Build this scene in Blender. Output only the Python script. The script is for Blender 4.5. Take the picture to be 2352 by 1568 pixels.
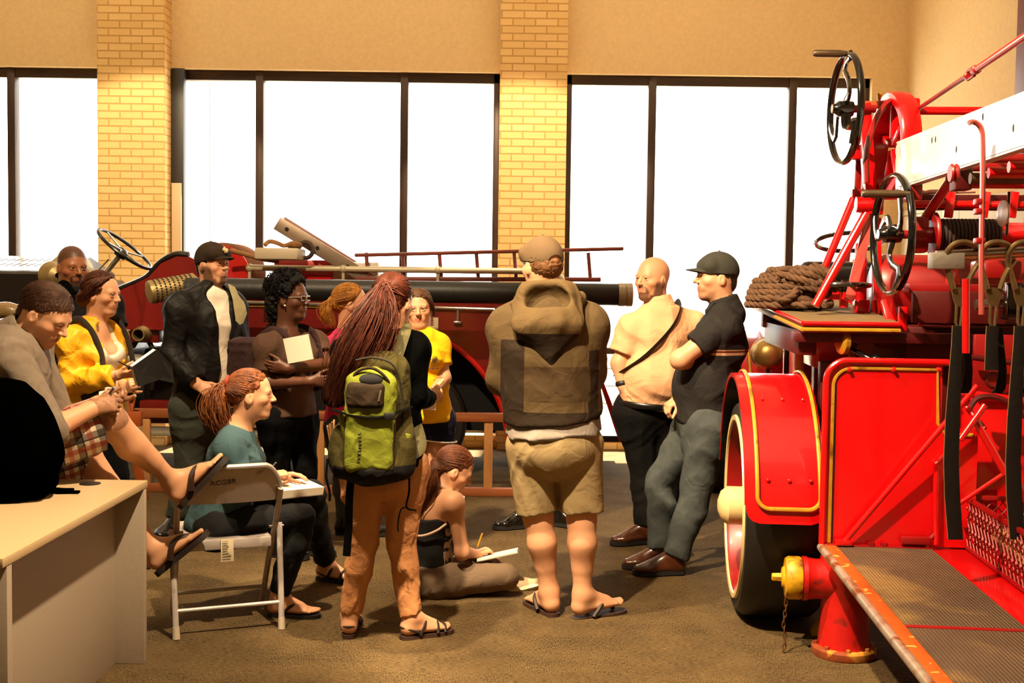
import bpy, bmesh, math, random
import numpy as np
from mathutils import Vector, Matrix
for _o in list(bpy.data.objects): bpy.data.objects.remove(_o)
SC = bpy.context.scene
COL = SC.collection
PI = math.pi
rad = math.radians
random.seed(7)

# ---------------------------------------------------------------- camera
FPX = 2660.0
CAM_H, PITCH, ROLL = 1.54, 2.9, 0.75
CAM_M = Matrix.Rotation(rad(90 - PITCH), 3, 'X') @ Matrix.Rotation(rad(ROLL), 3, 'Z')
cd = bpy.data.cameras.new('camera'); cam = bpy.data.objects.new('camera', cd); COL.objects.link(cam)
cd.sensor_width = 36.0; cd.lens = 36.0 * FPX / 2352; cd.clip_end = 200
cam.matrix_world = Matrix.Translation((0, 0, CAM_H)) @ CAM_M.to_4x4()
SC.camera = cam

# ---------------------------------------------------------------- exposure / colour
vs = SC.view_settings
SC.display_settings.display_device = 'sRGB'
vs.view_transform = 'Standard'; vs.look = 'None'; vs.gamma = 1.0; vs.use_curve_mapping = False
vs.exposure = 0.0
SC.cycles.use_denoising = True
SC.cycles.max_bounces = 8; SC.cycles.diffuse_bounces = 4; SC.cycles.glossy_bounces = 3
SC.cycles.transparent_max_bounces = 12
SC.cycles.sample_clamp_indirect = 6.0
SC.cycles.caustics_reflective = False; SC.cycles.caustics_refractive = False

# ---------------------------------------------------------------- daylight outside the windows
w = bpy.data.worlds.new('world'); SC.world = w; w.use_nodes = True
bg = w.node_tree.nodes['Background']
bg.inputs[0].default_value = (1.0, 0.97, 0.90, 1); bg.inputs[1].default_value = 7.0

sl = bpy.data.lights.new('sun', 'SUN'); sl.energy = 55; sl.angle = rad(1.5); sl.color = (1.0, 0.93, 0.78)
so_ = bpy.data.objects.new('sun', sl); COL.objects.link(so_); so_.location = (0, 20, 20); so_.rotation_euler = (rad(-19.5), 0, rad(-6))
def portal(name, x0, x1, z0, z1, y):
    l = bpy.data.lights.new(name, 'AREA'); l.shape = 'RECTANGLE'; l.size = x1 - x0; l.size_y = z1 - z0
    l.cycles.is_portal = True
    o = bpy.data.objects.new(name, l); COL.objects.link(o)
    o.location = ((x0 + x1) / 2, y, (z0 + z1) / 2); o.rotation_euler = (rad(-90), 0, 0)
portal('window_daylight', -7.0, 3.3, 0.1, 3.4, 11.15)

# ---------------------------------------------------------------- warm track lamps on the ceiling
def spot(name, loc, target, power, size=70, blend=0.35, col=(1.0, 0.70, 0.36), r=0.06):
    l = bpy.data.lights.new(name, 'SPOT'); l.energy = power; l.color = col
    l.spot_size = rad(size); l.spot_blend = blend; l.shadow_soft_size = r
    o = bpy.data.objects.new(name, l); COL.objects.link(o); o.location = loc
    o.rotation_euler = (Vector(target) - Vector(loc)).to_track_quat('-Z', 'Y').to_euler()
    return o
TUNG = (1.0, 0.76, 0.47)
spot('track_lamp', (-0.9, 2.6, 4.7), (1.7, 4.7, 0.7), 2500, 58, .3, TUNG)
spot('track_lamp', (0.3, 3.2, 4.7), (-1.8, 4.3, 0.7), 1700, 44, .3, TUNG)
spot('track_lamp', (-1.4, 4.0, 4.7), (0.35, 5.7, 0.7), 1450, 48, .4, TUNG)
spot('track_lamp', (-1.5, 4.2, 4.7), (-2.1, 7.0, 1.2), 1200, 58, .4, TUNG)
spot('track_lamp', (-2.6, 8.2, 4.75), (-3.5, 10.6, 1.3), 800, 52, .2, TUNG)
spot('track_lamp', (-0.2, 8.2, 4.75), (0.2, 10.6, 1.3), 900, 52, .2, TUNG)
spot('track_lamp', (2.4, 3.0, 4.75), (3.6, 8.0, 3.4), 130, 70, .6, TUNG)
def ceiling_area(loc, sx, sy, power, tilt=0.0):  # soft fill added under the ceiling, not a fixture of the room
    l = bpy.data.lights.new('ceiling_fill', 'AREA'); l.shape = 'RECTANGLE'; l.size = sx; l.size_y = sy
    l.energy = power; l.color = (1.0, 0.74, 0.44)
    o = bpy.data.objects.new('ceiling_fill', l); COL.objects.link(o); o.location = loc; o.rotation_euler = (tilt, 0, 0)
ceiling_area((-0.5, 3.0, 4.9), 5, 4, 35)
ceiling_area((-1.5, 8.9, 4.9), 9, .5, 115, rad(40))  # wash added to brighten the window wall

# ---------------------------------------------------------------- geometry of the view (used to place things at their depth)
def ray(px, py):
    d = CAM_M @ Vector(((px - 1176) / FPX, -(py - 784) / FPX, -1.0))
    return d
def P(px, py, Y):
    d = ray(px, py); t = Y / d.y
    return Vector((d.x * t, Y, CAM_H + d.z * t))
def onz(px, py, z):
    d = ray(px, py); t = (z - CAM_H) / d.z
    return Vector((d.x * t, d.y * t, z))
# ================================================================ materials
def lin(c):
    if isinstance(c, str):
        c = c.lstrip('#'); c = [int(c[i:i + 2], 16) / 255 for i in (0, 2, 4)]
    return tuple(((x / 12.92) if x <= 0.04045 else ((x + 0.055) / 1.055) ** 2.4) for x in c)
_mc = {}
def M(name, col, rough=.55, metal=0.0, spec=.5, var=0.0, vscale=6.0, bump=0.0, bscale=80.0, coat=0.0,
      fold=0.0, fscale=7.0, dirt=None, dscale=3.0, dlo=.55, dhi=.75, stretch=(1, 1, 1), sss=0.0):
    if name in _mc: return _mc[name]
    m = bpy.data.materials.new(name); m.use_nodes = True; _mc[name] = m
    nt = m.node_tree; N = nt.nodes; L = nt.links; b = N['Principled BSDF']
    c = lin(col); b.inputs['Base Color'].default_value = (*c, 1); b.inputs['Roughness'].default_value = rough
    b.inputs['Metallic'].default_value = metal; b.inputs['Specular IOR Level'].default_value = spec
    if coat: b.inputs['Coat Weight'].default_value = coat; b.inputs['Coat Roughness'].default_value = .08
    if sss:
        b.inputs['Subsurface Weight'].default_value = sss; b.inputs['Subsurface Radius'].default_value = (.012, .005, .003)
    m.diffuse_color = (*c, 1)
    need = var or bump or fold or dirt
    if need:
        tc = N.new('ShaderNodeTexCoord'); mp = N.new('ShaderNodeMapping'); mp.inputs['Scale'].default_value = stretch
        L.new(tc.outputs['Object'], mp.inputs[0])
        def noise(s, det=3, dist=0.0):
            n = N.new('ShaderNodeTexNoise'); n.inputs['Scale'].default_value = s; n.inputs['Detail'].default_value = det
            n.inputs['Distortion'].default_value = dist; L.new(mp.outputs[0], n.inputs['Vector']); return n
    if var:
        n = noise(vscale, 4); r = N.new('ShaderNodeMapRange'); r.inputs[1].default_value = .3; r.inputs[2].default_value = .7
        r.inputs[3].default_value = 1 - var; r.inputs[4].default_value = 1 + var; L.new(n.outputs[0], r.inputs[0])
        mx = N.new('ShaderNodeVectorMath'); mx.operation = 'SCALE'; mx.inputs[0].default_value = c
        L.new(r.outputs[0], mx.inputs['Scale']); L.new(mx.outputs[0], b.inputs['Base Color'])
    if dirt:
        n = noise(dscale, 6, .4); r = N.new('ShaderNodeMapRange'); r.inputs[1].default_value = dlo; r.inputs[2].default_value = dhi
        L.new(n.outputs[0], r.inputs[0]); mx = N.new('ShaderNodeMix'); mx.data_type = 'RGBA'
        L.new(r.outputs[0], mx.inputs[0]); mx.inputs[7].default_value = (*lin(dirt), 1)
        src = b.inputs['Base Color'].links[0].from_socket if b.inputs['Base Color'].links else None
        if src: L.new(src, mx.inputs[6])
        else: mx.inputs[6].default_value = (*c, 1)
        L.new(mx.outputs[2], b.inputs['Base Color'])
    last = None
    for st, sc_, det, dist, dd in ((fold, fscale, 2, 1.2, .02), (bump, bscale, 3, 0, .004)):
        if st:
            n = noise(sc_, det, dist); bp = N.new('ShaderNodeBump'); bp.inputs['Strength'].default_value = st
            bp.inputs['Distance'].default_value = dd; L.new(n.outputs[0], bp.inputs['Height'])
            if last: L.new(last.outputs[0], bp.inputs['Normal'])
            last = bp
    if last: L.new(last.outputs[0], b.inputs['Normal'])
    return m

# ================================================================ objects
def link(o, parent=None):
    COL.objects.link(o)
    if parent is not None: o.parent = parent
    return o
def tag(o, label=None, cat=None, group=None, kind=None):
    if label: o['label'] = label
    if cat: o['category'] = cat
    if group: o['group'] = group
    if kind: o['kind'] = kind
    return o
def empty(name, loc=(0, 0, 0), rz=0.0, label=None, cat=None, group=None, kind=None):
    o = bpy.data.objects.new(name, None); o.empty_display_size = .1; link(o); o.location = loc; o.rotation_euler = (0, 0, rz)
    return tag(o, label, cat, group, kind)
def copy_tree(o, parent=None):
    c = o.copy(); COL.objects.link(c); c.parent = parent
    for ch in list(o.children): copy_tree(ch, c)
    return c

class MB:
    """collects vertices and faces of ONE mesh"""
    def __init__(s): s.v = []; s.f = []; s.m = []
    def add(s, vs, fs, mi=0, M4=None):
        n = len(s.v)
        if M4 is not None: vs = [M4 @ Vector(v) for v in vs]
        s.v += [tuple(v) for v in vs]; s.f += [tuple(i + n for i in f) for f in fs]; s.m += [mi] * len(fs); return s
    def box(s, a, b, bev=0.0, mi=0, M4=None, seg=2):
        a = Vector(a); b = Vector(b)
        lo = [min(a[i], b[i]) for i in range(3)]; hi = [max(a[i], b[i]) for i in range(3)]
        bm = bmesh.new(); bmesh.ops.create_cube(bm, size=1)
        for v in bm.verts: v.co = Vector([(lo[i] + hi[i]) / 2 + v.co[i] * (hi[i] - lo[i]) for i in range(3)])
        if bev: 
            bev = min(bev, .49 * min(hi[i] - lo[i] for i in range(3)))
            bmesh.ops.bevel(bm, geom=bm.edges[:], offset=bev, segments=seg, affect='EDGES', profile=.5)
        bm.verts.index_update()
        s.add([v.co.copy() for v in bm.verts], [[v.index for v in f.verts] for f in bm.faces], mi, M4); bm.free(); return s
    def beam(s, a, b, w, h, up=(0, 0, 1), bev=0.0, mi=0):
        """box from a to b, w across, h along up"""
        a = Vector(a); b = Vector(b); d = b - a; L = d.length; y = d.normalized(); z = Vector(up); z = (z - y * z.dot(y)).normalized(); x = y.cross(z)
        R = Matrix((x, y, z)).transposed().to_4x4(); R.translation = a
        return s.box((-w / 2, 0, -h / 2), (w / 2, L, h / 2), bev, mi, R)
    def tube(s, pts, r, n=10, closed=False, mi=0, flat=None, up=None):
        """tube of radius r (number or list) along pts; flat=(a,b) multiplies the two cross radii"""
        pts = [Vector(p) for p in pts]; k = len(pts); rs = r if hasattr(r, '__len__') else [r] * k
        T = []
        for i in range(k):
            if closed: t = pts[(i + 1) % k] - pts[i - 1]
            else: t = pts[min(i + 1, k - 1)] - pts[max(i - 1, 0)]
            T.append(t.normalized() if t.length > 1e-9 else Vector((0, 0, 1)))
        u = Vector(up) if up is not None else (Vector((0, 0, 1)) if abs(T[0].z) < .9 else Vector((1, 0, 0)))
        vs = []; fa, fb = flat or (1, 1)
        for i in range(k):
            u = (u - T[i] * u.dot(T[i]));
            u = u.normalized() if u.length > 1e-6 else T[i].orthogonal().normalized()
            w_ = T[i].cross(u)
            for j in range(n):
                a = 2 * PI * j / n; vs.append(pts[i] + (u * math.cos(a) * fa + w_ * math.sin(a) * fb) * rs[i])
            if up is not None: u = Vector(up)
        fs = []
        for i in range(k if closed else k - 1):
            for j in range(n):
                fs.append((i * n + j, i * n + (j + 1) % n, ((i + 1) % k) * n + (j + 1) % n, ((i + 1) % k) * n + j))
        if not closed: fs += [tuple(range(n))[::-1], tuple(range((k - 1) * n, k * n))]
        return s.add(vs, fs, mi)
    def cyl(s, a, b, r, r2=None, n=20, mi=0): return s.tube([a, b], [r, r if r2 is None else r2], n, mi=mi)
    def lathe(s, prof, a=(0, 0, 0), ax=(0, 0, 1), n=32, mi=0, close=True):
        """prof: (radius, height) pairs turned about axis ax from point a"""
        ax = Vector(ax).normalized(); u = ax.orthogonal().normalized(); w_ = ax.cross(u); a = Vector(a); k = len(prof); vs = []
        for r, h in prof:
            for j in range(n):
                t = 2 * PI * j / n; vs.append(a + ax * h + (u * math.cos(t) + w_ * math.sin(t)) * r)
        fs = [(i * n + j, i * n + (j + 1) % n, (i + 1) * n + (j + 1) % n, (i + 1) * n + j) for i in range(k - 1) for j in range(n)]
        if close: fs += [tuple(range(n))[::-1], tuple(range((k - 1) * n, k * n))]
        return s.add(vs, fs, mi)
    def torus(s, c, ax, R, r, n=40, m=10, mi=0, a0=0.0, a1=2 * PI, flat=None, u=None):
        ax = Vector(ax).normalized(); u = Vector(u).normalized() if u is not None else ax.orthogonal().normalized(); w_ = ax.cross(u); c = Vector(c)
        full = abs(a1 - a0 - 2 * PI) < 1e-6; k = n if full else n + 1
        pts = [c + (u * math.cos(a0 + (a1 - a0) * i / n) + w_ * math.sin(a0 + (a1 - a0) * i / n)) * R for i in range(k)]
        return s.tube(pts, r, m, closed=full, mi=mi, flat=flat, up=None if flat is None else ax)
    def ball(s, c, r, n=14, m=10, mi=0, sc_=(1, 1, 1), M4=None):
        vs = []; c = Vector(c)
        for i in range(m + 1):
            th = PI * i / m
            for j in range(n):
                ph = 2 * PI * j / n; vs.append(c + Vector((math.sin(th) * math.cos(ph) * sc_[0], math.sin(th) * math.sin(ph) * sc_[1], math.cos(th) * sc_[2])) * r)
        fs = [(i * n + j, (i + 1) * n + j, (i + 1) * n + (j + 1) % n, i * n + (j + 1) % n) for i in range(m) for j in range(n)]
        return s.add(vs, fs, mi, M4)
    def prism(s, poly, ax, mi=0):
        """closed polygon (3-D points) pushed along vector ax"""
        n = len(poly); p = [Vector(q) for q in poly]; ax = Vector(ax)
        vs = p + [q + ax for q in p]
        fs = [tuple(range(n))[::-1], tuple(range(n, 2 * n))] + [(i, (i + 1) % n, n + (i + 1) % n, n + i) for i in range(n)]
        return s.add(vs, fs, mi)
    def sheet(s, rows, th=None, mi=0):
        """grid of points (rows of equal length); th = thickness"""
        R = len(rows); C_ = len(rows[0]); V = [Vector(p) for r in rows for p in r]
        F = [(i * C_ + j, i * C_ + j + 1, (i + 1) * C_ + j + 1, (i + 1) * C_ + j) for i in range(R - 1) for j in range(C_ - 1)]
        if th:
            nr = [Vector() for _ in V]
            for f in F:
                nn = (V[f[1]] - V[f[0]]).cross(V[f[3]] - V[f[0]])
                for i in f: nr[i] += nn
            n = len(V); V2 = [V[i] - nr[i].normalized() * th for i in range(n)]
            F2 = [tuple(i + n for i in f[::-1]) for f in F]; E = []
            bd = [j for j in range(C_)] + [i * C_ + C_ - 1 for i in range(1, R)] + [(R - 1) * C_ + j for j in range(C_ - 2, -1, -1)] + [i * C_ for i in range(R - 2, 0, -1)]
            for a, b in zip(bd, bd[1:] + bd[:1]): E.append((b, a, a + n, b + n))
            return s.add(V + V2, F + F2 + E, mi)
        return s.add(V, F, mi)
    def build(s, name, mats, parent=None, smooth=35, loc=None):
        me = bpy.data.meshes.new(name); me.from_pydata(s.v, [], s.f)
        for m in (mats if isinstance(mats, (list, tuple)) else [mats]): me.materials.append(m)
        if any(s.m): me.polygons.foreach_set('material_index', s.m)
        bm = bmesh.new(); bm.from_mesh(me); bmesh.ops.recalc_face_normals(bm, faces=bm.faces[:]); bm.to_mesh(me); bm.free()
        if smooth:
            me.polygons.foreach_set('use_smooth', [True] * len(me.polygons)); me.set_sharp_from_angle(angle=rad(smooth))
        me.update(); o = bpy.data.objects.new(name, me); link(o, parent)
        if loc is not None: o.location = loc
        return o

def arc(c, R, a0, a1, n, u, v):
    c = Vector(c); u = Vector(u); v = Vector(v)
    return [c + (u * math.cos(a0 + (a1 - a0) * i / n) + v * math.sin(a0 + (a1 - a0) * i / n)) * R for i in range(n + 1)]
def spline(pts, n=8):
    """Catmull-Rom through pts"""
    p = [Vector(q) for q in pts]; p = [p[0] * 2 - p[1]] + p + [p[-1] * 2 - p[-2]]; out = []
    for i in range(1, len(p) - 2):
        for j in range(n):
            t = j / n; a, b, c, d = p[i - 1:i + 3]
            out.append(.5 * ((2 * b) + (c - a) * t + (2 * a - 5 * b + 4 * c - d) * t * t + (3 * b - a - 3 * c + d) * t ** 3))
    return out + [p[-2]]
def text_mesh(txt, size, ext, mat, parent, M4, name='lettering', align='CENTER'):
    cu = bpy.data.curves.new(name, 'FONT'); cu.body = txt; cu.size = size; cu.extrude = ext; cu.align_x = align; cu.align_y = 'CENTER'
    t = bpy.data.objects.new('tmp', cu); COL.objects.link(t)
    dg = bpy.context.evaluated_depsgraph_get(); me = bpy.data.meshes.new_from_object(t.evaluated_get(dg)); bpy.data.objects.remove(t)
    me.transform(M4); me.materials.clear(); me.materials.append(mat); me.name = name
    return link(bpy.data.objects.new(name, me), parent)

# ================================================================ soft bodies from distance fields
def V3(a): return np.array([a[0], a[1], a[2]], dtype=np.float32)
def _norm(a): return a / max(1e-9, float(np.linalg.norm(a)))
def rc(a, b, ra, rb=None, k=.02, cut=(), op='add'):
    return dict(t='rc', a=V3(a), b=V3(b), ra=ra, rb=ra if rb is None else rb, k=k, cut=cut, op=op)
def ec(a, b, ra, rb, side, k=.03, cut=(), op='add'):
    """tapered capsule of elliptical section: radii (along side, across)"""
    return dict(t='ec', a=V3(a), b=V3(b), ra=ra, rb=rb, side=V3(side), k=k, cut=cut, op=op)
def el(c, r, R=None, k=.02, cut=(), op='add'):
    return dict(t='el', c=V3(c), r=V3(r), R=np.eye(3, dtype=np.float32) if R is None else np.array(R, dtype=np.float32), k=k, cut=cut, op=op)
def bx(c, h, R=None, rnd=.01, k=.02, cut=(), op='add'):
    return dict(t='bx', c=V3(c), h=V3(h), R=np.eye(3, dtype=np.float32) if R is None else np.array(R, dtype=np.float32), rnd=rnd, k=k, cut=cut, op=op)
def _bounds(p):
    if p['t'] in ('rc', 'ec'):
        r = max(p['ra'], p['rb']) if p['t'] == 'rc' else max(*p['ra'], *p['rb'])
        return np.minimum(p['a'], p['b']) - r, np.maximum(p['a'], p['b']) + r
    r = float(p['r'].max()) if p['t'] == 'el' else float(np.linalg.norm(p['h'])) + p['rnd']
    return p['c'] - r, p['c'] + r
def _eval(p, X):
    t = p['t']
    if t == 'rc':
        ab = p['b'] - p['a']; L2 = float(ab @ ab) + 1e-12; q = X - p['a']; h = np.clip((q @ ab) / L2, 0, 1)
        d = np.sqrt(((q - h[..., None] * ab) ** 2).sum(-1)) - (p['ra'] + (p['rb'] - p['ra']) * h)
    elif t == 'ec':
        ab = p['b'] - p['a']; L = float(np.linalg.norm(ab)) + 1e-9; u = ab / L; s = p['side'] - u * float(p['side'] @ u); s = _norm(s); f = np.cross(u, s)
        q = X - p['a']; z = q @ u; h = np.clip(z / L, 0, 1); z = z - h * L; x = q @ s; y = q @ f
        rx = p['ra'][0] + (p['rb'][0] - p['ra'][0]) * h; ry = p['ra'][1] + (p['rb'][1] - p['ra'][1]) * h; rz = np.minimum(rx, ry)
        k0 = np.sqrt((x / rx) ** 2 + (y / ry) ** 2 + (z / rz) ** 2); k1 = np.sqrt((x / rx ** 2) ** 2 + (y / ry ** 2) ** 2 + (z / rz ** 2) ** 2) + 1e-9
        d = np.where(k0 < .05, -rz, k0 * (k0 - 1) / k1)
    elif t == 'el':
        q = (X - p['c']) @ p['R']; k0 = np.sqrt(((q / p['r']) ** 2).sum(-1)); k1 = np.sqrt(((q / p['r'] ** 2) ** 2).sum(-1)) + 1e-9
        d = np.where(k0 < .05, -float(p['r'].min()), k0 * (k0 - 1) / k1)
    else:
        q = np.abs((X - p['c']) @ p['R']) - p['h']; d = np.sqrt((np.maximum(q, 0) ** 2).sum(-1)) + np.minimum(q.max(-1), 0) - p['rnd']
    for c, n in p['cut']:
        d = np.maximum(d, (X - V3(c)) @ _norm(V3(n)))
    return d.astype(np.float32)
def field(prims, vox, lo=None, hi=None, warp=None, pad=2):
    B = [_bounds(p) for p in prims if p['op'] == 'add']
    blo = np.min([b[0] for b in B], axis=0); bhi = np.max([b[1] for b in B], axis=0)
    if lo is not None: blo = np.maximum(blo, lo); bhi = np.minimum(bhi, hi)
    blo = np.floor(blo / vox - pad) * vox; n = np.ceil((bhi - blo) / vox + pad).astype(int) + 1
    F = np.full(n, 1.0, dtype=np.float32)
    gx = [blo[i] + vox * np.arange(n[i], dtype=np.float32) for i in range(3)]
    for p in prims:
        l, h = _bounds(p); mg = p['k'] + 3 * vox
        i0 = np.clip(np.floor((l - mg - blo) / vox).astype(int), 0, n); i1 = np.clip(np.ceil((h + mg - blo) / vox).astype(int) + 1, 0, n)
        if (i1 <= i0).any(): continue
        sl = tuple(slice(i0[i], i1[i]) for i in range(3))
        X = np.stack(np.meshgrid(*[gx[i][sl[i]] for i in range(3)], indexing='ij'), -1)
        d = _eval(p, X); f = F[sl]; k = max(p['k'], 1e-4)
        if p['op'] == 'add':
            hh = np.maximum(k - np.abs(f - d), 0) / k; F[sl] = np.minimum(f, d) - hh * hh * k * .25
        elif p['op'] == 'sub':
            d = -d; hh = np.maximum(k - np.abs(f - d), 0) / k; F[sl] = np.maximum(f, d) + hh * hh * k * .25
    if warp is not None:
        band = np.nonzero(np.abs(F) < .05)
        X = np.stack([gx[i][band[i]] for i in range(3)], -1); F[band] += warp(X).astype(np.float32)
    return F, blo, gx
def nets(F, blo, vox):
    F[0] = F[-1] = 1; F[:, 0] = F[:, -1] = 1; F[:, :, 0] = F[:, :, -1] = 1
    ins = F < 0; n = F.shape
    c = np.zeros((n[0] - 1, n[1] - 1, n[2] - 1), np.uint8)
    for i in (0, 1):
        for j in (0, 1):
            for k in (0, 1): c += ins[i:n[0] - 1 + i, j:n[1] - 1 + j, k:n[2] - 1 + k]
    act = np.nonzero((c > 0) & (c < 8)); A = np.stack(act, -1)
    if not len(A): return np.zeros((0, 3)), np.zeros((0, 4), int)
    idx = np.full(c.shape, -1, np.int32); idx[act] = np.arange(len(A))
    S = np.zeros((len(A), 3), np.float32); W = np.zeros(len(A), np.float32)
    co = [(i, j, k) for i in (0, 1) for j in (0, 1) for k in (0, 1)]
    val = {o: F[A[:, 0] + o[0], A[:, 1] + o[1], A[:, 2] + o[2]] for o in co}
    for o in co:
        for ax in range(3):
            if o[ax] == 0:
                o2 = list(o); o2[ax] = 1; a = val[o]; b = val[tuple(o2)]; x = (a < 0) != (b < 0)
                t = np.where(x, a / np.where(x, a - b, 1), 0); pt = np.zeros((len(A), 3), np.float32); pt[:] = o; pt[:, ax] += t
                S += pt * x[:, None]; W += x
    V = (A + S / W[:, None]) * vox + blo
    Q = []
    for ax in range(3):
        a = [slice(None)] * 3; b = [slice(None)] * 3; a[ax] = slice(0, -1); b[ax] = slice(1, None)
        x = ins[tuple(a)] != ins[tuple(b)]; e = np.stack(np.nonzero(x), -1); u, v = [(1, 2), (2, 0), (0, 1)][ax]
        e = e[(e[:, u] > 0) & (e[:, v] > 0)]
        q = []
        for du, dv in ((1, 1), (0, 1), (0, 0), (1, 0)):
            g = e.copy(); g[:, u] -= du; g[:, v] -= dv; g = np.minimum(g, np.array(c.shape) - 1); q.append(idx[g[:, 0], g[:, 1], g[:, 2]])
        q = np.stack(q, -1); flip = ins[e[:, 0], e[:, 1], e[:, 2]]; q[~flip] = q[~flip][:, ::-1]; Q.append(q)
    Q = np.concatenate(Q); Q = Q[(Q >= 0).all(1)]
    return V, Q
def sdf_surface(prims, vox, lo=None, hi=None, warp=None, keep=None, drop=None):
    """keep: list of (centre, radius) balls outside which nothing is kept; drop: balls removed"""
    F, blo, gx = field(prims, vox, lo, hi, warp)
    if keep or drop:
        X = np.stack(np.meshgrid(*gx, indexing='ij'), -1)
        if keep:
            d = np.min([np.sqrt(((X - V3(c)) ** 2).sum(-1)) - r for c, r in keep], axis=0); F = np.maximum(F, d)
        for c, r in (drop or ()):
            F = np.maximum(F, r - np.sqrt(((X - V3(c)) ** 2).sum(-1)))
    return nets(F, blo, vox)
def mesh_np(name, V, Q, mats, parent=None, origin=None, fmat=None, smooth=True):
    me = bpy.data.meshes.new(name); V = np.asarray(V, np.float32)
    if origin is not None: V = V - V3(origin)
    Q = np.asarray(Q, np.int32); k = Q.shape[1] if len(Q) else 4
    me.vertices.add(len(V)); me.vertices.foreach_set('co', V.ravel()); me.loops.add(Q.size); me.loops.foreach_set('vertex_index', Q.ravel())
    me.polygons.add(len(Q)); me.polygons.foreach_set('loop_start', np.arange(len(Q), dtype=np.int32) * k)
    for m in (mats if isinstance(mats, (list, tuple)) else [mats]): me.materials.append(m)
    if fmat is not None:
        cen = (V if origin is None else V + V3(origin))[Q].mean(1); me.polygons.foreach_set('material_index', fmat(cen).astype(np.int32))
    me.polygons.foreach_set('use_smooth', np.full(len(Q), smooth)); me.update(calc_edges=True); me.validate()
    return link(bpy.data.objects.new(name, me), parent)
def wrinkle(amp, f, seed, dirs=5, stretch=(1, 1, 1)):
    rs = np.random.RandomState(seed); D = rs.normal(size=(dirs, 3)) * np.array(stretch); D /= np.linalg.norm(D, axis=1)[:, None]
    ph = rs.uniform(0, 6.28, dirs); D2 = rs.normal(size=(dirs, 3)); D2 /= np.linalg.norm(D2, axis=1)[:, None]
    def fn(X):
        o = np.zeros(len(X))
        for i in range(dirs):
            g = f * (.6 + .25 * i); w2 = np.sin((X @ D2[i]) * g * .45 + ph[i]) * 1.7
            o += (1 - np.abs(np.sin((X @ D[i]) * g * .5 + ph[i] + w2)) * 2) / dirs * (1 + .8 * np.sin(X @ D2[i] * g * .3 + 2 * ph[i]))
        return -o * amp * 1.6
    return fn

def panel_mat(name, col, panels, **kw):
    """cloth sewn from panels: (x0, x1, y0, y1, z0, z1, colour) boxes in the garment's own coordinates"""
    m = M(name, col, **kw); N = m.node_tree.nodes; L = m.node_tree.links; b = N['Principled BSDF']
    tc = N.new('ShaderNodeTexCoord'); sp = N.new('ShaderNodeSeparateXYZ'); L.new(tc.outputs['Object'], sp.inputs[0])
    src = b.inputs['Base Color'].links[0].from_socket if b.inputs['Base Color'].links else None
    for pn in panels:
        fac = None
        for ax in range(3):
            for lo, val in ((1, pn[2 * ax]), (0, pn[2 * ax + 1])):
                if val is None: continue
                c = N.new('ShaderNodeMath'); c.operation = 'GREATER_THAN' if lo else 'LESS_THAN'; L.new(sp.outputs[ax], c.inputs[0]); c.inputs[1].default_value = val
                if fac is None: fac = c.outputs[0]
                else:
                    q = N.new('ShaderNodeMath'); q.operation = 'MULTIPLY'; L.new(fac, q.inputs[0]); L.new(c.outputs[0], q.inputs[1]); fac = q.outputs[0]
        mx = N.new('ShaderNodeMix'); mx.data_type = 'RGBA'; L.new(fac, mx.inputs[0]); mx.inputs[7].default_value = (*lin(pn[6]), 1)
        if src is not None: L.new(src, mx.inputs[6])
        else: mx.inputs[6].default_value = (*lin(col), 1)
        src = mx.outputs[2]
    L.new(src, b.inputs['Base Color']); return m
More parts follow.
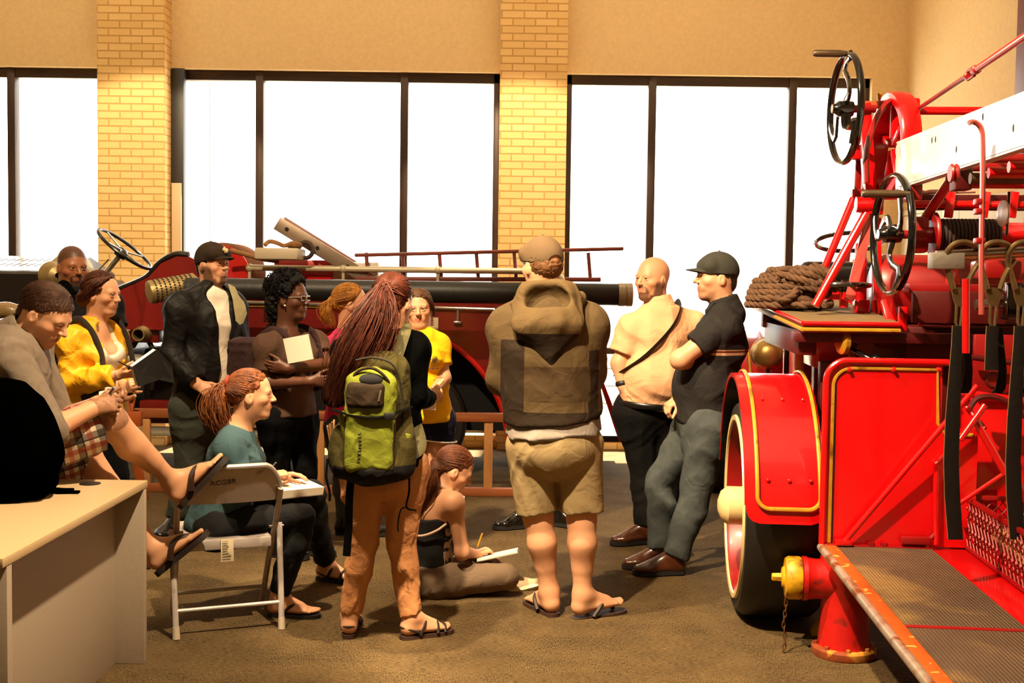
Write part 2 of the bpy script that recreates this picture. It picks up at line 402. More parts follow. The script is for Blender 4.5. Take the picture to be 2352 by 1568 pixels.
# ================================================================ the room
def structure(o): o['kind'] = 'structure'; return o
def carpet_mat():
    m = bpy.data.materials.new('carpet'); m.use_nodes = True; nt = m.node_tree; N = nt.nodes; L = nt.links; b = N['Principled BSDF']
    tc = N.new('ShaderNodeTexCoord')
    def noise(sc, s, det=2):
        mp = N.new('ShaderNodeMapping'); mp.inputs['Scale'].default_value = sc; L.new(tc.outputs['Object'], mp.inputs[0])
        n = N.new('ShaderNodeTexNoise'); n.inputs['Scale'].default_value = s; n.inputs['Detail'].default_value = det; L.new(mp.outputs[0], n.inputs[0]); return n
    a = noise((1, .2, 1), 230); c = noise((.2, 1, 1), 230); d = noise((1, 1, 1), 420); e = noise((1, 1, 1), 5, 4)
    ck = N.new('ShaderNodeTexChecker'); ck.inputs['Scale'].default_value = 2.0; L.new(tc.outputs['Object'], ck.inputs[0])
    ck.inputs[1].default_value = (.2, .2, .2, 1); ck.inputs[2].default_value = (.8, .8, .8, 1)
    mx = N.new('ShaderNodeMix'); mx.data_type = 'FLOAT'; L.new(ck.outputs[0], mx.inputs[0]); L.new(a.outputs[0], mx.inputs[2]); L.new(c.outputs[0], mx.inputs[3])
    ad = N.new('ShaderNodeMath'); ad.operation = 'ADD'; L.new(mx.outputs[0], ad.inputs[0]); L.new(d.outputs[0], ad.inputs[1])
    a2 = N.new('ShaderNodeMath'); a2.operation = 'MULTIPLY_ADD'; a2.inputs[1].default_value = .3; L.new(e.outputs[0], a2.inputs[0]); L.new(ad.outputs[0], a2.inputs[2])
    r = N.new('ShaderNodeValToRGB'); r.color_ramp.elements[0].position = .36; r.color_ramp.elements[1].position = .58
    mr = N.new('ShaderNodeMath'); mr.operation = 'MULTIPLY'; mr.inputs[1].default_value = .4; L.new(a2.outputs[0], mr.inputs[0]); L.new(mr.outputs[0], r.inputs[0])
    r.color_ramp.elements[0].color = (*lin('#120c06'), 1); r.color_ramp.elements[1].color = (*lin('#7c6541'), 1)
    L.new(r.outputs[0], b.inputs['Base Color']); b.inputs['Roughness'].default_value = .95; b.inputs['Specular IOR Level'].default_value = .15
    bp = N.new('ShaderNodeBump'); bp.inputs['Strength'].default_value = .5; bp.inputs['Distance'].default_value = .004; L.new(ad.outputs[0], bp.inputs['Height']); L.new(bp.outputs[0], b.inputs['Normal'])
    return m
def brick_mat(name, c1, c2, mort):
    m = bpy.data.materials.new(name); m.use_nodes = True; nt = m.node_tree; N = nt.nodes; L = nt.links; b = N['Principled BSDF']
    tc = N.new('ShaderNodeTexCoord'); sp = N.new('ShaderNodeSeparateXYZ'); L.new(tc.outputs['Object'], sp.inputs[0])
    ad = N.new('ShaderNodeMath'); L.new(sp.outputs[0], ad.inputs[0]); L.new(sp.outputs[1], ad.inputs[1])
    cb = N.new('ShaderNodeCombineXYZ'); L.new(ad.outputs[0], cb.inputs[0]); L.new(sp.outputs[2], cb.inputs[1])
    bt = N.new('ShaderNodeTexBrick'); L.new(cb.outputs[0], bt.inputs[0]); bt.inputs['Scale'].default_value = 1.0
    bt.inputs['Brick Width'].default_value = .2033; bt.inputs['Row Height'].default_value = .0677; bt.inputs['Mortar Size'].default_value = .0075
    bt.inputs['Mortar Smooth'].default_value = .3; bt.inputs['Color1'].default_value = (*lin(c1), 1); bt.inputs['Color2'].default_value = (*lin(c2), 1); bt.inputs['Mortar'].default_value = (*lin(mort), 1)
    L.new(bt.outputs[0], b.inputs['Base Color']); b.inputs['Roughness'].default_value = .85
    n = N.new('ShaderNodeTexNoise'); n.inputs['Scale'].default_value = 120; L.new(tc.outputs['Object'], n.inputs[0])
    ma = N.new('ShaderNodeMath'); ma.operation = 'MULTIPLY_ADD'; ma.inputs[1].default_value = -2.0; L.new(bt.outputs['Fac'], ma.inputs[0]); L.new(n.outputs[0], ma.inputs[2])
    bp = N.new('ShaderNodeBump'); bp.inputs['Strength'].default_value = .6; bp.inputs['Distance'].default_value = .005; L.new(ma.outputs[0], bp.inputs['Height']); L.new(bp.outputs[0], b.inputs['Normal'])
    return m
def block_mat():
    m = brick_mat('painted block', '#e2d9c4', '#dcd2bb', '#a89c86')
    bt = [n for n in m.node_tree.nodes if n.type == 'TEX_BRICK'][0]
    bt.inputs['Brick Width'].default_value = .4; bt.inputs['Row Height'].default_value = .2; bt.inputs['Mortar Size'].default_value = .008
    return m
plaster = M('plaster', '#dfc596', .9, var=.05, vscale=30, bump=.25, bscale=160, spec=.2)
bronze = M('bronze frame', '#3b2c26', .45, metal=.5)
brick = brick_mat('yellow brick', '#e2c083', '#d9b574', '#bf9658')
YW = 10.95                                   # glass plane
floor = structure(MB().box((-7.6, -3, -.1), (3.7, 11.1, 0)).build('floor', carpet_mat()))
structure(MB().box((-7.6, -3, 5.0), (3.7, 11.1, 5.1)).build('ceiling', M('ceiling paint', '#c9b99b', .9)))
wb = MB().box((-7.6, 10.82, 3.48), (3.7, 11.05, 5.0))
wb.box((3.3, 10.82, 0), (3.7, 11.05, 3.48)); wb.build('wall_back', plaster)['kind'] = 'structure'
structure(MB().box((3.62, -3, 2.25), (3.85, 11.05, 5.0)).build('wall_right', plaster))
structure(MB().box((3.60, -3, 0), (3.85, 10.82, 2.25)).build('trim_1', block_mat()))
structure(MB().box((-7.7, -3, 0), (-7.5, 11.05, 5.0)).build('wall_left', plaster))
structure(MB().box((-7.6, -3.2, 0), (3.8, -3.0, 5.0)).build('wall_front', plaster))
structure(MB().box((3.50, 7.95, 2.25), (3.62, 8.2, 5.0), .004).build('trim_2', M('dark red paint', '#5a130d', .5)))
pale = brick_mat('washed out brick', '#f1e9d8', '#ece3d0', '#d8ceb8')  # daylight glare put into the colour of the brick outside
PILL = [(-7.45, -6.84), (-3.79, -3.18), (-.14, .47)]
for i, (a, b) in enumerate(PILL):
    structure(MB().box((a, 10.6, 0), (b, 11.05, 5.0)).build('pillar_%d' % (i + 1), brick))
    structure(MB().box((a, 11.08, 0), (b, 12.15, 3.9)).build('exterior_pillar_%d' % (i + 1), pale))
glass = bpy.data.materials.new('window glass'); glass.use_nodes = True
_n = glass.node_tree.nodes; _l = glass.node_tree.links; _n.remove(_n['Principled BSDF'])
_t = _n.new('ShaderNodeBsdfTransparent'); _g = _n.new('ShaderNodeBsdfGlossy'); _g.inputs[1].default_value = .02; _m = _n.new('ShaderNodeMixShader')
_t.inputs[0].default_value = (.97, .97, .96, 1); _m.inputs[0].default_value = .05
_l.new(_t.outputs[0], _m.inputs[1]); _l.new(_g.outputs[0], _m.inputs[2]); _l.new(_m.outputs[0], _n['Material Output'].inputs[0])
BAYS = [(-6.84, -3.79, (-6.03, -4.70)), (-3.18, -.14, (-2.383, -1.033)), (.47, 3.32, (1.28, 2.59))]
for i, (a, b, mull) in enumerate(BAYS):
    f = MB(); z1 = 3.48
    f.box((a, YW - .05, z1 - .09), (b, YW + .05, z1), .004); f.box((a, YW - .05, .12), (b, YW + .05, .18), .004)
    f.box((a, YW - .04, .88), (b, YW + .04, .94), .004)
    for x in (a + .03, b - .03): f.box((x - .03, YW - .05, .12), (x + .03, YW + .05, z1), .004)
    for x in mull: f.box((x - .036, YW - .06, .12), (x + .036, YW + .05, z1), .004)
    fr = structure(f.build('window_%d' % (i + 1), bronze))
    xs = [a] + list(mull) + [b]
    for j in range(3):
        MB().box((xs[j] + .02, YW - .003, .15), (xs[j + 1] - .02, YW + .003, z1 - .05)).build('glass_pane', glass, fr)
    cb = MB().box((a, 10.70, 0), (b, 11.03, .12), .004).build('trim_%d' % (i + 3), brick); structure(cb)
# thin white edge strip and cover on the jamb beside the left pillar
structure(MB().box((-3.175, 10.78, .13), (-3.06, 10.87, 3.47), .004).box((-3.165, 10.755, .3), (-3.075, 10.78, 2.42), .004, 1).build('trim_6', [M('jamb black', '#120d0b', .5), M('jamb cover', '#b9a582', .6)]))
structure(MB().box((-9, 11.05, -.12), (9, 40, -.02)).build('exterior_ground', M('concrete', '#d8d4c8', .9, var=.05)))
structure(MB().box((-7.6, 11.1, 3.62), (5.0, 11.2, 3.75)).build('exterior_soffit', M('soffit', '#cfc6b4', .9)))
structure(MB().box((-3.9, 13.6, -.02), (-3.68, 14.1, 3.9)).build('exterior_column', M('pebble concrete', '#4d3d2a', .9, var=.3, vscale=60)))
ew = MB()
for k in range(4): ew.box((.2, 13.2, -.02 + k * .2), (6, 13.45, .17 + k * .2), .008)
structure(ew.build('exterior_wall', M('white stone', '#e6e2d8', .9)))
# ================================================================ people: generator
def yawvec(th): return np.array([math.sin(rad(th)), -math.cos(rad(th)), 0.0])
def lerp(a, b, t): return a + (b - a) * t
def nrm(a): a = np.asarray(a, float); return a / max(1e-9, np.linalg.norm(a))
UP = np.array([0, 0, 1.0])
EYE_W = M('eye white', '#a39286', .35); EYE_I = M('iris', '#3a2a1c', .2); EYE_P = M('pupil', '#060505', .1)
SKIN = M('skin', '#c08860', .5, spec=.4, bump=.12, bscale=220, sss=.1)
_a = SKIN.node_tree.nodes.new('ShaderNodeAttribute'); _a.attribute_name = 'pigment'
SKIN.node_tree.links.new(_a.outputs['Color'], SKIN.node_tree.nodes['Principled BSDF'].inputs['Base Color'])
def sst(x, a, b): t = np.clip((x - a) / (b - a), 0, 1); return t * t * (3 - 2 * t)
def band(x, a, b, s): return sst(x, a - s, a + s) * (1 - sst(x, b - s, b + s))
def beard_mask(chin=.17, side=.0, tash=1):
    """goatee and moustache; side > 0 adds the jaw line up to the ears"""
    def f(L):
        x, y, z = np.abs(L[:, 0]), L[:, 1], L[:, 2]; n = .012 * np.sin(x * 160) * np.sin(z * 140)
        m = band(z, -.56, -.305, .02) * (1 - sst(x + n, chin - .03, chin + .02)) * sst(y, .1, .18)
        if tash: m = np.maximum(m, band(z + n, -.225, -.18, .015) * (1 - sst(x, .12, .15)) * sst(y, .25, .3)); m = np.maximum(m, band(x + n, .115, chin, .015) * band(z, -.4, -.2, .02) * sst(y, .15, .22))
        if side: m = np.maximum(m, band(z + .25 * y + n, -.5, -.05, .05) * band(y, -.06, .07 + side, .03) * sst(x, .14, .2)); m = np.maximum(m, band(z + n, -.55, -.36, .03) * band(y, -.05, .25, .04) * sst(x, .05, .1))
        return m
    return f

class Person:
    def __init__(s, label, D, J, head, skin, sc=1.0, w=1.0, fem=False, hands=None, feet=None, belly=0.0, bodyvox=.0065, snap='LR'):
        s.D = D; s.sc = sc; s.w = w; s.fem = fem; s.label = label
        s.J = {k: np.array(P(v[0], v[1], D + (v[2] if len(v) > 2 else 0))) for k, v in J.items()}
        for k in snap: s.J['a' + k][2] = .075 * sc * (.93 if fem else 1) + .02     # soles on the carpet
        J = s.J; s.r = nrm(J['sR'] - J['sL']); s.a = nrm(J['neck'] - J['pel']); s.r = nrm(s.r - s.a * (s.r @ s.a)); s.f = np.cross(s.a, s.r)
        hy = s.r.copy()
        if 'hipyaw' in head: hy = np.cross(yawvec(head['hipyaw']), UP)
        s.hr = nrm(hy)
        hw = (.088 if not fem else .092) * sc * w
        J['hR'] = J['pel'] + s.hr * hw - s.a * .03 * sc; J['hL'] = J['pel'] - s.hr * hw - s.a * .03 * sc
        s.belly = belly
        # head frame
        s.H = head.get('H', .232 * sc); hp = head['c']; s.hc = np.array(P(hp[0], hp[1], D + (hp[2] if len(hp) > 2 else 0)))
        f = yawvec(head['yaw']); r = np.cross(f, UP); pt = rad(head.get('pitch', 0)); u = UP * math.cos(pt) + f * math.sin(pt); f = f * math.cos(pt) - UP * math.sin(pt)
        ro = rad(head.get('roll', 0)); r, u = r * math.cos(ro) + u * math.sin(ro), u * math.cos(ro) - r * math.sin(ro)
        s.hR = np.stack([r, f, u], 1)
        s.hands = hands or {}; s.feet = feet or {}
        s.tint = []; s.skin = np.array(lin(skin)); s.xprims = []; s.bodyvox = bodyvox; s.legfrac = 2.0
        s.base = np.array([J['pel'][0], J['pel'][1], 0.0]); s.root = None
    # ---- head coordinates (1 = head height; x right, y forward, z up; origin at eye level)
    def hp(s, x, y, z): return s.hc + s.hR @ (np.array([x, y, z]) * s.H)
    def hloc(s, X): return ((X - s.hc) @ s.hR) / s.H
    def hel(s, c, r, k=.03, **kw): return el(s.hp(*c), np.array(r) * s.H, s.hR, k * s.H, **kw)
    def hrc(s, a, b, ra, rb=None, k=.03, **kw): return rc(s.hp(*a), s.hp(*b), ra * s.H, None if rb is None else rb * s.H, k * s.H, **kw)
    def hcut(s, p, n): return (s.hp(*p), s.hR @ np.array(n, float))
    def head_prims(s, smile=0.0, nose=1.0, jaw=1.0, fat=0.0):
        P_ = [s.hel((0, -.07, .13), (.315, .415, .36)), s.hel((0, .06, -.1), (.262 + fat, .30, .36), k=.12),
              s.hrc((0, .02, -.28), (0, .235, -.405 * jaw), .17 + fat, .095, k=.1), s.hrc((-.07, .24, -.40 * jaw), (.07, .24, -.40 * jaw), .075, k=.08),
              s.hrc((-.15, .295, .055), (.15, .295, .055), .052, k=.08), s.hrc((0, .345, .03), (0, .435 * nose, -.115), .026, .043, k=.05),
              s.hel((-.038, .385, -.13), (.034, .04, .028), k=.025), s.hel((.038, .385, -.13), (.034, .04, .028), k=.025)]
        for q in (-1, 1):
            P_ += [s.hel((q * .175, .2 + .02 * smile, -.115 + .02 * smile), (.085 + fat, .1, .08), k=.09),
                   s.hel((q * .128, .385, 0), (.062, .075, .045), k=.05, op='sub')]
            e = (q * .123, .292, -.002)
            P_ += [s.hel(e, (.075, .074, .074), k=.012, cut=[s.hcut((0, .36, .020), (0, .30, -1))]), s.hel(e, (.073, .072, .072), k=.012, cut=[s.hcut((0, .36, -.018), (0, .1, 1))])]
            P_ += [s.hel((q * .318, -.035, -.05), (.03, .075, .112), k=.02), s.hel((q * .345, -.01, -.04), (.016, .04, .07), k=.012, op='sub')]
        ml = .105 + .02 * smile; up = .03 * smile
        P_ += [s.hel((0, .29, -.255), (.15, .07, .09), k=.07)]
        for q in (-1, 1):
            P_ += [s.hrc((0, .352, -.238), (q * ml, .292, -.25 + up), .021, .010, k=.025), s.hrc((0, .346, -.278), (q * ml * .85, .292, -.264 + up), .024, .010, k=.025)]
            P_ += [s.hrc((q * .02, .362, -.257), (q * ml, .315, -.256 + up), .0055, k=.012, op='sub')]
        nb = s.J['neck']; P_ += [rc(nb - s.a * .04 * s.sc, s.hp(0, -.1, -.2), .06 * s.sc * s.w, .056 * s.sc * (s.w * .5 + .5), .05)]
        return P_
    def lips(s, col, smile=0.0):
        s.tint.append((col, lambda L: .85 * (1 - sst(np.abs(L[:, 0]), .07, .125)) * (1 - sst(np.abs(L[:, 2] + .258 - .9 * (smile * .12) * np.abs(L[:, 0]) * 2), .030, .046)) * sst(L[:, 1], .27, .31)))
    def region(s, col, mask): s.tint.append((col, mask))
    # ---- body pieces; t is how far the surface stands off the skin
    def torso(s, t=0.0, cut=(), pel=True, chest=1.0):
        J = s.J; sc, w = s.sc, s.w; a, r, f = s.a, s.r, s.f; pl, nk = J['pel'], J['neck']; wa = lerp(pl, nk, .36); ch = lerp(pl, nk, .70)
        fm = s.fem; q = lambda x, y: (x * sc * w + t, y * sc * w + t)
        o = []
        if pel: o += [ec(pl - s.a * .02, wa, q(.150 if not fm else .158, .112), q(.137 if not fm else .118, .10 if not fm else .09), s.r, .06, cut),
                      el(pl - f * .05 * sc - a * .04, np.array([.13, .1, .1]) * sc * w + t, np.stack([r, f, a], 1), .06, cut)]
        o += [ec(wa, ch, q(.137 if not fm else .118, .10 if not fm else .09), q(.152 if not fm else .132, .112 if not fm else .098), s.r, .06, cut),
              ec(ch, nk - a * .045 * sc, q(.152 if not fm else .132, .112 if not fm else .098), q(.085, .062), s.r, .05, cut)]
        for k in 'LR':
            sh = J['s' + k]; o += [rc(nk - a * .035 * sc, sh, .056 * sc * w + t, .05 * sc * w + t, .05, cut), rc(lerp(ch, sh, .45), sh - a * .02, .075 * sc * w + t, .052 * sc * w + t, .06, cut)]
        if fm:
            for q2 in (-1, 1): o.append(el(ch + f * .085 * sc * w + r * q2 * .068 * sc * w - a * .005, np.array([.062, .06, .062]) * sc * w * chest + t * .7, np.stack([r, f, a], 1), .04, cut))
        if s.belly: o.append(el(lerp(pl, nk, .3) + f * .05 * w, np.array([.14 * w + s.belly * .4, .10 + s.belly, .16]) + t, np.stack([r, f, a], 1), .08, cut))
        return o
    def limb(s, pts, rads, t, frac, k=.03, flare=0.0, cut=(), start=0.0, bulge=()):
        """frac counts joints: 1.5 = half way down the second bone"""
        o = []
        for i in range(len(pts) - 1):
            f0 = min(max(start - i, 0), 1); f1 = min(max(frac - i, 0), 1)
            if f1 <= f0: continue
            a, b = pts[i], pts[i + 1]; c = list(cut); e = lerp(a, b, f1)
            r0 = lerp(rads[i][0], rads[i][1], f0) + t; r1 = lerp(rads[i][0], rads[i][1], f1) + t + (flare if f1 < 1 or i == len(pts) - 2 else 0)
            if f1 < 1 or (i == len(pts) - 2 and frac < len(pts) - 1): c.append((e, b - a))
            if f0 > 0: c.append((lerp(a, b, f0), a - b))
            o.append(rc(lerp(a, b, f0), e + (nrm(b - a) * r1 if c and f1 < 1 else 0), r0, r1, k, c))
        return o
    def arm(s, k, t=0.0, frac=2.0, flare=0.0, start=0.0, cut=()):
        q = s.sc * (s.w * .6 + .4) * (.88 if s.fem else 1); J = s.J
        return s.limb([J['s' + k], J['e' + k], J['w' + k]], [(.054 * q, .043 * q), (.046 * q, .029 * q)], t, frac, .03, flare, cut, start)
    def leg(s, k, t=0.0, frac=2.0, flare=0.0, start=0.0, cut=()):
        q = s.sc * (s.w * .7 + .3); J = s.J; o = s.limb([J['h' + k], J['k' + k], J['a' + k]], [(.088 * q, .060 * q), (.054 * q, .034 * q)], t, frac, .025, flare, cut, start)
        if frac > 1.5:
            kn, an = J['k' + k], J['a' + k]; d = nrm(an - kn); th = nrm(kn - J['h' + k]); back = nrm(d - th * (d @ th)) if np.linalg.norm(np.cross(d, th)) > .25 else -s.f
            back = nrm(back - d * (back @ d)); o += [rc(lerp(kn, an, .14) + back * .010, lerp(kn, an, .34) + back * .016 * q, .050 * q + t, .053 * q + t, .03, cut), rc(lerp(kn, an, .34) + back * .016 * q, lerp(kn, an, .62) + back * .004, .053 * q + t, .036 * q + t, .03, cut)]
        return o
    def hand(s, k, d, n, curl=(35, 40, 30), sc=None, thumb=.5, spread=.0, pinch=0.0):
        sc = (sc or s.sc) * (.92 if s.fem else 1.0); w_ = s.J['w' + k]; d = nrm(d); n = nrm(np.asarray(n, float) - d * (np.asarray(n, float) @ d)); t = np.cross(d, n) * (1 if k == 'R' else -1)
        o = [ec(w_ - d * .01, w_ + d * .078 * sc, (.027 * sc, .02 * sc), (.036 * sc, .012 * sc), t, .02), rc(w_ + d * .02 * sc + t * .018 * sc + n * .006, w_ + d * .055 * sc + t * .03 * sc + n * .006, .014 * sc, .011 * sc, .015)]
        for i, (off, L, rr) in enumerate(((.027, .074, .0088), (.009, .083, .0092), (-.0095, .076, .0088), (-.0275, .058, .0078))):
            p = w_ + d * (.084 - .005 * abs(i - 1)) * sc + t * off * sc; ang = 0.0; dd = nrm(d + t * spread * (1.5 - i) * .3)
            for j in range(3):
                ang += rad(curl[j] * (1 + .08 * i - (.25 * pinch if i == 0 else 0))); L2 = L * (.44, .32, .26)[j] * sc; v = dd * math.cos(ang) + n * math.sin(ang); q = p + v * L2
                o.append(rc(p, q, rr * sc * (1 - .08 * j), rr * sc * (.94 - .1 * j), .004)); p = q
        p = w_ + d * .03 * sc + t * .026 * sc + n * .006; v = nrm(d * .75 + t * (.75 - .5 * thumb) + n * .55 * thumb)
        for j, (L, rr) in enumerate(((.04, .0125), (.034, .0105), (.027, .009))):
            q = p + v * L * sc; o.append(rc(p, q, rr * sc, rr * sc * .88, .006)); p = q; v = nrm(v + d * .25 - t * .12 + n * .25 * thumb)
        return o
    def foot(s, k, d, up=UP, sc=None, t=0.0, toes=True):
        """bare foot; d = towards the toes, up = away from the sole"""
        sc = (sc or s.sc) * (.93 if s.fem else 1.0); a = s.J['a' + k]; d = nrm(d); up = nrm(np.asarray(up, float)); d = nrm(d - up * (d @ up)); r = np.cross(d, up); z = a - up * .075 * sc
        med = r * (-1 if k == 'R' else 1)
        o = [rc(a, z + d * -.022 * sc + up * .036 * sc, .033 * sc + t, .034 * sc + t, .03), rc(a + up * .01, z + d * .11 * sc + up * .033 * sc, .034 * sc + t, .026 * sc + t, .04),
             ec(z - d * .02 * sc + up * .026 * sc, z + d * .15 * sc + up * .017 * sc, (.031 * sc + t, .026 * sc + t), (.043 * sc + t, .016 * sc + t), r, .03)]
        if toes:
            for i, (off, L, rr) in enumerate(((.029, .205, .0125), (.012, .205, .009), (-.003, .197, .0085), (-.017, .187, .008), (-.030, .174, .008))):
                o.append(rc(z + d * .15 * sc + med * off * sc + up * .014, z + d * L * sc + med * off * 1.05 * sc + up * .011, rr * sc + t, rr * .9 * sc + t, .006))
        else: o.append(ec(z + d * .14 * sc + up * .017 * sc, z + d * .195 * sc + up * .015 * sc, (.043 * sc + t, .017 * sc + t), (.026 * sc + t, .012 * sc + t), r, .03))
        return o
    # ---- meshes
    def finish_body(s, prims_head, arms=True, legfrac=2.0, bare=False, tt=-.010):
        """one continuous skin: coarse below the clothes, fine on head, hands and feet"""
        J = s.J; pr = s.torso(tt) + prims_head + s.xprims
        for k in 'LR':
            pr += s.arm(k); pr += s.leg(k, 0.0 if bare else -.012, frac=legfrac)
            if k in s.hands: pr += s.hand(k, **s.hands[k])
            if k in s.feet: pr += s.foot(k, **s.feet[k])
        keep = [(s.hc - s.hR[:, 2] * .06 * s.H, .68 * s.H)]
        hs = [k for k in s.hands if not s.hands[k].get('hidden')]
        for k in s.hands: keep.append((J['w' + k] + nrm(s.hands[k]['d']) * .09, .135 * s.sc))
        for k in s.feet: keep.append((J['a' + k] + nrm(s.feet[k]['d']) * .07 - np.asarray(s.feet[k].get('up', UP)) * .04, .165 * s.sc))
        V, Q = sdf_surface(pr, s.bodyvox)
        ins = np.zeros(len(V), bool)
        for c, r in keep: ins |= ((V - V3(c)) ** 2).sum(1) < (r - .003) ** 2
        Q = Q[~ins[Q].all(1)]; VS = [V]; QS = [Q]; n = len(V)
        for i, (c, r) in enumerate(keep):
            sub = [p for p in pr if ((_bounds(p)[0] < c + r + .05) & (_bounds(p)[1] > c - r - .05)).all()]
            V, Q = sdf_surface(sub, .0036 if i == 0 else .0038, lo=c - r - .03, hi=c + r + .03)
            o = ((V - V3(c)) ** 2).sum(1) < r * r; Q = Q[o[Q].all(1)]
            VS.append(V); QS.append(Q + n); n += len(V)
        V = np.concatenate(VS); Q = np.concatenate(QS); used = np.unique(Q); mp = np.full(len(V), -1, np.int64); mp[used] = np.arange(len(used)); V = V[used]; Q = mp[Q]
        L = s.hloc(V); near = (np.abs(L) < .8).all(1); colr = np.ones((len(V), 4), np.float32); colr[:, :3] = s.skin
        base = [('_blush', lambda L: .35 * np.exp(-(((np.abs(L[:, 0]) - .19) / .09) ** 2 + ((L[:, 2] + .13) / .09) ** 2)) * sst(L[:, 1], .1, .2))]
        blush = s.skin * np.array([1.0, .72, .68])
        m = base[0][1](L) * near; colr[:, :3] += (blush - colr[:, :3]) * m[:, None]
        for col, mask in s.tint:
            m = mask(L) * near; colr[:, :3] += (np.array(lin(col)) - colr[:, :3]) * m[:, None]
        s.root = mesh_np('person', V, Q, SKIN, None, s.base)
        at = s.root.data.attributes.new('pigment', 'FLOAT_COLOR', 'POINT'); at.data.foreach_set('color', colr.ravel())
        s.root.location = Vector(s.base); tag(s.root, s.label, 'person')
        return s.root
    def wear(s, name, prims, mat, vox=.007, warp=None, fmat=None, label=None, **kw):
        V, Q = sdf_surface(prims, vox, warp=warp, **kw)
        o = mesh_np(name, V, Q, mat, s.root, s.base, fmat)
        if label: o['label'] = label
        return o
    def mb(s, name, mb, mats, label=None, smooth=40):
        b = s.base; mb.v = [(v[0] - b[0], v[1] - b[1], v[2] - b[2]) for v in mb.v]; o = mb.build(name, mats, s.root, smooth)
        if label: o['label'] = label
        return o
    def eyes(s, look=(0, 0), iris=None):
        for q in (-1, 1):
            m = MB(); c = s.hp(q * .123, .292, -.002); f = s.hR @ nrm([look[0], 1, look[1]]); r = .058 * s.H
            m.lathe([(math.sin(a) * r, math.cos(a) * r) for a in (0.02, .12, .22)], c, f, 14, 2); m.lathe([(math.sin(a) * r, math.cos(a) * r) for a in (.22, .35, .50)], c, f, 14, 1, False)
            m.lathe([(math.sin(a) * r, math.cos(a) * r) for a in (.5, .8, 1.2, 1.7, 2.3, 3.1)], c, f, 14, 0, False)
            s.mb('eye', m, [EYE_W, iris or EYE_I, EYE_P])
    def brows(s, mat, th=.018, z=.085):
        for q in (-1, 1):
            m = MB(); m.tube([s.hp(q * x, y, zz) for x, y, zz in ((.045, .35, z - .01), (.10, .342, z + .008), (.16, .31, z + .004), (.20, .265, z - .02))], [th * s.H * .8, th * s.H, th * s.H * .8, th * s.H * .3], 6, flat=(1, .5))
            s.mb('eyebrow', m, mat)
    def strands(s, mb, roots, guide, n, r, jit, seg=8, seed=1, mi=0):
        """loose locks: each runs from a root through the guide points with its own offset"""
        rs = random.Random(seed); n = int(n * 2.0); r = r * .62
        for i in range(n):
            o = [np.array([rs.gauss(0, jit), rs.gauss(0, jit), rs.gauss(0, jit)]) for _ in range(len(guide) + 1)]
            a = roots[rs.randrange(len(roots))]; off = np.array([rs.gauss(0, 1), rs.gauss(0, 1), rs.gauss(0, .6)])
            pts = [a] + [np.asarray(g[0]) + off * g[1] + o[j] * .5 for j, g in enumerate(guide)]
            sp = spline(pts, 5); k = len(sp); mb.tube(sp, [r * (1 - .75 * (j / (k - 1)) ** 2) for j in range(k)], 4, mi=mi)
    def comb(s, mb, gather, n, radii=(.35, .45, .40), c=(0, -.08, .12), keep=None, r=.0032, seed=1, lift=.0, jit=.03, mi=0):
        """strands combed over the scalp from the hair line to one gathering direction"""
        rs = random.Random(seed); g = nrm(gather); k = 0; n = int(n * 2.0); r = r * .62
        while k < n:
            th = rs.uniform(0, 2 * PI); zc = rs.uniform(-.75, 1); d = np.array([math.sqrt(1 - zc * zc) * math.sin(th), math.sqrt(1 - zc * zc) * math.cos(th), zc])
            if keep is not None and not keep(d): continue
            k += 1; w0 = math.acos(max(-1, min(1, float(d @ g)))) + 1e-4; pts = []; m = 9; ph = rs.uniform(0, 6); e = np.array([rs.gauss(0, jit), rs.gauss(0, jit), rs.gauss(0, jit)])
            for j in range(m):
                t = j / (m - 1); q = (math.sin((1 - t) * w0) * d + math.sin(t * w0) * g) / math.sin(w0) + e * math.sin(PI * t) ; q = nrm(q)
                pts.append(s.hp(*(np.array(c) + q * np.array(radii) * (1.0 + lift + .012 * math.sin(ph + 5 * t)))))
            mb.tube(pts, [r * .6] + [r] * (m - 2) + [r * .6], 4, mi=mi)
    def shirt_collar(s, mat, label=None, R_=.078, points=True):
        nb, a, f, r = s.J['neck'], s.a, s.f, s.r; q = s.sc * s.w; ax = nrm(s.hp(0, -.1, -.2) - nb)
        pr = [ec(nb - ax * .035, nb + ax * .03, ((R_ + .012) * q, (R_ + .006) * q), (R_ * q, (R_ - .004) * q), r, .01), ec(nb + ax * .0, nb + ax * .09, ((R_ - .012) * q, (R_ - .014) * q), ((R_ - .01) * q, (R_ - .012) * q), r, .006, op='sub'),
              ]
        if points: pr.append(rc(nb + f * (R_ + .012) * q + ax * .02, nb + f * .045 * q + ax * .06, .022, .03, .01, op='sub'))
        if points:
            for k in (-1, 1): pr += [ec(nb + f * .055 * q + r * k * .045 * q + ax * .02, nb + f * .088 * q + r * k * .052 * q - a * .035, (.028, .010), (.014, .010), r, .01)]
        return s.wear('collar', pr, mat, .0045, label=label)
    def cap(s, mat, brim_mat, tilt=0.0, back=True, label=None, z0=.06):
        """baseball cap: crown with button, brim"""
        cutp = s.hcut((0, .1, z0), (0, .10 + tilt, -1)); pr = [s.hel((0, -.06, .13), (.355, .455, .415), cut=[cutp]), s.hrc((-.2, .2, .22), (.2, .2, .22), .15, k=.1, cut=[cutp])]
        pr.append(s.hel((0, -.06, .10), (.335, .435, .36), k=.004, op='sub'))
        if back: pr.append(s.hel((0, -.5, z0 + .0), (.13, .2, .085), k=.01, op='sub'))
        c = s.wear('cap', pr, mat, .0035, label=label)
        rows = []
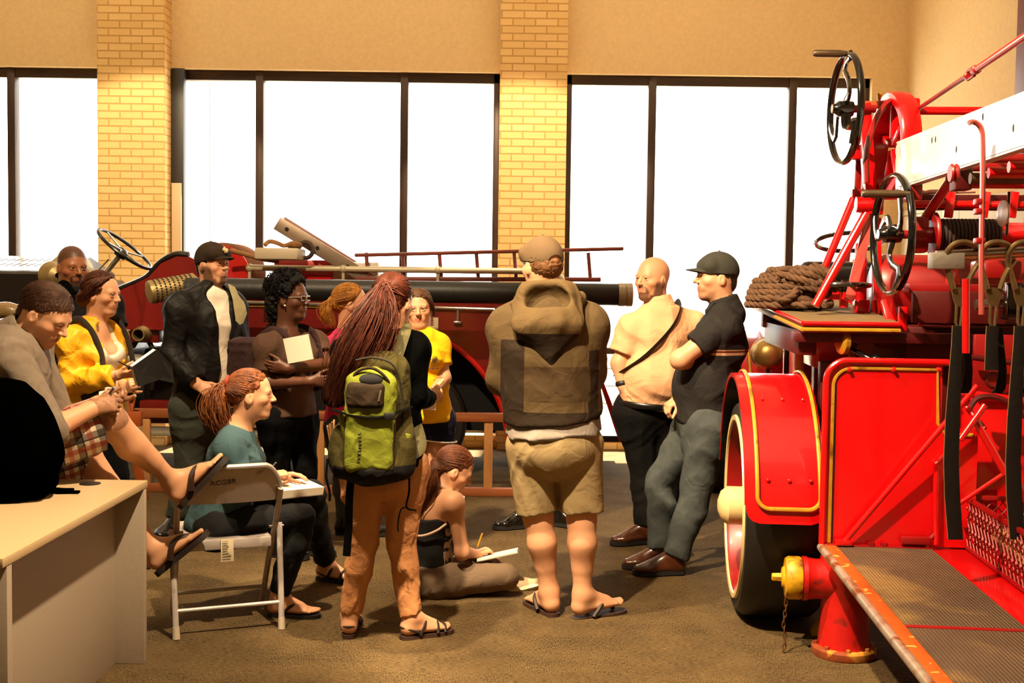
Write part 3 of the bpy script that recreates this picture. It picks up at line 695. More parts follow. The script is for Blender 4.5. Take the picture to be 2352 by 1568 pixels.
        for i in range(9):
            th = rad(-62 + 124 * i / 8); row = []
            for j in range(5):
                e = j / 4; x = math.sin(th) * (.335 + .0 * e); y = -.06 + math.cos(th) * (.44 + .29 * e * math.cos(th * .9)); x *= 1 - .12 * e
                row.append(s.hp(x, y, z0 + .085 - .07 * e * (1 - .3 * math.cos(th)) - .55 * x * x + .02))
            rows.append(row)
        m = MB().sheet(rows, .012 * s.H); b = s.base; m.v = [(v[0] - b[0], v[1] - b[1], v[2] - b[2]) for v in m.v]; m.build('brim', brim_mat, c)
        m = MB().ball(s.hp(0, -.06, .545), .022 * s.H, 10, 6); m.v = [(v[0] - b[0], v[1] - b[1], v[2] - b[2]) for v in m.v]; m.build('button', brim_mat, c)
        return c
    def sandal(s, k, mat_sole, mat_strap, d, up=UP, flip=True, sc=None, th=.018, gap=0.0, sr=.007):
        sc = (sc or s.sc) * (.93 if s.fem else 1.0); a = s.J['a' + k]; up = nrm(np.asarray(up, float)); d = nrm(d); d = nrm(d - up * (d @ up)); r = np.cross(d, up); z = a - up * (.075 + gap) * sc - up * .002
        med = r * (-1 if k == 'R' else 1); O = [(-.062, 0), (-.05, .027), (0, .033), (.06, .034), (.12, .043), (.17, .046), (.205, .034), (.222, .008), (.215, -.02), (.18, -.04), (.12, -.045), (.05, -.035), (0, -.034), (-.05, -.027)]
        b = s.base; m = MB(); pts = spline([z + d * x * sc + med * y * sc for x, y in O + O[:1]], 3)[:-1]; m.prism([p for p in pts], -Vector(up) * th)
        o = s.mb('sandal', m, mat_sole)
        def strap(p, rr): 
            q = MB(); q.tube(spline([z + d * x * sc + med * y * sc + up * h * sc for x, y, h in p], 5), rr, 6, flat=(1, .35) if False else None); q.v = [(v[0] - b[0], v[1] - b[1], v[2] - b[2]) for v in q.v]; q.build('strap', mat_strap, o)
        if flip:
            strap([(.035, .042, .0), (.075, .036, .042), (.12, .022, .047), (.165, .018, .008)], sr); strap([(.03, -.044, .0), (.07, -.038, .04), (.11, -.01, .05), (.165, .018, .008)], sr)
        else:
            strap([(.12, .05, 0), (.125, .03, .042), (.125, -.02, .044), (.12, -.05, 0)], .008); strap([(.165, .05, 0), (.165, .025, .034), (.165, -.02, .03), (.16, -.046, 0)], .007)
            strap([(.03, .04, 0), (.055, .036, .05), (.065, 0, .072), (.055, -.036, .05), (.03, -.04, 0)], .007); strap([(.03, .038, .01), (-.03, .034, .035), (-.058, 0, .04), (-.03, -.034, .035), (.03, -.038, .01)], .006)
        return o
    def shoe(s, k, mat, sole, d, up=UP, label=None, t=.007):
        o = s.wear('shoe', [dict(p, k=max(p['k'], .03)) for p in s.foot(k, d, up, t=t, toes=False)] + [rc(s.J['a' + k] - nrm(np.asarray(up, float)) * .02, s.J['a' + k] + nrm(np.asarray(up, float)) * .02, .044 * s.sc, .042 * s.sc, .02)], mat, .005, label=label)
        sc = s.sc * (.93 if s.fem else 1.0); up_ = nrm(np.asarray(up, float)); d_ = nrm(d); d_ = nrm(d_ - up_ * (d_ @ up_)); r = np.cross(d_, up_); z = s.J['a' + k] - up_ * .075 * sc; b = s.base
        O = [(-.06, 0), (-.045, .03), (.02, .034), (.1, .044), (.16, .047), (.2, .03), (.215, 0), (.2, -.03), (.16, -.047), (.1, -.044), (.02, -.034), (-.045, -.03)]
        m = MB().prism(spline([z + d_ * x * sc * 1.03 + r * y * sc * 1.1 + up_ * .008 for x, y in O + O[:1]], 3)[:-1], Vector(up_) * -.022); m.v = [(v[0] - b[0], v[1] - b[1], v[2] - b[2]) for v in m.v]; m.build('sole', sole, o)
        return o
    def short_hair(s, mat, t=.02, pt=(0, 0, .02), n=(0, .6, -.8), vox=.0036, rough=.0022, seed=3, top=0.0, side=True):
        pr = [s.hel((0, -.07, .13), (.315 + t, .415 + t, .36 + t + top), cut=[s.hcut(pt, n)])]
        pr += [s.hel((0, .06, .05), (.27 + t, .30 + t * .5, .30), k=.05, cut=[s.hcut((0, .12, .2), (0, .55, -.8))])]
        if side:
            for q in (-1, 1): pr.append(s.hrc((q * .285, .07, .1), (q * .272, .08, -.09), .03, .018, k=.05)); pr.append(s.hel((0, -.3, -.12), (.2, .13 + t, .2), k=.08))
        return s.wear('hair', pr, mat, vox, warp=wrinkle(rough, 380, seed, stretch=(1, 1, .3)) if rough else None)
# ================================================================ people: the thirteen in view
SK_L = '#cc9672'; SK_M = '#c58a60'; SK_D = '#54301f'; SK_B = '#8a5535'
def hair_mat(n, c1): return M('hair ' + n, c1, .6, spec=.3, var=.4, vscale=30, bump=.5, bscale=200, stretch=(1, 1, .18))
def cloth(n, c, **kw):
    a = dict(rough=.85, spec=.2, fold=.35, fscale=11, bump=.15, bscale=400, var=.06); a.update(kw); return M(n, c, **a)

# ---- man in the brown hooded jacket, seen from behind
def hoodie_man():
    J = dict(neck=(1256, 700), sL=(1172, 752), sR=(1346, 746), eL=(1156, 868, .06), eR=(1356, 862, .06), wL=(1240, 850, .30), wR=(1270, 870, .32),
             pel=(1272, 1005), kL=(1236, 1185, .02), kR=(1336, 1185), aL=(1262, 1383, .02), aR=(1338, 1372, -.02))
    p = Person('man seen from behind in brown hooded jacket, tan shorts and cap', 5.31, J, dict(c=(1243, 608), yaw=212, pitch=2, H=.245), SK_L, 1.03, 1.18,
               hands=dict(L=dict(d=(.6, .3, 0), n=(0, -1, 0)), R=dict(d=(-.6, .3, 0), n=(0, -1, 0))), feet=dict(L=dict(d=(-.45, .9, 0)), R=dict(d=(.9, .42, 0), up=(-.12, 0, 1))))
    p.lips('#b06a58'); p.finish_body(p.head_prims(), bare=True)
    hm = hair_mat('sandy', '#6b4527')
    pr = [p.hel((0, -.10, -.01), (.335, .425, .33), cut=[p.hcut((0, -.03, -.02), (0, .75, -.25)), p.hcut((0, -.1, .07), (0, 0, 1))])]
    p.wear('hair', pr, hm, .0036, warp=wrinkle(.0032, 300, 4))
    tan = cloth('cap tan', '#66523b', fold=.1); p.cap(tan, tan, label='tan cap with open back')
    bz = p.base; zz = lambda y: P(1270, y, 5.31).z; xx = lambda x: P(x, 850, 5.31).x - bz[0]
    kw = dict(rough=.85, spec=.2, fold=.45, fscale=10, bump=.15, bscale=400, var=.06)
    dk, br = '#281d12', '#43331f'
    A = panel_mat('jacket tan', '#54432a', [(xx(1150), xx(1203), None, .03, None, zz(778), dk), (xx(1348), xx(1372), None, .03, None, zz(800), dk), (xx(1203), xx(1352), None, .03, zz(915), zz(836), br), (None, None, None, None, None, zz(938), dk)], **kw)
    B_ = cloth('jacket dark', dk)
    hem = P(1270, 953, 5.31); cut = [(np.array(hem), -p.a)]
    pr = p.torso(.043, cut); pr += p.arm('L', .027, 1.85) + p.arm('R', .027, 1.85)
    pr.append(ec(lerp(p.J['pel'], p.J['neck'], .12), lerp(p.J['pel'], p.J['neck'], .55), (.20, .165), (.215, .165), p.r, .08, cut))
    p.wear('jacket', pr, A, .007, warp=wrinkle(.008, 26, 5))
    nb = p.J['neck']; bk = -p.f; R3 = np.stack([p.r, bk, p.a], 1)
    at = lambda x, y, z: nb + p.r * x + bk * y + p.a * z
    hz = nb[2]
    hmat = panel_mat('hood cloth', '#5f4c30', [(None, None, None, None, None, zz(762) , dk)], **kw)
    pr = [ec(at(-.09, .10, .03), at(.09, .10, .03), (.06, .085), (.06, .085), bk, .04), el(at(0, .155, -.07), (.155, .085, .11), R3, .05), ec(at(0, .165, -.09), at(0, .155, -.27), (.145, .06), (.03, .045), p.r, .05),
          rc(at(-.15, .05, .01), at(-.06, .20, -.07), .03, .028, .04), rc(at(.15, .05, .02), at(.05, .205, -.08), .032, .028, .04), rc(at(-.06, .21, -.07), at(.05, .215, -.08), .028, .028, .02),
          el(at(0, .15, .02), (.095, .055, .085), R3, .03, op='sub')]
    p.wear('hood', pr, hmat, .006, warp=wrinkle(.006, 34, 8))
    tee = cloth('grey tee', '#8f857c'); pr = p.torso(.042, [(np.array(P(1270, 992, 5.31)), -p.a), (np.array(P(1270, 925, 5.31)), p.a)]); p.wear('shirt', pr, tee, .008, warp=wrinkle(.006, 40, 6), label='grey shirt hem below the jacket')
    col = [ec(nb - p.a * .03, nb + p.a * .035, (.085, .08), (.07, .066), p.r, .02)]; p.wear('collar', col, M('pale collar', '#b8a890', .8), .006)
    sh = cloth('tan shorts', '#96815c'); pr = [q for q in p.torso(.026, [(np.array(P(1270, 975, 5.31)), p.a)])][:2]
    for k in 'LR': pr += [dict(q, k=.012) for q in p.leg(k, .018, .93, .006)]
    p.wear('shorts', pr, sh, .008, warp=wrinkle(.004, 34, 7))
    sole, strap = M('brown sandal sole', '#3a2214', .7), M('brown strap', '#2a170d', .6)
    p.sandal('L', sole, strap, (-.45, .9, 0), sr=.011); p.sandal('R', sole, strap, (.9, .42, 0), up=(-.05, 0, 1), gap=.012, sr=.011)
    p.eyes(); return p
HOODIE = hoodie_man()
DENIM = cloth('blue grey jeans', '#454a4a', var=.12, vscale=20); BLACK_JEANS = cloth('black jeans', '#070709', spec=.1); BLACK = cloth('black cotton', '#030303', spec=.03)
BLACK_SHOE = M('black leather', '#0d0b0a', .3); BROWN_SHOE = M('brown leather', '#4a2210', .28, coat=.3); SOLE = M('shoe sole', '#15100c', .8)
BROW_D = M('dark brow', '#22140c', .7); BROW_L = M('light brow', '#6b4426', .7)
def trousers(p, mat, t=.014, frac=1.93, flare=.004, seed=1, amp=.005, name='trousers', top=.10, vox=.0075, f=34, k=.014, label=None):
    tp = lerp(p.J['pel'], p.J['neck'], top); pr = p.torso(t + .004, [(tp, p.a)])[:2]
    for q in 'LR': pr += [dict(x, k=k) for x in p.leg(q, t, frac, flare)]
    for q in 'LR': pr.append(rc(p.J['h' + q], lerp(p.J['h' + q], p.J['k' + q], .25), .1 * p.sc * p.w + t, .088 * p.sc * (p.w * .7 + .3) + t, .04))
    return p.wear(name, pr, mat, vox, warp=wrinkle(amp, f, seed), label=label)
def tee(p, mat, t=.014, sleeve=.55, hem=-.05, flare=.012, seed=2, amp=.004, name='shirt', vox=.0065, neck=None, sleeves='LR', extra=(), f=30, label=None, fmat=None, at=None):
    hp = lerp(p.J['pel'], p.J['neck'], hem) if at is None else at; cut = [(hp, -p.a)]
    if neck is not None: cut2 = cut
    pr = p.torso(t, cut)
    if hem < .05: pr.append(ec(hp, lerp(p.J['pel'], p.J['neck'], .3), (.150 * p.sc * p.w + t + .01, .118 * p.sc * p.w + t + .01), (.137 * p.sc * p.w + t, .1 * p.sc * p.w + t), p.r, .05, cut))
    for q in sleeves: pr += [dict(x, k=.025) for x in p.arm(q, t, sleeve, flare)]
    pr += list(extra)
    if neck is not None: pr.append(el(p.J['neck'] + p.f * neck[0] + p.a * neck[1], np.array(neck[2:5]), np.stack([p.r, p.f, p.a], 1), .01, op='sub'))
    return p.wear(name, pr, mat, vox, warp=wrinkle(amp, f, seed), label=label, fmat=fmat)
def worn(p, *shapes): pass

# ---- young woman with the green backpack, from behind
def backpack_woman():
    J = dict(neck=(893, 762), sL=(800, 806, -.03), sR=(952, 798, .03), eL=(768, 905, .03), eR=(957, 908, .0), wL=(850, 905, .28), wR=(982, 918, .17),
             pel=(883, 1062), kL=(834, 1250), kR=(922, 1250, .02), aL=(803, 1425), aR=(946, 1420, -.02))
    p = Person('woman seen from behind with long red hair, black top and tan trousers', 4.96, J, dict(c=(905, 690), yaw=155, pitch=4, H=.232), SK_L, .96, 1.0, True,
               hands=dict(L=dict(d=(.8, .3, 0), n=(0, -1, .2)), R=dict(d=(.55, .4, .12), n=(-.5, .6, .3), curl=(65, 65, 40))), feet=dict(L=dict(d=(-.05, 1, 0)), R=dict(d=(.85, .45, 0))))
    p.lips('#b0604f'); p.finish_body(p.head_prims(nose=.98))
    chino = cloth('tan chino', '#b27a4e', fold=.5, fscale=16)
    trousers(p, chino, .010, 1.95, .006, 3, .0065, f=60)
    tee(p, BLACK, .016, 1.9, .02, .004, seed=8)
    hm = hair_mat('auburn', '#4a1e0d')
    pr = [p.hel((0, -.08, .12), (.345, .44, .395), cut=[p.hcut((0, .12, .1), (0, .75, -.25))]), p.hel((0, -.24, -.06), (.29, .24, .24), k=.1, cut=[p.hcut((0, -.02, 0), (0, 1, 0))])]
    tip = P(772, 860, 4.80)
    mid = P(835, 770, 4.78); top = P(893, 648, 4.83)
    pr += [ec(P(880, 690, 4.81), mid, (.034, .028), (.080, .042), (1, 0, 0), .04), ec(mid, P(800, 840, 4.80), (.085, .042), (.05, .035), (1, 0, 0), .04), rc(P(800, 840, 4.80), P(768, 930, 4.80), .035, .012, .03)]
    h = p.wear('hair', pr, hm, .005, warp=wrinkle(.003, 300, 3, stretch=(1, 1, .25)))
    m = MB(); roots = [np.array(P(x, y, 4.81)) for x, y in ((880, 640), (900, 645), (860, 660), (915, 660), (930, 680))]
    p.strands(m, roots, [(P(878, 664, 4.79), .012), (P(866, 715, 4.765), .034), (P(832, 790, 4.755), .044), (P(800, 850, 4.77), .034), (P(776, 915, 4.79), .022)], 260, .0032, .010, seed=4); gd = nrm((p.hloc(np.array([top]))[0] - np.array((0, -.08, .12))) / np.array((.35, .45, .4)))
    p.comb(m, gd, 320, (.355, .45, .405), keep=lambda d: d[1] * .75 - d[2] * .25 < .2, seed=2)
    p.mb('hair_strands', m, hm)
    so, st = M('brown sandal sole', '#3a2214', .7), M('dark strap', '#1d100a', .6)
    p.sandal('L', so, st, (-.05, 1, 0), flip=False); p.sandal('R', so, st, (.85, .45, 0), flip=False); p.eyes(); return p
BW = backpack_woman()
# ---- man in the dark polo leaning on the fender
def polo_man():
    J = dict(neck=(1668, 708), sL=(1658, 752, -.14), sR=(1652, 750, .20), eL=(1562, 826, -.16), eR=(1568, 852, .20), wL=(1612, 838, .10), wR=(1560, 912, .05),
             pel=(1618, 962, .03), kL=(1598, 1125, -.06), kR=(1512, 1108, .16), aL=(1548, 1285, -.05), aR=(1520, 1270, .1))
    p = Person('man in dark striped polo shirt and cap leaning on the fender', 6.15, J, dict(c=(1643, 636), yaw=280, pitch=-2, H=.252, hipyaw=275), SK_L, 1.02, 1.08, belly=.035,
               hands=dict(L=dict(d=(.7, .6, -.1), n=(.6, -.6, .4), curl=(20, 25, 15)), R=dict(d=(-.75, -.35, -.5), n=(.2, .2, -1), curl=(40, 50, 30))), feet=dict(), snap='LR')
    p.lips('#b06a58'); p.region('#7c5338', lambda L: .55 * band(L[:, 2] + .12 * np.sin(L[:, 1] * 9), -.56, -.2, .05) * sst(L[:, 1], .0, .12))
    p.finish_body(p.head_prims(smile=.6, nose=1.03, fat=.015))
    p.region; hm = hair_mat('black', '#1c130d'); p.short_hair(hm, .018, (0, 0, .0), seed=5)
    cp = cloth('grey green cap', '#35342e', fold=.1); p.cap(cp, cp, tilt=-.10, label='grey green baseball cap'); p.eyes((.0, 0)); p.brows(BROW_D)
    c = '#211e1d'; z = lambda y: P(1660, y, 6.15).z
    poly = panel_mat('polo cloth', c, [(None, None, None, None, z(812), z(806), '#b79070'), (None, None, None, None, z(806), z(802), '#5a1f16'), (None, None, None, None, z(802), z(799), '#a8835f')], rough=.8, spec=.2, fold=.5, fscale=9, bump=.15, bscale=400, var=.08)
    sl = cloth('polo sleeve', c, fold=.5, fscale=10)
    tee(p, poly, .022, 0, -.02, seed=12, amp=.007, f=24, sleeves='')
    for q in 'LR': p.wear('sleeve', p.arm(q, .022, .62, .012), sl, .0065, warp=wrinkle(.004, 40, 5))
    p.shirt_collar(sl)
    trousers(p, DENIM, .022, 1.97, .016, 13, .007, f=30)
    p.shoe('L', BROWN_SHOE, SOLE, (-1, -.12, 0)); p.shoe('R', BROWN_SHOE, SOLE, (-1, -.2, 0)); return p
polo_man()

# ---- bald man in the pale shirt
def shirt_man():
    J = dict(neck=(1515, 706), sR=(1452, 752, -.05), sL=(1590, 745, .06), eR=(1423, 834, -.06), eL=(1596, 850, .1), wR=(1430, 886, -.09), wL=(1572, 905, .0),
             pel=(1495, 935), kR=(1478, 1075), kL=(1532, 1070, .04), aR=(1484, 1200, -.02), aL=(1538, 1195, .05))
    p = Person('bald smiling man in pale peach shirt with black shoulder strap', 6.85, J, dict(c=(1497, 640), yaw=312, pitch=0, H=.262), SK_L, 1.04, 1.09, belly=.06,
               hands=dict(R=dict(d=(.15, -.1, -1), n=(.9, .3, 0), curl=(25, 30, 20)), L=dict(d=(-.2, -.3, -1), n=(-1, 0, 0))), feet=dict())
    _b = beard_mask(.16, .1); p.region('#5a3826', lambda L: .9 * _b(L)); p.lips('#b56f5c', 1)
    p.finish_body(p.head_prims(smile=.6, fat=.012)); p.eyes(); p.brows(BROW_L, .014)
    pk = cloth('peach shirt', '#d6a27a', fold=.5, fscale=10)
    tee(p, pk, .022, .72, .02, .016, seed=14, amp=.006, f=26)
    nb = p.J['neck']
    p.shirt_collar(pk, points=False)
    blk = cloth('black trousers', '#060505'); trousers(p, blk, .020, 1.98, .014, 15, .005)
    pl = p.J['pel']; bl = MB(); R_ = lerp(pl, nb, .035); pts = [R_ + p.r * math.cos(a) * (.150 * p.sc * p.w + .040) + p.f * (math.sin(a) * (.125 * p.w + .045) + .018) for a in np.linspace(0, 2 * PI, 41)[:-1]]
    bl.tube(pts, .018, 8, True, flat=(1, .35), up=p.a); belt = p.mb('belt', bl, BLACK_SHOE)
    bm_ = MB().box((-.022, -.004, -.018), (.022, .004, .018), .003, M4=Matrix.Translation(Vector(R_ + p.f * (.135 * p.w + .055) + p.r * .03)) @ Matrix([[*p.r, 0], [*p.f, 0], [*p.a, 0], [0, 0, 0, 1]]).transposed().to_4x4() if False else Matrix.Translation(Vector(R_ + p.f * (.125 * p.w + .074))) @ Matrix(np.stack([p.r, p.f, p.a], 1).tolist()).to_4x4())
    b = p.base; bm_.v = [(v[0] - b[0], v[1] - b[1], v[2] - b[2]) for v in bm_.v]; bm_.build('buckle', M('steel', '#b0a89a', .3, metal=1), belt)
    w_ = lerp(p.J['wR'], p.J['eR'], .1); d = nrm(p.J['wR'] - p.J['eR']); m = MB().torus(w_, d, .036, .011, 24, 8, flat=(1.3, .5)); p.mb('watch', m, M('black rubber', '#14100e', .5))
    sm = MB(); f_, r_, a_ = p.f, p.r, p.a
    pts = [nb + r_ * x + f_ * y + a_ * z for x, y, z in ((-.12, -.09, -.02), (-.115, .0, .035), (-.10, .075, .0), (-.03, .145, -.10), (.07, .172, -.21), (.15, .15, -.30), (.215, .06, -.38), (.21, -.06, -.42))]
    sm.tube(spline(pts, 6), .027, 8, flat=(1, .18), up=None); p.mb('shoulder_strap', sm, M('black webbing', '#120f0e', .8))
    p.feet = {}
    p.shoe('R', BROWN_SHOE, SOLE, (-.93, -.3, 0)); p.shoe('L', BROWN_SHOE, SOLE, (-.5, -.8, 0)); return p
shirt_man()

# ---- woman in the yellow T-shirt
def yellow_tee_woman():
    J = dict(neck=(965, 766), sR=(918, 794), sL=(1008, 790, .02), eR=(912, 865, .02), eL=(1020, 868, -.04), wR=(950, 915, -.14), wL=(990, 906, -.23),
             pel=(975, 955), kR=(955, 1075), kL=(998, 1075), aR=(958, 1195), aL=(1000, 1195))
    p = Person('smiling woman in yellow T-shirt and navy shorts beside the fire engine', 6.6, J, dict(c=(962, 708), yaw=2, pitch=2, roll=-3, H=.228), SK_L, .92, .98, True,
               hands=dict(L=dict(d=(-.5, -.3, -.3), n=(0, .7, -.4), curl=(50, 50, 30)), R=dict(d=(.7, -.2, .1), n=(0, .5, .5), curl=(50, 50, 30))), feet=dict())
    p.lips('#b8604e'); p.finish_body(p.head_prims(smile=.5, nose=.97), bare=True); p.eyes((.25, .02)); p.brows(BROW_D, .013)
    hm = hair_mat('brown', '#4a2c18'); p.short_hair(hm, .03, (0, .02, .06), (0, .62, -.75), seed=21, rough=.004)
    m = MB(); rs = [p.hp(x, .0, .45) for x in (-.1, 0, .1)]
    for q in (-1, 1): p.strands(m, [p.hp(q * .08, .28, .36), p.hp(q * .12, .2, .42)], [(p.hp(q * .27, .2, .22), .006), (p.hp(q * .345, .06, -.02), .006), (p.hp(q * .34, -.06, -.2), .008)], 24, .004, .004, seed=5 + q)
    p.comb(m, (0, -.85, .35), 170, (.345, .445, .39), keep=lambda d: d[2] > .15 - .55 * d[1] * (d[1] < 0) and d[2] * .75 + .45 * -d[1] > .12, seed=8); p.mb('hair_strands', m, hm)
    ye = panel_mat('yellow cotton', '#ecb512', [], rough=.85, spec=.2, fold=.45, fscale=11, var=.05)
    tee(p, ye, .016, .66, -.04, .022, seed=23, amp=.005)
    nv = cloth('navy shorts', '#11122c'); pr = p.torso(.02, [(lerp(p.J['pel'], p.J['neck'], .1), p.a)])[:2]
    for k in 'LR': pr += [dict(q, k=.012) for q in p.leg(k, .022, .42, .012)]
    sh = p.wear('shorts', pr, nv, .007, warp=wrinkle(.004, 40, 4))
    for k in 'LR':
        c = lerp(p.J['h' + k], p.J['k' + k], .41); d = nrm(p.J['k' + k] - p.J['h' + k]); m = MB().torus(c, d, .112, .004, 32, 6); b = p.base; m.v = [(v[0] - b[0], v[1] - b[1], v[2] - b[2]) for v in m.v]; m.build('hem_trim', M('white trim', '#d8d2c6', .7), sh)
    m = MB(); ch = lerp(p.J['pel'], p.J['neck'], .68)     # small dark print on the chest
    rs = random.Random(3); c0 = ch - p.r * .068 + p.f * .148 - p.a * .005
    for i in range(5): m.torus(c0 + p.r * rs.uniform(-.012, .012) + p.a * rs.uniform(-.01, .02), p.f, rs.uniform(.008, .018), .0016, 14, 5)
    for j in range(2):
        for i in range(7): m.box((-.0022, -.002, -.004), (.0022, .002, .004), M4=Matrix.Translation(Vector(c0 + p.r * (i - 3) * .007 - p.a * (.026 + .012 * j) + p.f * .002)))
    p.mb('shirt_print', m, M('print ink', '#3a2a0c', .8))
    p.shoe('L', BLACK_SHOE, SOLE, (0, -1, 0)); p.shoe('R', BLACK_SHOE, SOLE, (-.1, -1, 0)); return p
YT = yellow_tee_woman()

# ---- woman in the pink T-shirt, half hidden
def pink_woman():
    J = dict(neck=(795, 765), sR=(762, 800, -.12), sL=(850, 790, .14), eR=(765, 880, -.13), eL=(862, 880, .1), wR=(830, 900, -.1), wL=(850, 905, .0),
             pel=(805, 965), kR=(790, 1080), kL=(825, 1080), aR=(790, 1195), aL=(825, 1195))
    p = Person('blonde woman in bright pink T-shirt behind the red haired woman', 6.95, J, dict(c=(808, 696), yaw=100, pitch=2, H=.235), SK_L, .95, .95, True,
               hands=dict(R=dict(d=(1, 0, 0), n=(0, 0, 1)), L=dict(d=(1, -.3, 0), n=(0, 0, 1))), feet=dict())
    p.lips('#b8604e'); p.finish_body(p.head_prims()); p.eyes(); p.brows(BROW_L, .012)
    hm = hair_mat('blonde', '#96601f')
    pr = [p.hel((0, -.08, .13), (.345, .445, .395), cut=[p.hcut((0, .06, .1), (0, .72, -.5))]), p.hel((0, -.47, .06), (.1, .12, .12), k=.06), p.hel((0, -.28, -.05), (.28, .2, .24), k=.1)]
    pr += [p.hrc((0, -.52, .04), (0, -.60, -.22), .11, .12, .05), p.hrc((0, -.60, -.22), (0, -.50, -.50), .12, .05, .05)]
    p.wear('hair', pr, hm, .0045, warp=wrinkle(.003, 300, 7, stretch=(1, 1, .3)))
    m = MB(); p.strands(m, [p.hp(0, -.5, .1), p.hp(.05, -.45, .12), p.hp(-.05, -.5, .02)], [(p.hp(0, -.66, -.1), .014), (p.hp(0, -.62, -.35), .018), (p.hp(0, -.5, -.58), .012)], 60, .003, .01, seed=9)
    p.strands(m, [p.hp(.2, .2, .3), p.hp(.28, .1, .2)], [(p.hp(.36, -.1, .15), .01), (p.hp(.3, -.4, .06), .01)], 30, .003, .006, seed=10); p.comb(m, (0, -1, .08), 220, (.35, .45, .40), keep=lambda d: d[1] * .72 - (d[2]) * .5 < .1, seed=3); p.mb('hair_strands', m, hm)
    tee(p, cloth('pink cotton', '#d8285c'), .018, .6, -.05, .016, seed=25); trousers(p, DENIM, .012, seed=26)
    p.shoe('L', BLACK_SHOE, SOLE, (1, 0, 0)); p.shoe('R', BLACK_SHOE, SOLE, (1, -.1, 0)); return p
pink_woman()

# ---- woman with glasses and notebook
def glasses_woman():
    J = dict(neck=(658, 768), sR=(612, 796, -.15), sL=(722, 784, .13), eR=(612, 880, -.17), eL=(752, 836, .02), wR=(712, 876, -.26), wL=(660, 846, -.24),
             pel=(660, 945), kR=(640, 1090, -.03), kL=(704, 1085, .05), aR=(640, 1250, -.02), aL=(702, 1250, .06))
    p = Person('woman in glasses and brown T-shirt hugging a white notebook', 6.4, J, dict(c=(668, 684), yaw=74, pitch=0, H=.242), SK_D, .96, 1.02, True,
               hands=dict(R=dict(d=(1, -.1, .05), n=(.1, 1, .1), curl=(15, 20, 15)), L=dict(d=(-1, -.05, .1), n=(0, 1, .2), curl=(15, 25, 15))), feet=dict())
    p.lips('#7a3d33'); p.finish_body(p.head_prims(nose=.97)); p.eyes((0, 0)); p.brows(BROW_D, .012)
    hm = M('hair black curls', '#080504', .7, spec=.2, bump=1.0, bscale=160)
    pr = [p.hel((0, -.10, .22), (.42, .50, .42), cut=[p.hcut((0, .18, .2), (0, .8, -.42))]), p.hel((0, -.36, -.1), (.33, .26, .4), k=.1), p.hrc((0, -.34, -.35), (0, -.36, -.78), .22, .14, .12)]
    p.wear('hair', pr, hm, .005, warp=wrinkle(.008, 260, 31))
    m = MB(); rs = random.Random(5); 
    for i in range(420):       # tight curls
        th = rs.uniform(0, 2 * PI); ph = math.acos(rs.uniform(-.1, 1)); d = np.array([math.sin(ph) * math.cos(th), math.sin(ph) * math.sin(th), math.cos(ph)])
        if d[1] * .8 - d[2] * .42 > .12: continue
        if i < 300: c = p.hp(*(np.array([0, -.10, .22]) + d * np.array([.42, .50, .42])))
        else: c = p.hp(d[0] * .24, -.38 - .24 * abs(d[1]), -.1 - .68 * rs.random())
        n = nrm(c - p.hp(0, -.1, .1)); u = nrm(np.cross(n, [rs.random(), rs.random(), rs.random()])); w_ = np.cross(n, u); r = rs.uniform(.005, .011)
        m.tube([c + (u * math.cos(a) + w_ * math.sin(a)) * r + n * (a * .0022 - .004) for a in np.linspace(0, 9, 14)], .0022, 4)
    p.mb('hair_curls', m, hm)['kind'] = 'stuff'
    br = cloth('brown tee', '#4b3528'); tee(p, br, .017, .68, -.02, .02, seed=33, amp=.005, neck=(.11, -.0, .075, .07, .10))
    trousers(p, BLACK_JEANS, .010, 1.95, .006, 34); p.shoe('L', BLACK_SHOE, SOLE, (.9, -.4, 0)); p.shoe('R', BLACK_SHOE, SOLE, (.9, -.4, 0))
    m = MB(); fr = M('clear frame', '#c9b8a6', .2, metal=.6)
    for q in (-1, 1):
        c = p.hp(q * .13, .375, -.005); X = lambda x, z: c + p.hR @ (np.array([x, 0, z]) * p.H)
        m.tube([X(*v) for v in ((-.085, -.05), (-.085, .05), (.085, .055), (.085, -.045))], .0024, 6, True); m.tube([p.hp(q * .215, .375, .03), p.hp(q * .32, .0, .01)], .0022, 6)
    m.tube([p.hp(-.045, .38, .02), p.hp(0, .415, .03), p.hp(.045, .38, .02)], .0022, 6); p.mb('glasses', m, fr)
    p.mb('earring', MB().ball(p.hp(.335, .02, -.17), .006, 10, 8), M('pearl', '#e8e2d8', .2)); return p
GW = glasses_woman()

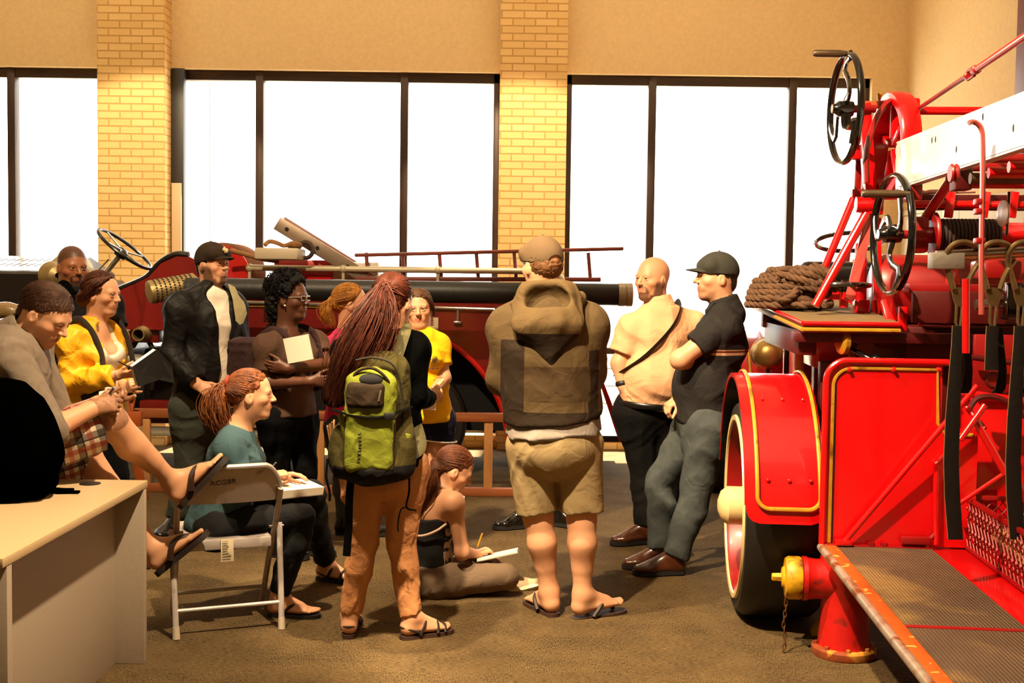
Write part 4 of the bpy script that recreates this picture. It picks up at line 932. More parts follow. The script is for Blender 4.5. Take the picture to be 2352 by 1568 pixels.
# ---- man in the black jacket
def jacket_man():
    J = dict(neck=(484, 668), sR=(412, 706, -.14), sL=(532, 700, .10), eR=(394, 812, -.18), eL=(552, 812, .06), wR=(452, 882, -.25), wL=(545, 885, .0),
             pel=(472, 925), kR=(434, 1075, -.04), kL=(486, 1070, .06), aR=(408, 1205, -.03), aL=(482, 1205, .06))
    p = Person('man in open black jacket, white T-shirt and dark cap', 6.95, J, dict(c=(490, 606), yaw=58, pitch=-2, H=.248), SK_L, 1.03, 1.04,
               hands=dict(R=dict(d=(.7, -.25, -.35), n=(0, .9, -.4), curl=(30, 40, 25)), L=dict(d=(.2, 0, -1), n=(-1, 0, 0))), feet=dict())
    _b = beard_mask(.11, .12, 0); p.region('#3b2216', lambda L: .8 * _b(L)); p.lips('#b06a58')
    p.finish_body(p.head_prims(nose=1.0)); p.eyes(); p.brows(BROW_D)
    hm = hair_mat('dark', '#21140c'); p.short_hair(hm, .02, (0, 0, .0), seed=41)
    cp = cloth('dark brown cap', '#2d2118', fold=.15); cap = p.cap(cp, cp, tilt=.06, back=False, label='dark cap with a pale lily emblem')
    m = MB(); c = p.hp(0, .405, .3); R3 = p.hR
    def lily(x, z): return c + R3 @ (np.array([x, .035 - 1.6 * x * x - max(0, z) * .75, z]) * p.H)
    for q in (-1, 0, 1): m.tube([lily(q * a, b) for a, b in ((.0, -.045), (.03, -.01), (.055, .025), (.062 if q else 0, .05 if q else .095), (.075, .03))][:4 if not q else 5], [.004, .007, .008, .005, .003][:4 if not q else 5], 6)
    m.tube([lily(-.045, -.035), lily(.045, -.035)], .0045, 6); b = p.base; m.v = [(v[0] - b[0], v[1] - b[1], v[2] - b[2]) for v in m.v]; m.build('emblem', M('pale thread', '#cbb78a', .8), cap)
    wt = cloth('white tee', '#e6dccb', fold=.3); tee(p, wt, .014, .4, -.06, .01, seed=42, amp=.004)
    bk = cloth('black jacket', '#0b0907', rough=.62, spec=.25, fold=.7, fscale=9); nb = p.J['neck']; pl = p.J['pel']
    gap = [ec(lerp(pl, nb, -.3) + p.f * .22 - p.r * .045, lerp(pl, nb, .72) + p.f * .2 - p.r * .03, (.028, .17), (.034, .15), p.r, .012, op='sub'), ec(lerp(pl, nb, .72) + p.f * .2 - p.r * .03, nb + p.f * .11, (.036, .15), (.070, .09), p.r, .012, op='sub')]
    hp = lerp(pl, nb, .03); cut = [(hp, -p.a)]
    pr = p.torso(.034, cut) + [ec(hp, lerp(pl, nb, .4), (.178, .155), (.17, .145), p.r, .05, cut)]
    for k in 'LR': pr += p.arm(k, .024, 1.93, .006)
    pr += [ec(nb + p.r * .10 - p.a * .02, nb - p.r * .10 - p.a * .02, (.06, .06), (.06, .06), p.f, .03), el(nb - p.f * .10 - p.a * .05, np.array([.14, .06, .10]), np.stack([p.r, p.f, p.a], 1), .04)] + gap
    p.wear('jacket', pr, bk, .007, warp=wrinkle(.010, 30, 44))
    m = MB(); at = lambda x, y, z: nb + p.r * x + p.f * y + p.a * z      # turned back lining of the collar
    m.sheet([[at(-.07, .075, .045), at(-.12, .055, .03), at(-.16, .02, .0)], [at(-.075, .128, -.04), at(-.125, .118, -.05), at(-.185, .07, -.06)], [at(-.075, .158, -.12), at(-.12, .155, -.13), at(-.18, .11, -.125)], [at(-.08, .166, -.17), at(-.10, .170, -.19), at(-.13, .155, -.18)]], .008)
    p.mb('jacket_lining', m, cloth('pale lining', '#a39a72')); 
    trousers(p, cloth('grey green trousers', '#3f423b'), .026, 1.98, .012, 45, .006); p.shoe('R', BLACK_SHOE, SOLE, (-.3, -.95, 0)); p.shoe('L', BLACK_SHOE, SOLE, (.8, -.6, 0)); return p
jacket_man()

# ---- woman in the yellow raincoat
def raincoat_woman():
    J = dict(neck=(218, 750), sR=(162, 780, -.13), sL=(262, 772, .14), eR=(158, 878, -.16), eL=(268, 862, .10), wR=(268, 862, -.22), wL=(292, 888, -.02),
             pel=(215, 950), kR=(225, 1090, -.03), kL=(268, 1090, .06), aR=(228, 1235, -.03), aL=(270, 1232, .06))
    p = Person('woman in yellow raincoat and white top holding a black book', 6.05, J, dict(c=(236, 674), yaw=76, pitch=5, H=.226), SK_L, .93, .96, True,
               hands=dict(R=dict(d=(1, -.05, .12), n=(.1, .55, .8), curl=(28, 32, 25)), L=dict(d=(.4, -.6, .2), n=(.3, .8, 0), curl=(65, 60, 40))), feet=dict())
    p.lips('#b86554'); p.finish_body(p.head_prims(smile=.4)); p.eyes(); p.brows(BROW_D, .011)
    hm = hair_mat('chestnut', '#48210f')
    pr = [p.hel((0, -.09, .12), (.35, .45, .405), cut=[p.hcut((0, .10, .13), (0, .72, -.45))]), p.hel((0, -.42, -.16), (.3, .2, .22), k=.09), p.hel((0, -.22, -.12), (.325, .24, .24), k=.1), p.hrc((.3, .12, .12), (.315, -.1, -.08), .05, .06, k=.06), p.hrc((-.3, .12, .12), (-.315, -.1, -.08), .05, .06, k=.06)]
    p.wear('hair', pr, hm, .0042, warp=wrinkle(.003, 300, 51, stretch=(1, 1, .4)))
    m = MB(); p.strands(m, [p.hp(.15, .25, .4), p.hp(.05, .25, .44), p.hp(-.1, .2, .45)], [(p.hp(.31, .05, .28), .008), (p.hp(.36, -.15, .0), .008), (p.hp(.28, -.42, -.14), .012)], 70, .0032, .006, seed=52); p.comb(m, (0, -.9, -.5), 260, (.355, .455, .41), keep=lambda d: d[1] * .72 - d[2] * .45 < .06, seed=6); p.mb('hair_strands', m, hm)
    nb = p.J['neck']; pl = p.J['pel']
    tee(p, cloth('white top', '#d9cdb9'), .012, .3, -.06, seed=53, neck=(.13, -.03, .07, .09, .12))
    yl = cloth('yellow raincoat', '#d39a10', rough=.55, fold=.9, fscale=9, spec=.4)
    hp = lerp(pl, nb, -.10); cut = [(hp, -p.a)]
    pr = p.torso(.035, cut) + [ec(hp, lerp(pl, nb, .4), (.185, .16), (.16, .14), p.r, .05, cut)]
    for k in 'LR': pr += p.arm(k, .027, 1.95, .008)
    pr += [el(nb - p.f * .10 - p.a * .05, np.array([.13, .07, .09]), np.stack([p.r, p.f, p.a], 1), .04)]
    pr += [ec(lerp(pl, nb, -.3) + p.f * .24, lerp(pl, nb, .72) + p.f * .2, (.075, .19), (.07, .15), p.r, .012, op='sub'), ec(lerp(pl, nb, .72) + p.f * .2, nb + p.f * .12, (.07, .15), (.08, .1), p.r, .012, op='sub')]
    p.wear('raincoat', pr, yl, .0065, warp=wrinkle(.010, 36, 54))
    st = MB(); at = lambda x, y, z: nb + p.r * x + p.f * y + p.a * z
    for q in (1, -1): st.tube(spline([at(q * .11, -.06, .03), at(q * .12, .03, .035), at(q * .11, .115, -.05), at(q * .105, .165, -.18), at(q * .12, .16, -.30), at(q * .16, .08, -.36)], 5), .02, 8, flat=(1, .3))
    p.mb('pack_straps', st, M('dark strap cloth', '#1f150f', .85))
    trousers(p, BLACK_JEANS, .012, 1.96, .006, 56); p.shoe('L', BLACK_SHOE, SOLE, (1, -.2, 0)); p.shoe('R', BLACK_SHOE, SOLE, (1, -.2, 0)); return p
RW = raincoat_woman()

# ---- man with a goatee behind her
def goatee_man():
    J = dict(neck=(170, 668), sR=(112, 706, -.08), sL=(250, 698, .12), eR=(108, 810, -.08), eL=(272, 775, .08), wR=(140, 890, -.15), wL=(268, 860, .0),
             pel=(185, 930), kR=(165, 1075), kL=(215, 1070), aR=(165, 1205), aL=(215, 1200))
    p = Person('man with goatee and shaved hair in dark shirt behind raincoat woman', 6.85, J, dict(c=(167, 612), yaw=42, pitch=6, H=.248), SK_B, 1.02, 1.06,
               hands=dict(L=dict(d=(-.1, -.1, -1), n=(-1, 0, 0)), R=dict(d=(.4, -.2, -1), n=(1, 0, 0))), feet=dict())
    _b = beard_mask(.17); p.region('#140d0a', lambda L: .9 * _b(L)); p.lips('#7a4030')
    p.region('#2a1a10', lambda L: .8 * np.maximum(sst(L[:, 2] * .85 - L[:, 1] * .52, .03, .09), sst(-L[:, 1], .16, .22) * sst(L[:, 2], -.24, -.16)))
    p.finish_body(p.head_prims(fat=.02)); p.eyes(); p.brows(BROW_D, .016)
    tee(p, cloth('black polo', '#060505'), .018, .72, -.02, .014, seed=62); p.shirt_collar(BLACK)
    trousers(p, BLACK_JEANS, .014, 1.97, .008, 63); p.shoe('L', BLACK_SHOE, SOLE, (.7, -.7, 0)); p.shoe('R', BLACK_SHOE, SOLE, (.4, -.9, 0)); return p
goatee_man()

# ---- docent in tall black boots, almost wholly behind the hooded man
def boots_person():
    J = dict(neck=(1252, 700), sR=(1200, 735), sL=(1304, 735), eR=(1195, 830), eL=(1308, 830), wR=(1225, 880, -.15), wL=(1280, 880, -.15), pel=(1252, 930), kR=(1228, 1075), kL=(1275, 1075), aR=(1207, 1195, -.03), aL=(1276, 1190, .05))
    p = Person('person in shiny black boots standing behind the hooded man', 7.25, J, dict(c=(1246, 640), yaw=340, pitch=0, H=.23), SK_L, .97, .95,
               hands=dict(R=dict(d=(1, 0, 0), n=(0, 1, 0)), L=dict(d=(-1, 0, 0), n=(0, 1, 0))), feet=dict())
    p.finish_body(p.head_prims()); p.eyes(); p.short_hair(hair_mat('dark', '#21140c'), .02)
    tee(p, BLACK, .016, 1.9, -.04, seed=71); trousers(p, cloth('black trousers', '#060505'), .008, 1.9, 0, 72)
    bt = M('polished black boot', '#0b0908', .12, coat=.8)
    for k, d in (('R', (-.95, -.3, 0)), ('L', (.85, -.45, 0))):
        J_ = p.J; p.shoe(k, bt, SOLE, d); p.wear('boot_shaft', [rc(J_['a' + k] - UP * .03, lerp(J_['a' + k], J_['k' + k], .55), .046, .062, .03)], bt, .006)
    return p
boots_person()
# ---- young man in plaid shorts, sitting with his feet on the folding chair
def plaid_man():
    J = dict(neck=(40, 768, .02), sR=(22, 812, -.17), sL=(72, 800, .17), eR=(118, 985, -.20), eL=(140, 965, .22), wR=(212, 938, -.06), wL=(228, 925, .10),
             pel=(2, 1036, -.04), kR=(258, 968, .08), kL=(196, 1042, .26), aR=(398, 1108, .33), aL=(352, 1262, .40))
    p = Person('seated young man in grey shirt and plaid shorts, head bowed over a pen', 4.5, J, dict(c=(108, 722, .0), yaw=80, pitch=32, H=.240, hipyaw=88), SK_L, 1.02, 1.0,
               hands=dict(R=dict(d=(.85, .35, .25), n=(-.1, .75, -.3), curl=(50, 60, 40), pinch=.4), L=dict(d=(.8, -.45, .1), n=(.3, .2, .9), curl=(40, 50, 40))),
               feet=dict(R=dict(d=(.68, .18, .72), up=(-.72, -.1, .68)), L=dict(d=(.72, .1, .62), up=(-.62, -.1, .75))), snap='')
    p.lips('#b06a58'); p.region('#8a5c40', lambda L: .35 * band(L[:, 2], -.56, -.2, .05) * sst(L[:, 1], .0, .12)); p.finish_body(p.head_prims(), bare=True); p.eyes((0, -.3)); p.brows(BROW_D)
    hm = hair_mat('dark brown', '#3a2113'); p.short_hair(hm, .03, (0, -.04, .02), (0, .55, -.8), seed=81, rough=.003)
    m = MB(); p.comb(m, (0, .5, .8), 320, (.345, .45, .395), keep=lambda d: d[1] * .55 - d[2] * .8 < .02, seed=82, r=.0024, jit=.06); p.mb('hair_strands', m, hm)
    gr = cloth('grey chambray', '#756759', fold=.6, fscale=9, var=.1, vscale=40)
    tee(p, gr, .022, 1.12, -.06, .012, seed=83, amp=.007, f=26); p.shirt_collar(gr)
    for k in 'LR':      # rolled cuffs
        e, w_ = p.J['e' + k], p.J['w' + k]; p.wear('cuff', [rc(lerp(e, w_, .04), lerp(e, w_, .2), .062, .060, .02, [(lerp(e, w_, .2), w_ - e), (lerp(e, w_, .04), e - w_)])], gr, .006, warp=wrinkle(.004, 60, 84))
    # plaid
    pm = cloth('plaid cotton', '#cbb9a4', fold=.4, bump=0); N = pm.node_tree.nodes; L = pm.node_tree.links; b = N['Principled BSDF']
    tc = N.new('ShaderNodeTexCoord'); col = None
    hd = nrm(p.J['kR'] - p.J['hR']); side = nrm(np.cross(hd, p.hr))
    def stripes(axis, per, off, wd, c, prev, fac=.8):
        d = N.new('ShaderNodeVectorMath'); d.operation = 'DOT_PRODUCT'; L.new(tc.outputs['Object'], d.inputs[0]); d.inputs[1].default_value = tuple(axis)
        f = N.new('ShaderNodeMath'); f.operation = 'MULTIPLY_ADD'; L.new(d.outputs['Value'], f.inputs[0]); f.inputs[1].default_value = 1 / per; f.inputs[2].default_value = off
        g = N.new('ShaderNodeMath'); g.operation = 'FRACT'; L.new(f.outputs[0], g.inputs[0]); h = N.new('ShaderNodeMath'); h.operation = 'LESS_THAN'; L.new(g.outputs[0], h.inputs[0]); h.inputs[1].default_value = wd
        q = N.new('ShaderNodeMath'); q.operation = 'MULTIPLY'; L.new(h.outputs[0], q.inputs[0]); q.inputs[1].default_value = fac
        mx = N.new('ShaderNodeMix'); mx.data_type = 'RGBA'; L.new(q.outputs[0], mx.inputs[0]); L.new(prev, mx.inputs[6]); mx.inputs[7].default_value = (*lin(c), 1); return mx.outputs[2]
    rgb = N.new('ShaderNodeRGB'); rgb.outputs[0].default_value = (*lin('#d6c5ae'), 1); c = rgb.outputs[0]
    for ax in (hd, side): c = stripes(ax, .085, .1, .34, '#1b1517', c, .75)
    for ax in (hd, side): c = stripes(ax, .085, .55, .22, '#8c2417', c, .7); c = stripes(ax, .085, .82, .07, '#1b1517', c, .8)
    L.new(c, b.inputs['Base Color'])
    pr = p.torso(.024, [(lerp(p.J['pel'], p.J['neck'], .1), p.a)])[:2]
    for k in 'LR': pr += [dict(q, k=.012) for q in p.leg(k, .022, .90, .02)] 
    pr += [rc(p.J['h' + k], lerp(p.J['h' + k], p.J['k' + k], .3), .115, .11, .04) for k in 'LR']
    p.wear('shorts', pr, pm, .0065, warp=wrinkle(.006, 34, 85))
    so, st = M('dark brown sole', '#21130b', .75), M('brown leather strap', '#2c170d', .5)
    p.sandal('R', so, st, (.68, .18, .72), (-.72, -.1, .68), th=.024, sr=.013); p.sandal('L', so, st, (.72, .1, .62), (-.62, -.1, .75), th=.024, sr=.013); return p
PM = plaid_man()

# ---- seated woman in the teal shirt
def teal_woman():
    J = dict(neck=(545, 992, .03), sR=(528, 1030, -.13), sL=(556, 1022, .17), eR=(566, 1118, -.16), eL=(600, 1105, .2), wR=(622, 1092, .06), wL=(640, 1092, .25),
             pel=(508, 1190, .03), kR=(692, 1186, .04), kL=(716, 1130, .40), aR=(640, 1392, .02), aL=(748, 1300, .66))
    p = Person('woman in teal shirt with ponytail sketching on the folding chair', 5.22, J, dict(c=(580, 905, .03), yaw=98, pitch=0, roll=0, H=.226, hipyaw=96), SK_L, .95, .98, True,
               hands=dict(R=dict(d=(.8, .5, .1), n=(.1, .3, -.9), curl=(45, 55, 40), pinch=.5), L=dict(d=(.9, .1, .1), n=(0, 0, -1), curl=(15, 20, 15))), feet=dict(R=dict(d=(.97, -.1, 0)), L=dict(d=(.85, -.35, 0))), snap='LR')
    p.lips('#b86554'); p.finish_body(p.head_prims(smile=.6)); p.eyes(); p.brows(BROW_L, .012)
    hm = hair_mat('light brown', '#6e3a17')
    pr = [p.hel((0, -.08, .13), (.345, .445, .395), cut=[p.hcut((0, .10, .1), (0, .72, -.48))]), p.hel((0, -.46, .22), (.1, .12, .12), k=.06), p.hel((0, -.24, -.08), (.27, .2, .2), k=.1)]
    pr += [p.hrc((0, -.52, .2), (0, -.66, -.15), .11, .17, .08), p.hrc((0, -.66, -.15), (0, -.62, -.48), .17, .12, .06)]
    p.wear('hair', pr, hm, .0045, warp=wrinkle(.004, 260, 91, stretch=(1, 1, .3)))
    m = MB(); p.comb(m, (0, -.93, .3), 260, (.352, .452, .402), keep=lambda d: d[1] * .72 - d[2] * .48 < .1, seed=92)
    p.strands(m, [p.hp(x, -.5, z) for x, z in ((0, .28), (.06, .22), (-.06, .22), (0, .15))], [(p.hp(0, -.66, .06), .016), (p.hp(0, -.70, -.25), .026), (p.hp(0, -.62, -.55), .024), (p.hp(0, -.55, -.72), .018)], 170, .0032, .012, seed=93)
    p.mb('hair_strands', m, hm); p.mb('hair_tie', MB().torus(p.hp(0, -.5, .24), p.hR @ np.array([0, -1, .1]), .028, .007, 20, 8), M('red hair tie', '#8a2a1c', .7))
    te = cloth('teal cotton', '#3b535a', fold=.6, fscale=9, var=.08); tee(p, te, .016, 1.3, -.08, .008, seed=95, amp=.006)
    trousers(p, cloth('charcoal jeans', '#141415'), .013, 1.95, .008, 96, .006); so, st = M('black sandal sole', '#0f0b09', .7), M('black strap', '#0c0908', .6)
    p.sandal('R', so, st, (.97, -.1, 0), flip=True); p.sandal('L', so, st, (.85, -.35, 0), flip=False); return p
TW = teal_woman()

# ---- girl sitting on the carpet, drawing
def floor_girl():
    J = dict(neck=(1003, 1120, .0), sR=(1042, 1152, -.12), sL=(972, 1146, .12), eR=(1062, 1268, -.10), eL=(1030, 1255, .22), wR=(1096, 1272, .06), wL=(1092, 1275, .24),
             pel=(985, 1318, .02), kR=(1162, 1322, -.06), kL=(1125, 1305, .34), aR=(1045, 1350, .26), aL=(1178, 1338, .12))
    p = Person('girl in black halter top sitting on the carpet and drawing', 5.68, J, dict(c=(1046, 1078, .03), yaw=100, pitch=30, roll=0, H=.222, hipyaw=100), SK_L, .92, .90, True,
               hands=dict(R=dict(d=(.75, .55, .2), n=(.2, .3, -.9), curl=(45, 55, 40), pinch=.5), L=dict(d=(.9, .1, 0), n=(0, 0, -1), curl=(15, 20, 15))), feet=dict(), snap='')
    p.lips('#b86554'); p.finish_body(p.head_prims(), tt=0.0); p.eyes((0, -.3)); p.brows(BROW_D, .012)
    hm = hair_mat('chestnut brown', '#552a12')
    pr = [p.hel((0, -.08, .13), (.345, .445, .395), cut=[p.hcut((0, .10, .1), (0, .72, -.45))]), p.hel((0, -.42, -.08), (.1, .12, .12), k=.06), p.hel((0, -.24, -.06), (.28, .2, .22), k=.1)]
    nb = p.J['neck']; tip = P(978, 1190, 5.66)
    pr += [rc(p.hp(0, -.46, -.08), P(990, 1110, 5.60), .022, .03, .03), rc(P(990, 1110, 5.60), P(975, 1150, 5.62), .03, .03, .03), rc(P(975, 1150, 5.62), P(966, 1200, 5.66), .028, .012, .03)]
    p.wear('hair', pr, hm, .0045, warp=wrinkle(.003, 280, 101, stretch=(1, 1, .3)))
    m = MB(); p.comb(m, (0, -.95, -.35), 280, (.352, .452, .402), keep=lambda d: d[1] * .72 - d[2] * .45 < .1, seed=102)
    p.strands(m, [p.hp(0, -.46, -.06), p.hp(.04, -.46, -.1)], [(P(992, 1105, 5.58), .010), (P(976, 1145, 5.60), .013), (P(966, 1195, 5.65), .012), (P(962, 1225, 5.68), .008)], 110, .003, .01, seed=103); p.mb('hair_strands', m, hm)
    p.mb('hair_tie', MB().torus(p.hp(0, -.46, -.09), p.hR @ np.array([0, -1, -.3]), .020, .005, 20, 8), M('green hair tie', '#8f9a3e', .7))
    ty = M('halter black', '#070606', .85); a, f, r = p.a, p.f, p.r
    top = lerp(p.J['pel'], nb, .80); pr = p.torso(.012, [(lerp(p.J['pel'], nb, -.05), -a), (lerp(p.J['pel'], nb, .62) - f * .1, a * .85 - f * .52)], chest=.9)
    pr = [q for q in pr if q['t'] != 'rc']; p.wear('halter_top', pr, ty, .0055)
    m = MB(); W = lambda x, y, z: nb + r * x + f * y + a * z
    m.tube(spline([W(.085, .075, -.11), W(.082, .03, -.01), W(.06, -.035, .035), W(0, -.062, .045), W(-.06, -.035, .035), W(-.082, .03, -.01), W(-.085, .075, -.11)], 6), .009, 8); 
    p.mb('neck_strap', m, M('pale pink strap', '#d9b6a0', .8))
    m = MB(); c0 = lerp(p.J['pel'], nb, .62); pts = [c0 + r * x + f * y + a * z for x, y, z in ((-.02, -.118, -.062), (.07, -.105, -.05), (.125, -.05, -.01), (.14, .02, .05), (.12, .08, .10), (.09, .105, .14))]
    m.tube(spline(pts, 6), .006, 8); p.mb('trim', m, M('pale pink strap', '#d9b6a0', .8))
    pf = panel_mat('printed front', '#b9a596', [], rough=.85, dirt='#1d1815', dscale=18, dlo=.47, dhi=.53)
    p.wear('top_front', [q for q in p.torso(.016, [(lerp(p.J['pel'], nb, .02), -a), (lerp(p.J['pel'], nb, .70), a), (lerp(p.J['pel'], nb, .4) + f * .01, -f)], chest=.9)], pf, .006, label='printed grey front of the top')
    kh = cloth('taupe trousers', '#6b5846', fold=.5, fscale=12); trousers(p, kh, .014, 1.95, .006, 104, .005); 
    wh = M('white rubber', '#d8c8a8', .6); p.shoe('L', M('canvas shoe', '#b9a482', .8), wh, (.93, .1, .05), up=(-.25, .75, .6)); p.shoe('R', M('canvas shoe', '#b9a482', .8), wh, (-.7, .6, .0), up=(-.3, -.3, .9))
    return p
FG = floor_girl()
# ================================================================ backpacks that are worn
def green_pack():
    p = BW; J = p.J; r, bk, a = p.r, -p.f, p.a; R3 = np.stack([r, bk, a], 1); c0 = lerp(J['pel'], J['neck'], .44) + bk * .13
    pk = lambda x, y, z: c0 + r * x + bk * y + a * z
    O = V3(c0 - a * .3); ol = panel_mat('olive pack cloth', '#37300f', [(None, None, None, None, None, .085, '#0b0908')], rough=.85, spec=.2, fold=.5, fscale=12, bump=.15, bscale=300)
    lime = M('lime pack cloth', '#656b19', .8, spec=.2, fold=.5, fscale=12, bump=.15, bscale=300); brn = M('brown pack cloth', '#271b0e', .85, spec=.2, fold=.4, fscale=14); bkk = M('black pack webbing', '#040303', .9, spec=.05)
    def w(name, prims, mat, par, vox=.006, warp=None):
        V, Q = sdf_surface(prims, vox, warp=warp); o = mesh_np(name, V, Q, mat, par, O); return o
    cx = -.075
    body = w('backpack', [ec(pk(cx, .085, -.19), pk(cx + .045, .07, .17), (.165, .095), (.108, .08), r, .03), el(pk(cx, .10, -.235), (.15, .11, .07), R3, .05), el(pk(cx + .13, .08, -.16), (.055, .08, .12), R3, .03), el(pk(cx - .13, .08, -.17), (.05, .07, .11), R3, .03)], ol, None, .0065, wrinkle(.005, 44, 301))
    body.location = Vector(O); tag(body, 'lime green and olive backpack worn by the long haired woman', 'backpack')
    w('front_pocket', [bx(pk(cx - .02, .155, -.04), (.068, .02, .165), R3, .035, .02), el(pk(cx - .02, .16, .10), (.09, .04, .09), R3, .03)], lime, body, .005, wrinkle(.003, 60, 302))
    w('top_pocket', [bx(pk(cx - .045, .20, .075), (.055, .006, .030), R3, .022, .01)], brn, body, .005, wrinkle(.003, 60, 303))
    w('pocket_mouth', [el(pk(cx - .025, .195, .135), (.055, .025, .028), R3, .01)], M('dark opening', '#030302', .9), body, .005)
    w('side_panel', [bx(pk(cx - .095, .150, -.12), (.014, .02, .10), R3, .014, .01)], brn, body, .005); w('side_panel', [bx(pk(cx + .055, .165, -.13), (.012, .018, .09), R3, .016, .01)], brn, body, .005)
    w('lime_wing', [ec(pk(cx + .140, .128, -.075), pk(cx + .098, .155, -.21), (.024, .022), (.006, .015), r, .01, [(pk(cx + .14, .12, -.085), a + r * .3)])], lime, body, .004); w('lime_wing', [ec(pk(cx - .125, .12, -.02), pk(cx - .115, .14, -.11), (.022, .03), (.01, .02), r, .01)], lime, body, .005)
    def tb(name, pts, rr, mat, flat=(1, .35), par=body, n=8):
        m = MB(); m.tube(spline(pts, 6), rr, n, flat=flat); m.v = [(q[0] - O[0], q[1] - O[1], q[2] - O[2]) for q in m.v]; return m.build(name, mat, par)
    tb('zip_trim', [pk(cx - .10, .185, .11), pk(cx - .085, .195, .165), pk(cx - .025, .205, .185), pk(cx + .03, .21, .15), pk(cx + .06, .20, .09), pk(cx + .065, .195, .0)], .006, brn, (1, 1))
    tb('zip_trim', [pk(cx - .09, .205, .215), pk(cx - .02, .175, .225), pk(cx + .06, .165, .20), pk(cx + .10, .150, .12), pk(cx + .115, .14, .0), pk(cx + .11, .14, -.12)], .004, M('pack piping', '#1c1710', .8), (1, 1))
    st = tb('compression_strap', [pk(cx - .17, .10, .005), pk(cx - .12, .185, -.002), pk(cx - .04, .218, -.012), pk(cx + .04, .215, -.005), pk(cx + .11, .16, .012), pk(cx + .15, .10, .02)], .012, bkk, (.35, 1))
    m = MB().box((-.022, -.007, -.014), (.022, .007, .014), .004, M4=Matrix.Translation(Vector(pk(cx + .05, .222, -.005))) @ Matrix(R3.tolist()).to_4x4()); m.v = [(q[0] - O[0], q[1] - O[1], q[2] - O[2]) for q in m.v]; m.build('buckle', M('black plastic', '#0b0a0a', .5), st)
    tb('zip_pull', [pk(cx + .012, .226, .10), pk(cx + .008, .228, .075), pk(cx + .005, .226, .055)], .004, M('zip metal', '#b9ad90', .3, metal=.9), (1, 1))
    m = MB(); rs = random.Random(2)      # small vertical lettering, unreadable in the photo
    for i in range(9):
        q = pk(cx - .066 + .004 * math.sin(i * .35), .2105, -.185 + i * .0135); m.box((-.006, -.0012, -.0035), (.006, .0012, -.001), M4=Matrix.Translation(Vector(q)) @ Matrix(R3.tolist()).to_4x4())
        s_ = rs.choice((-.0045, .0045, .0)); m.box((s_ - .0014, -.0012, -.0035), (s_ + .0014, .0012, .0045), M4=Matrix.Translation(Vector(q)) @ Matrix(R3.tolist()).to_4x4())
    m.v = [(q[0] - O[0], q[1] - O[1], q[2] - O[2]) for q in m.v]; m.build('lettering', M('letter brown', '#2e2310', .8), body)
    sR, sL, nk = J['sR'], J['sL'], J['neck']
    for s_, q in ((1, sR), (-1, sL)):
        top = lerp(nk, q, .52); tb('shoulder_strap', [pk(cx + .07 * s_ + .02, .04, .22), top + a * .045 + bk * .07, top + a * .062, top + a * .02 + p.f * .10, top - a * .12 + p.f * .14, top - a * .24 + p.f * .10 + r * s_ * .03, pk(.14 * s_ - .01, .02, -.14), pk(cx + .13 * s_, .05, -.2)], .030, M('olive strap', '#433d1c', .85, fold=.3), (.3, 1))
    tb('hanging_strap', [pk(cx - .085, .10, -.28), pk(cx - .09, .11, -.36), pk(cx - .088, .10, -.48), pk(cx - .092, .09, -.60)], .016, bkk); tb('cord', [pk(cx - .18, .08, -.20), pk(cx - .185, .10, -.27), pk(cx - .17, .10, -.33), pk(cx - .168, .10, -.37)], .005, bkk, (1, 1))
    tb('cord', [pk(cx + .155, .06, -.22), pk(cx + .16, .07, -.33), pk(cx + .15, .08, -.40), pk(cx + .19, .08, -.415)], .004, bkk, (1, 1)); tb('cord', [pk(cx + .15, .08, -.40), pk(cx + .125, .09, -.41), pk(cx + .115, .09, -.47), pk(cx + .118, .09, -.50)], .003, bkk, (1, 1))
    for i in range(7): tb('pencil_bundle' if False else 'side_stick', [pk(cx - .165 + .006 * (i % 3), .06 + .012 * (i % 2), -.16), pk(cx - .185 + .009 * i, .06 + .01 * (i % 3), -.065 + .008 * (i % 4))], .0042, M('pale stick', '#b98a5a', .6), (1, 1))
green_pack()
def maroon_pack():
    p = GW; J = p.J; r, bk, a = p.r, -p.f, p.a; R3 = np.stack([r, bk, a], 1); c0 = lerp(J['pel'], J['neck'], .50) + bk * .12; O = V3(c0 - a * .3); pk = lambda x, y, z: c0 + r * x + bk * y + a * z
    mr = M('maroon pack cloth', '#2c0f10', .85, fold=.5, fscale=12)
    V, Q = sdf_surface([bx(pk(.02, .09, -.0), (.11, .06, .15), R3, .05, .02), bx(pk(.02, .17, -.04), (.08, .02, .09), R3, .03, .02)], .008, warp=wrinkle(.006, 40, 311)); o = mesh_np('backpack', V, Q, mr, None, O); o.location = Vector(O); tag(o, 'dark maroon backpack on the back of the woman in glasses', 'backpack')
    for s_ in (1, -1):
        q = J['sR' if s_ > 0 else 'sL']; top = lerp(J['neck'], q, .58); m = MB()
        m.tube(spline([pk(.08 * s_, .05, .17), top + a * .05 + bk * .06, top + a * .06, top + a * .02 + p.f * .10, top - a * .12 + p.f * .15, top - a * .25 + p.f * .11 + r * s_ * .05, pk(.15 * s_, .02, -.12)], 6), .024, 8, flat=(1, .28)); m.v = [(v[0] - O[0], v[1] - O[1], v[2] - O[2]) for v in m.v]; m.build('strap', mr, o)
maroon_pack()
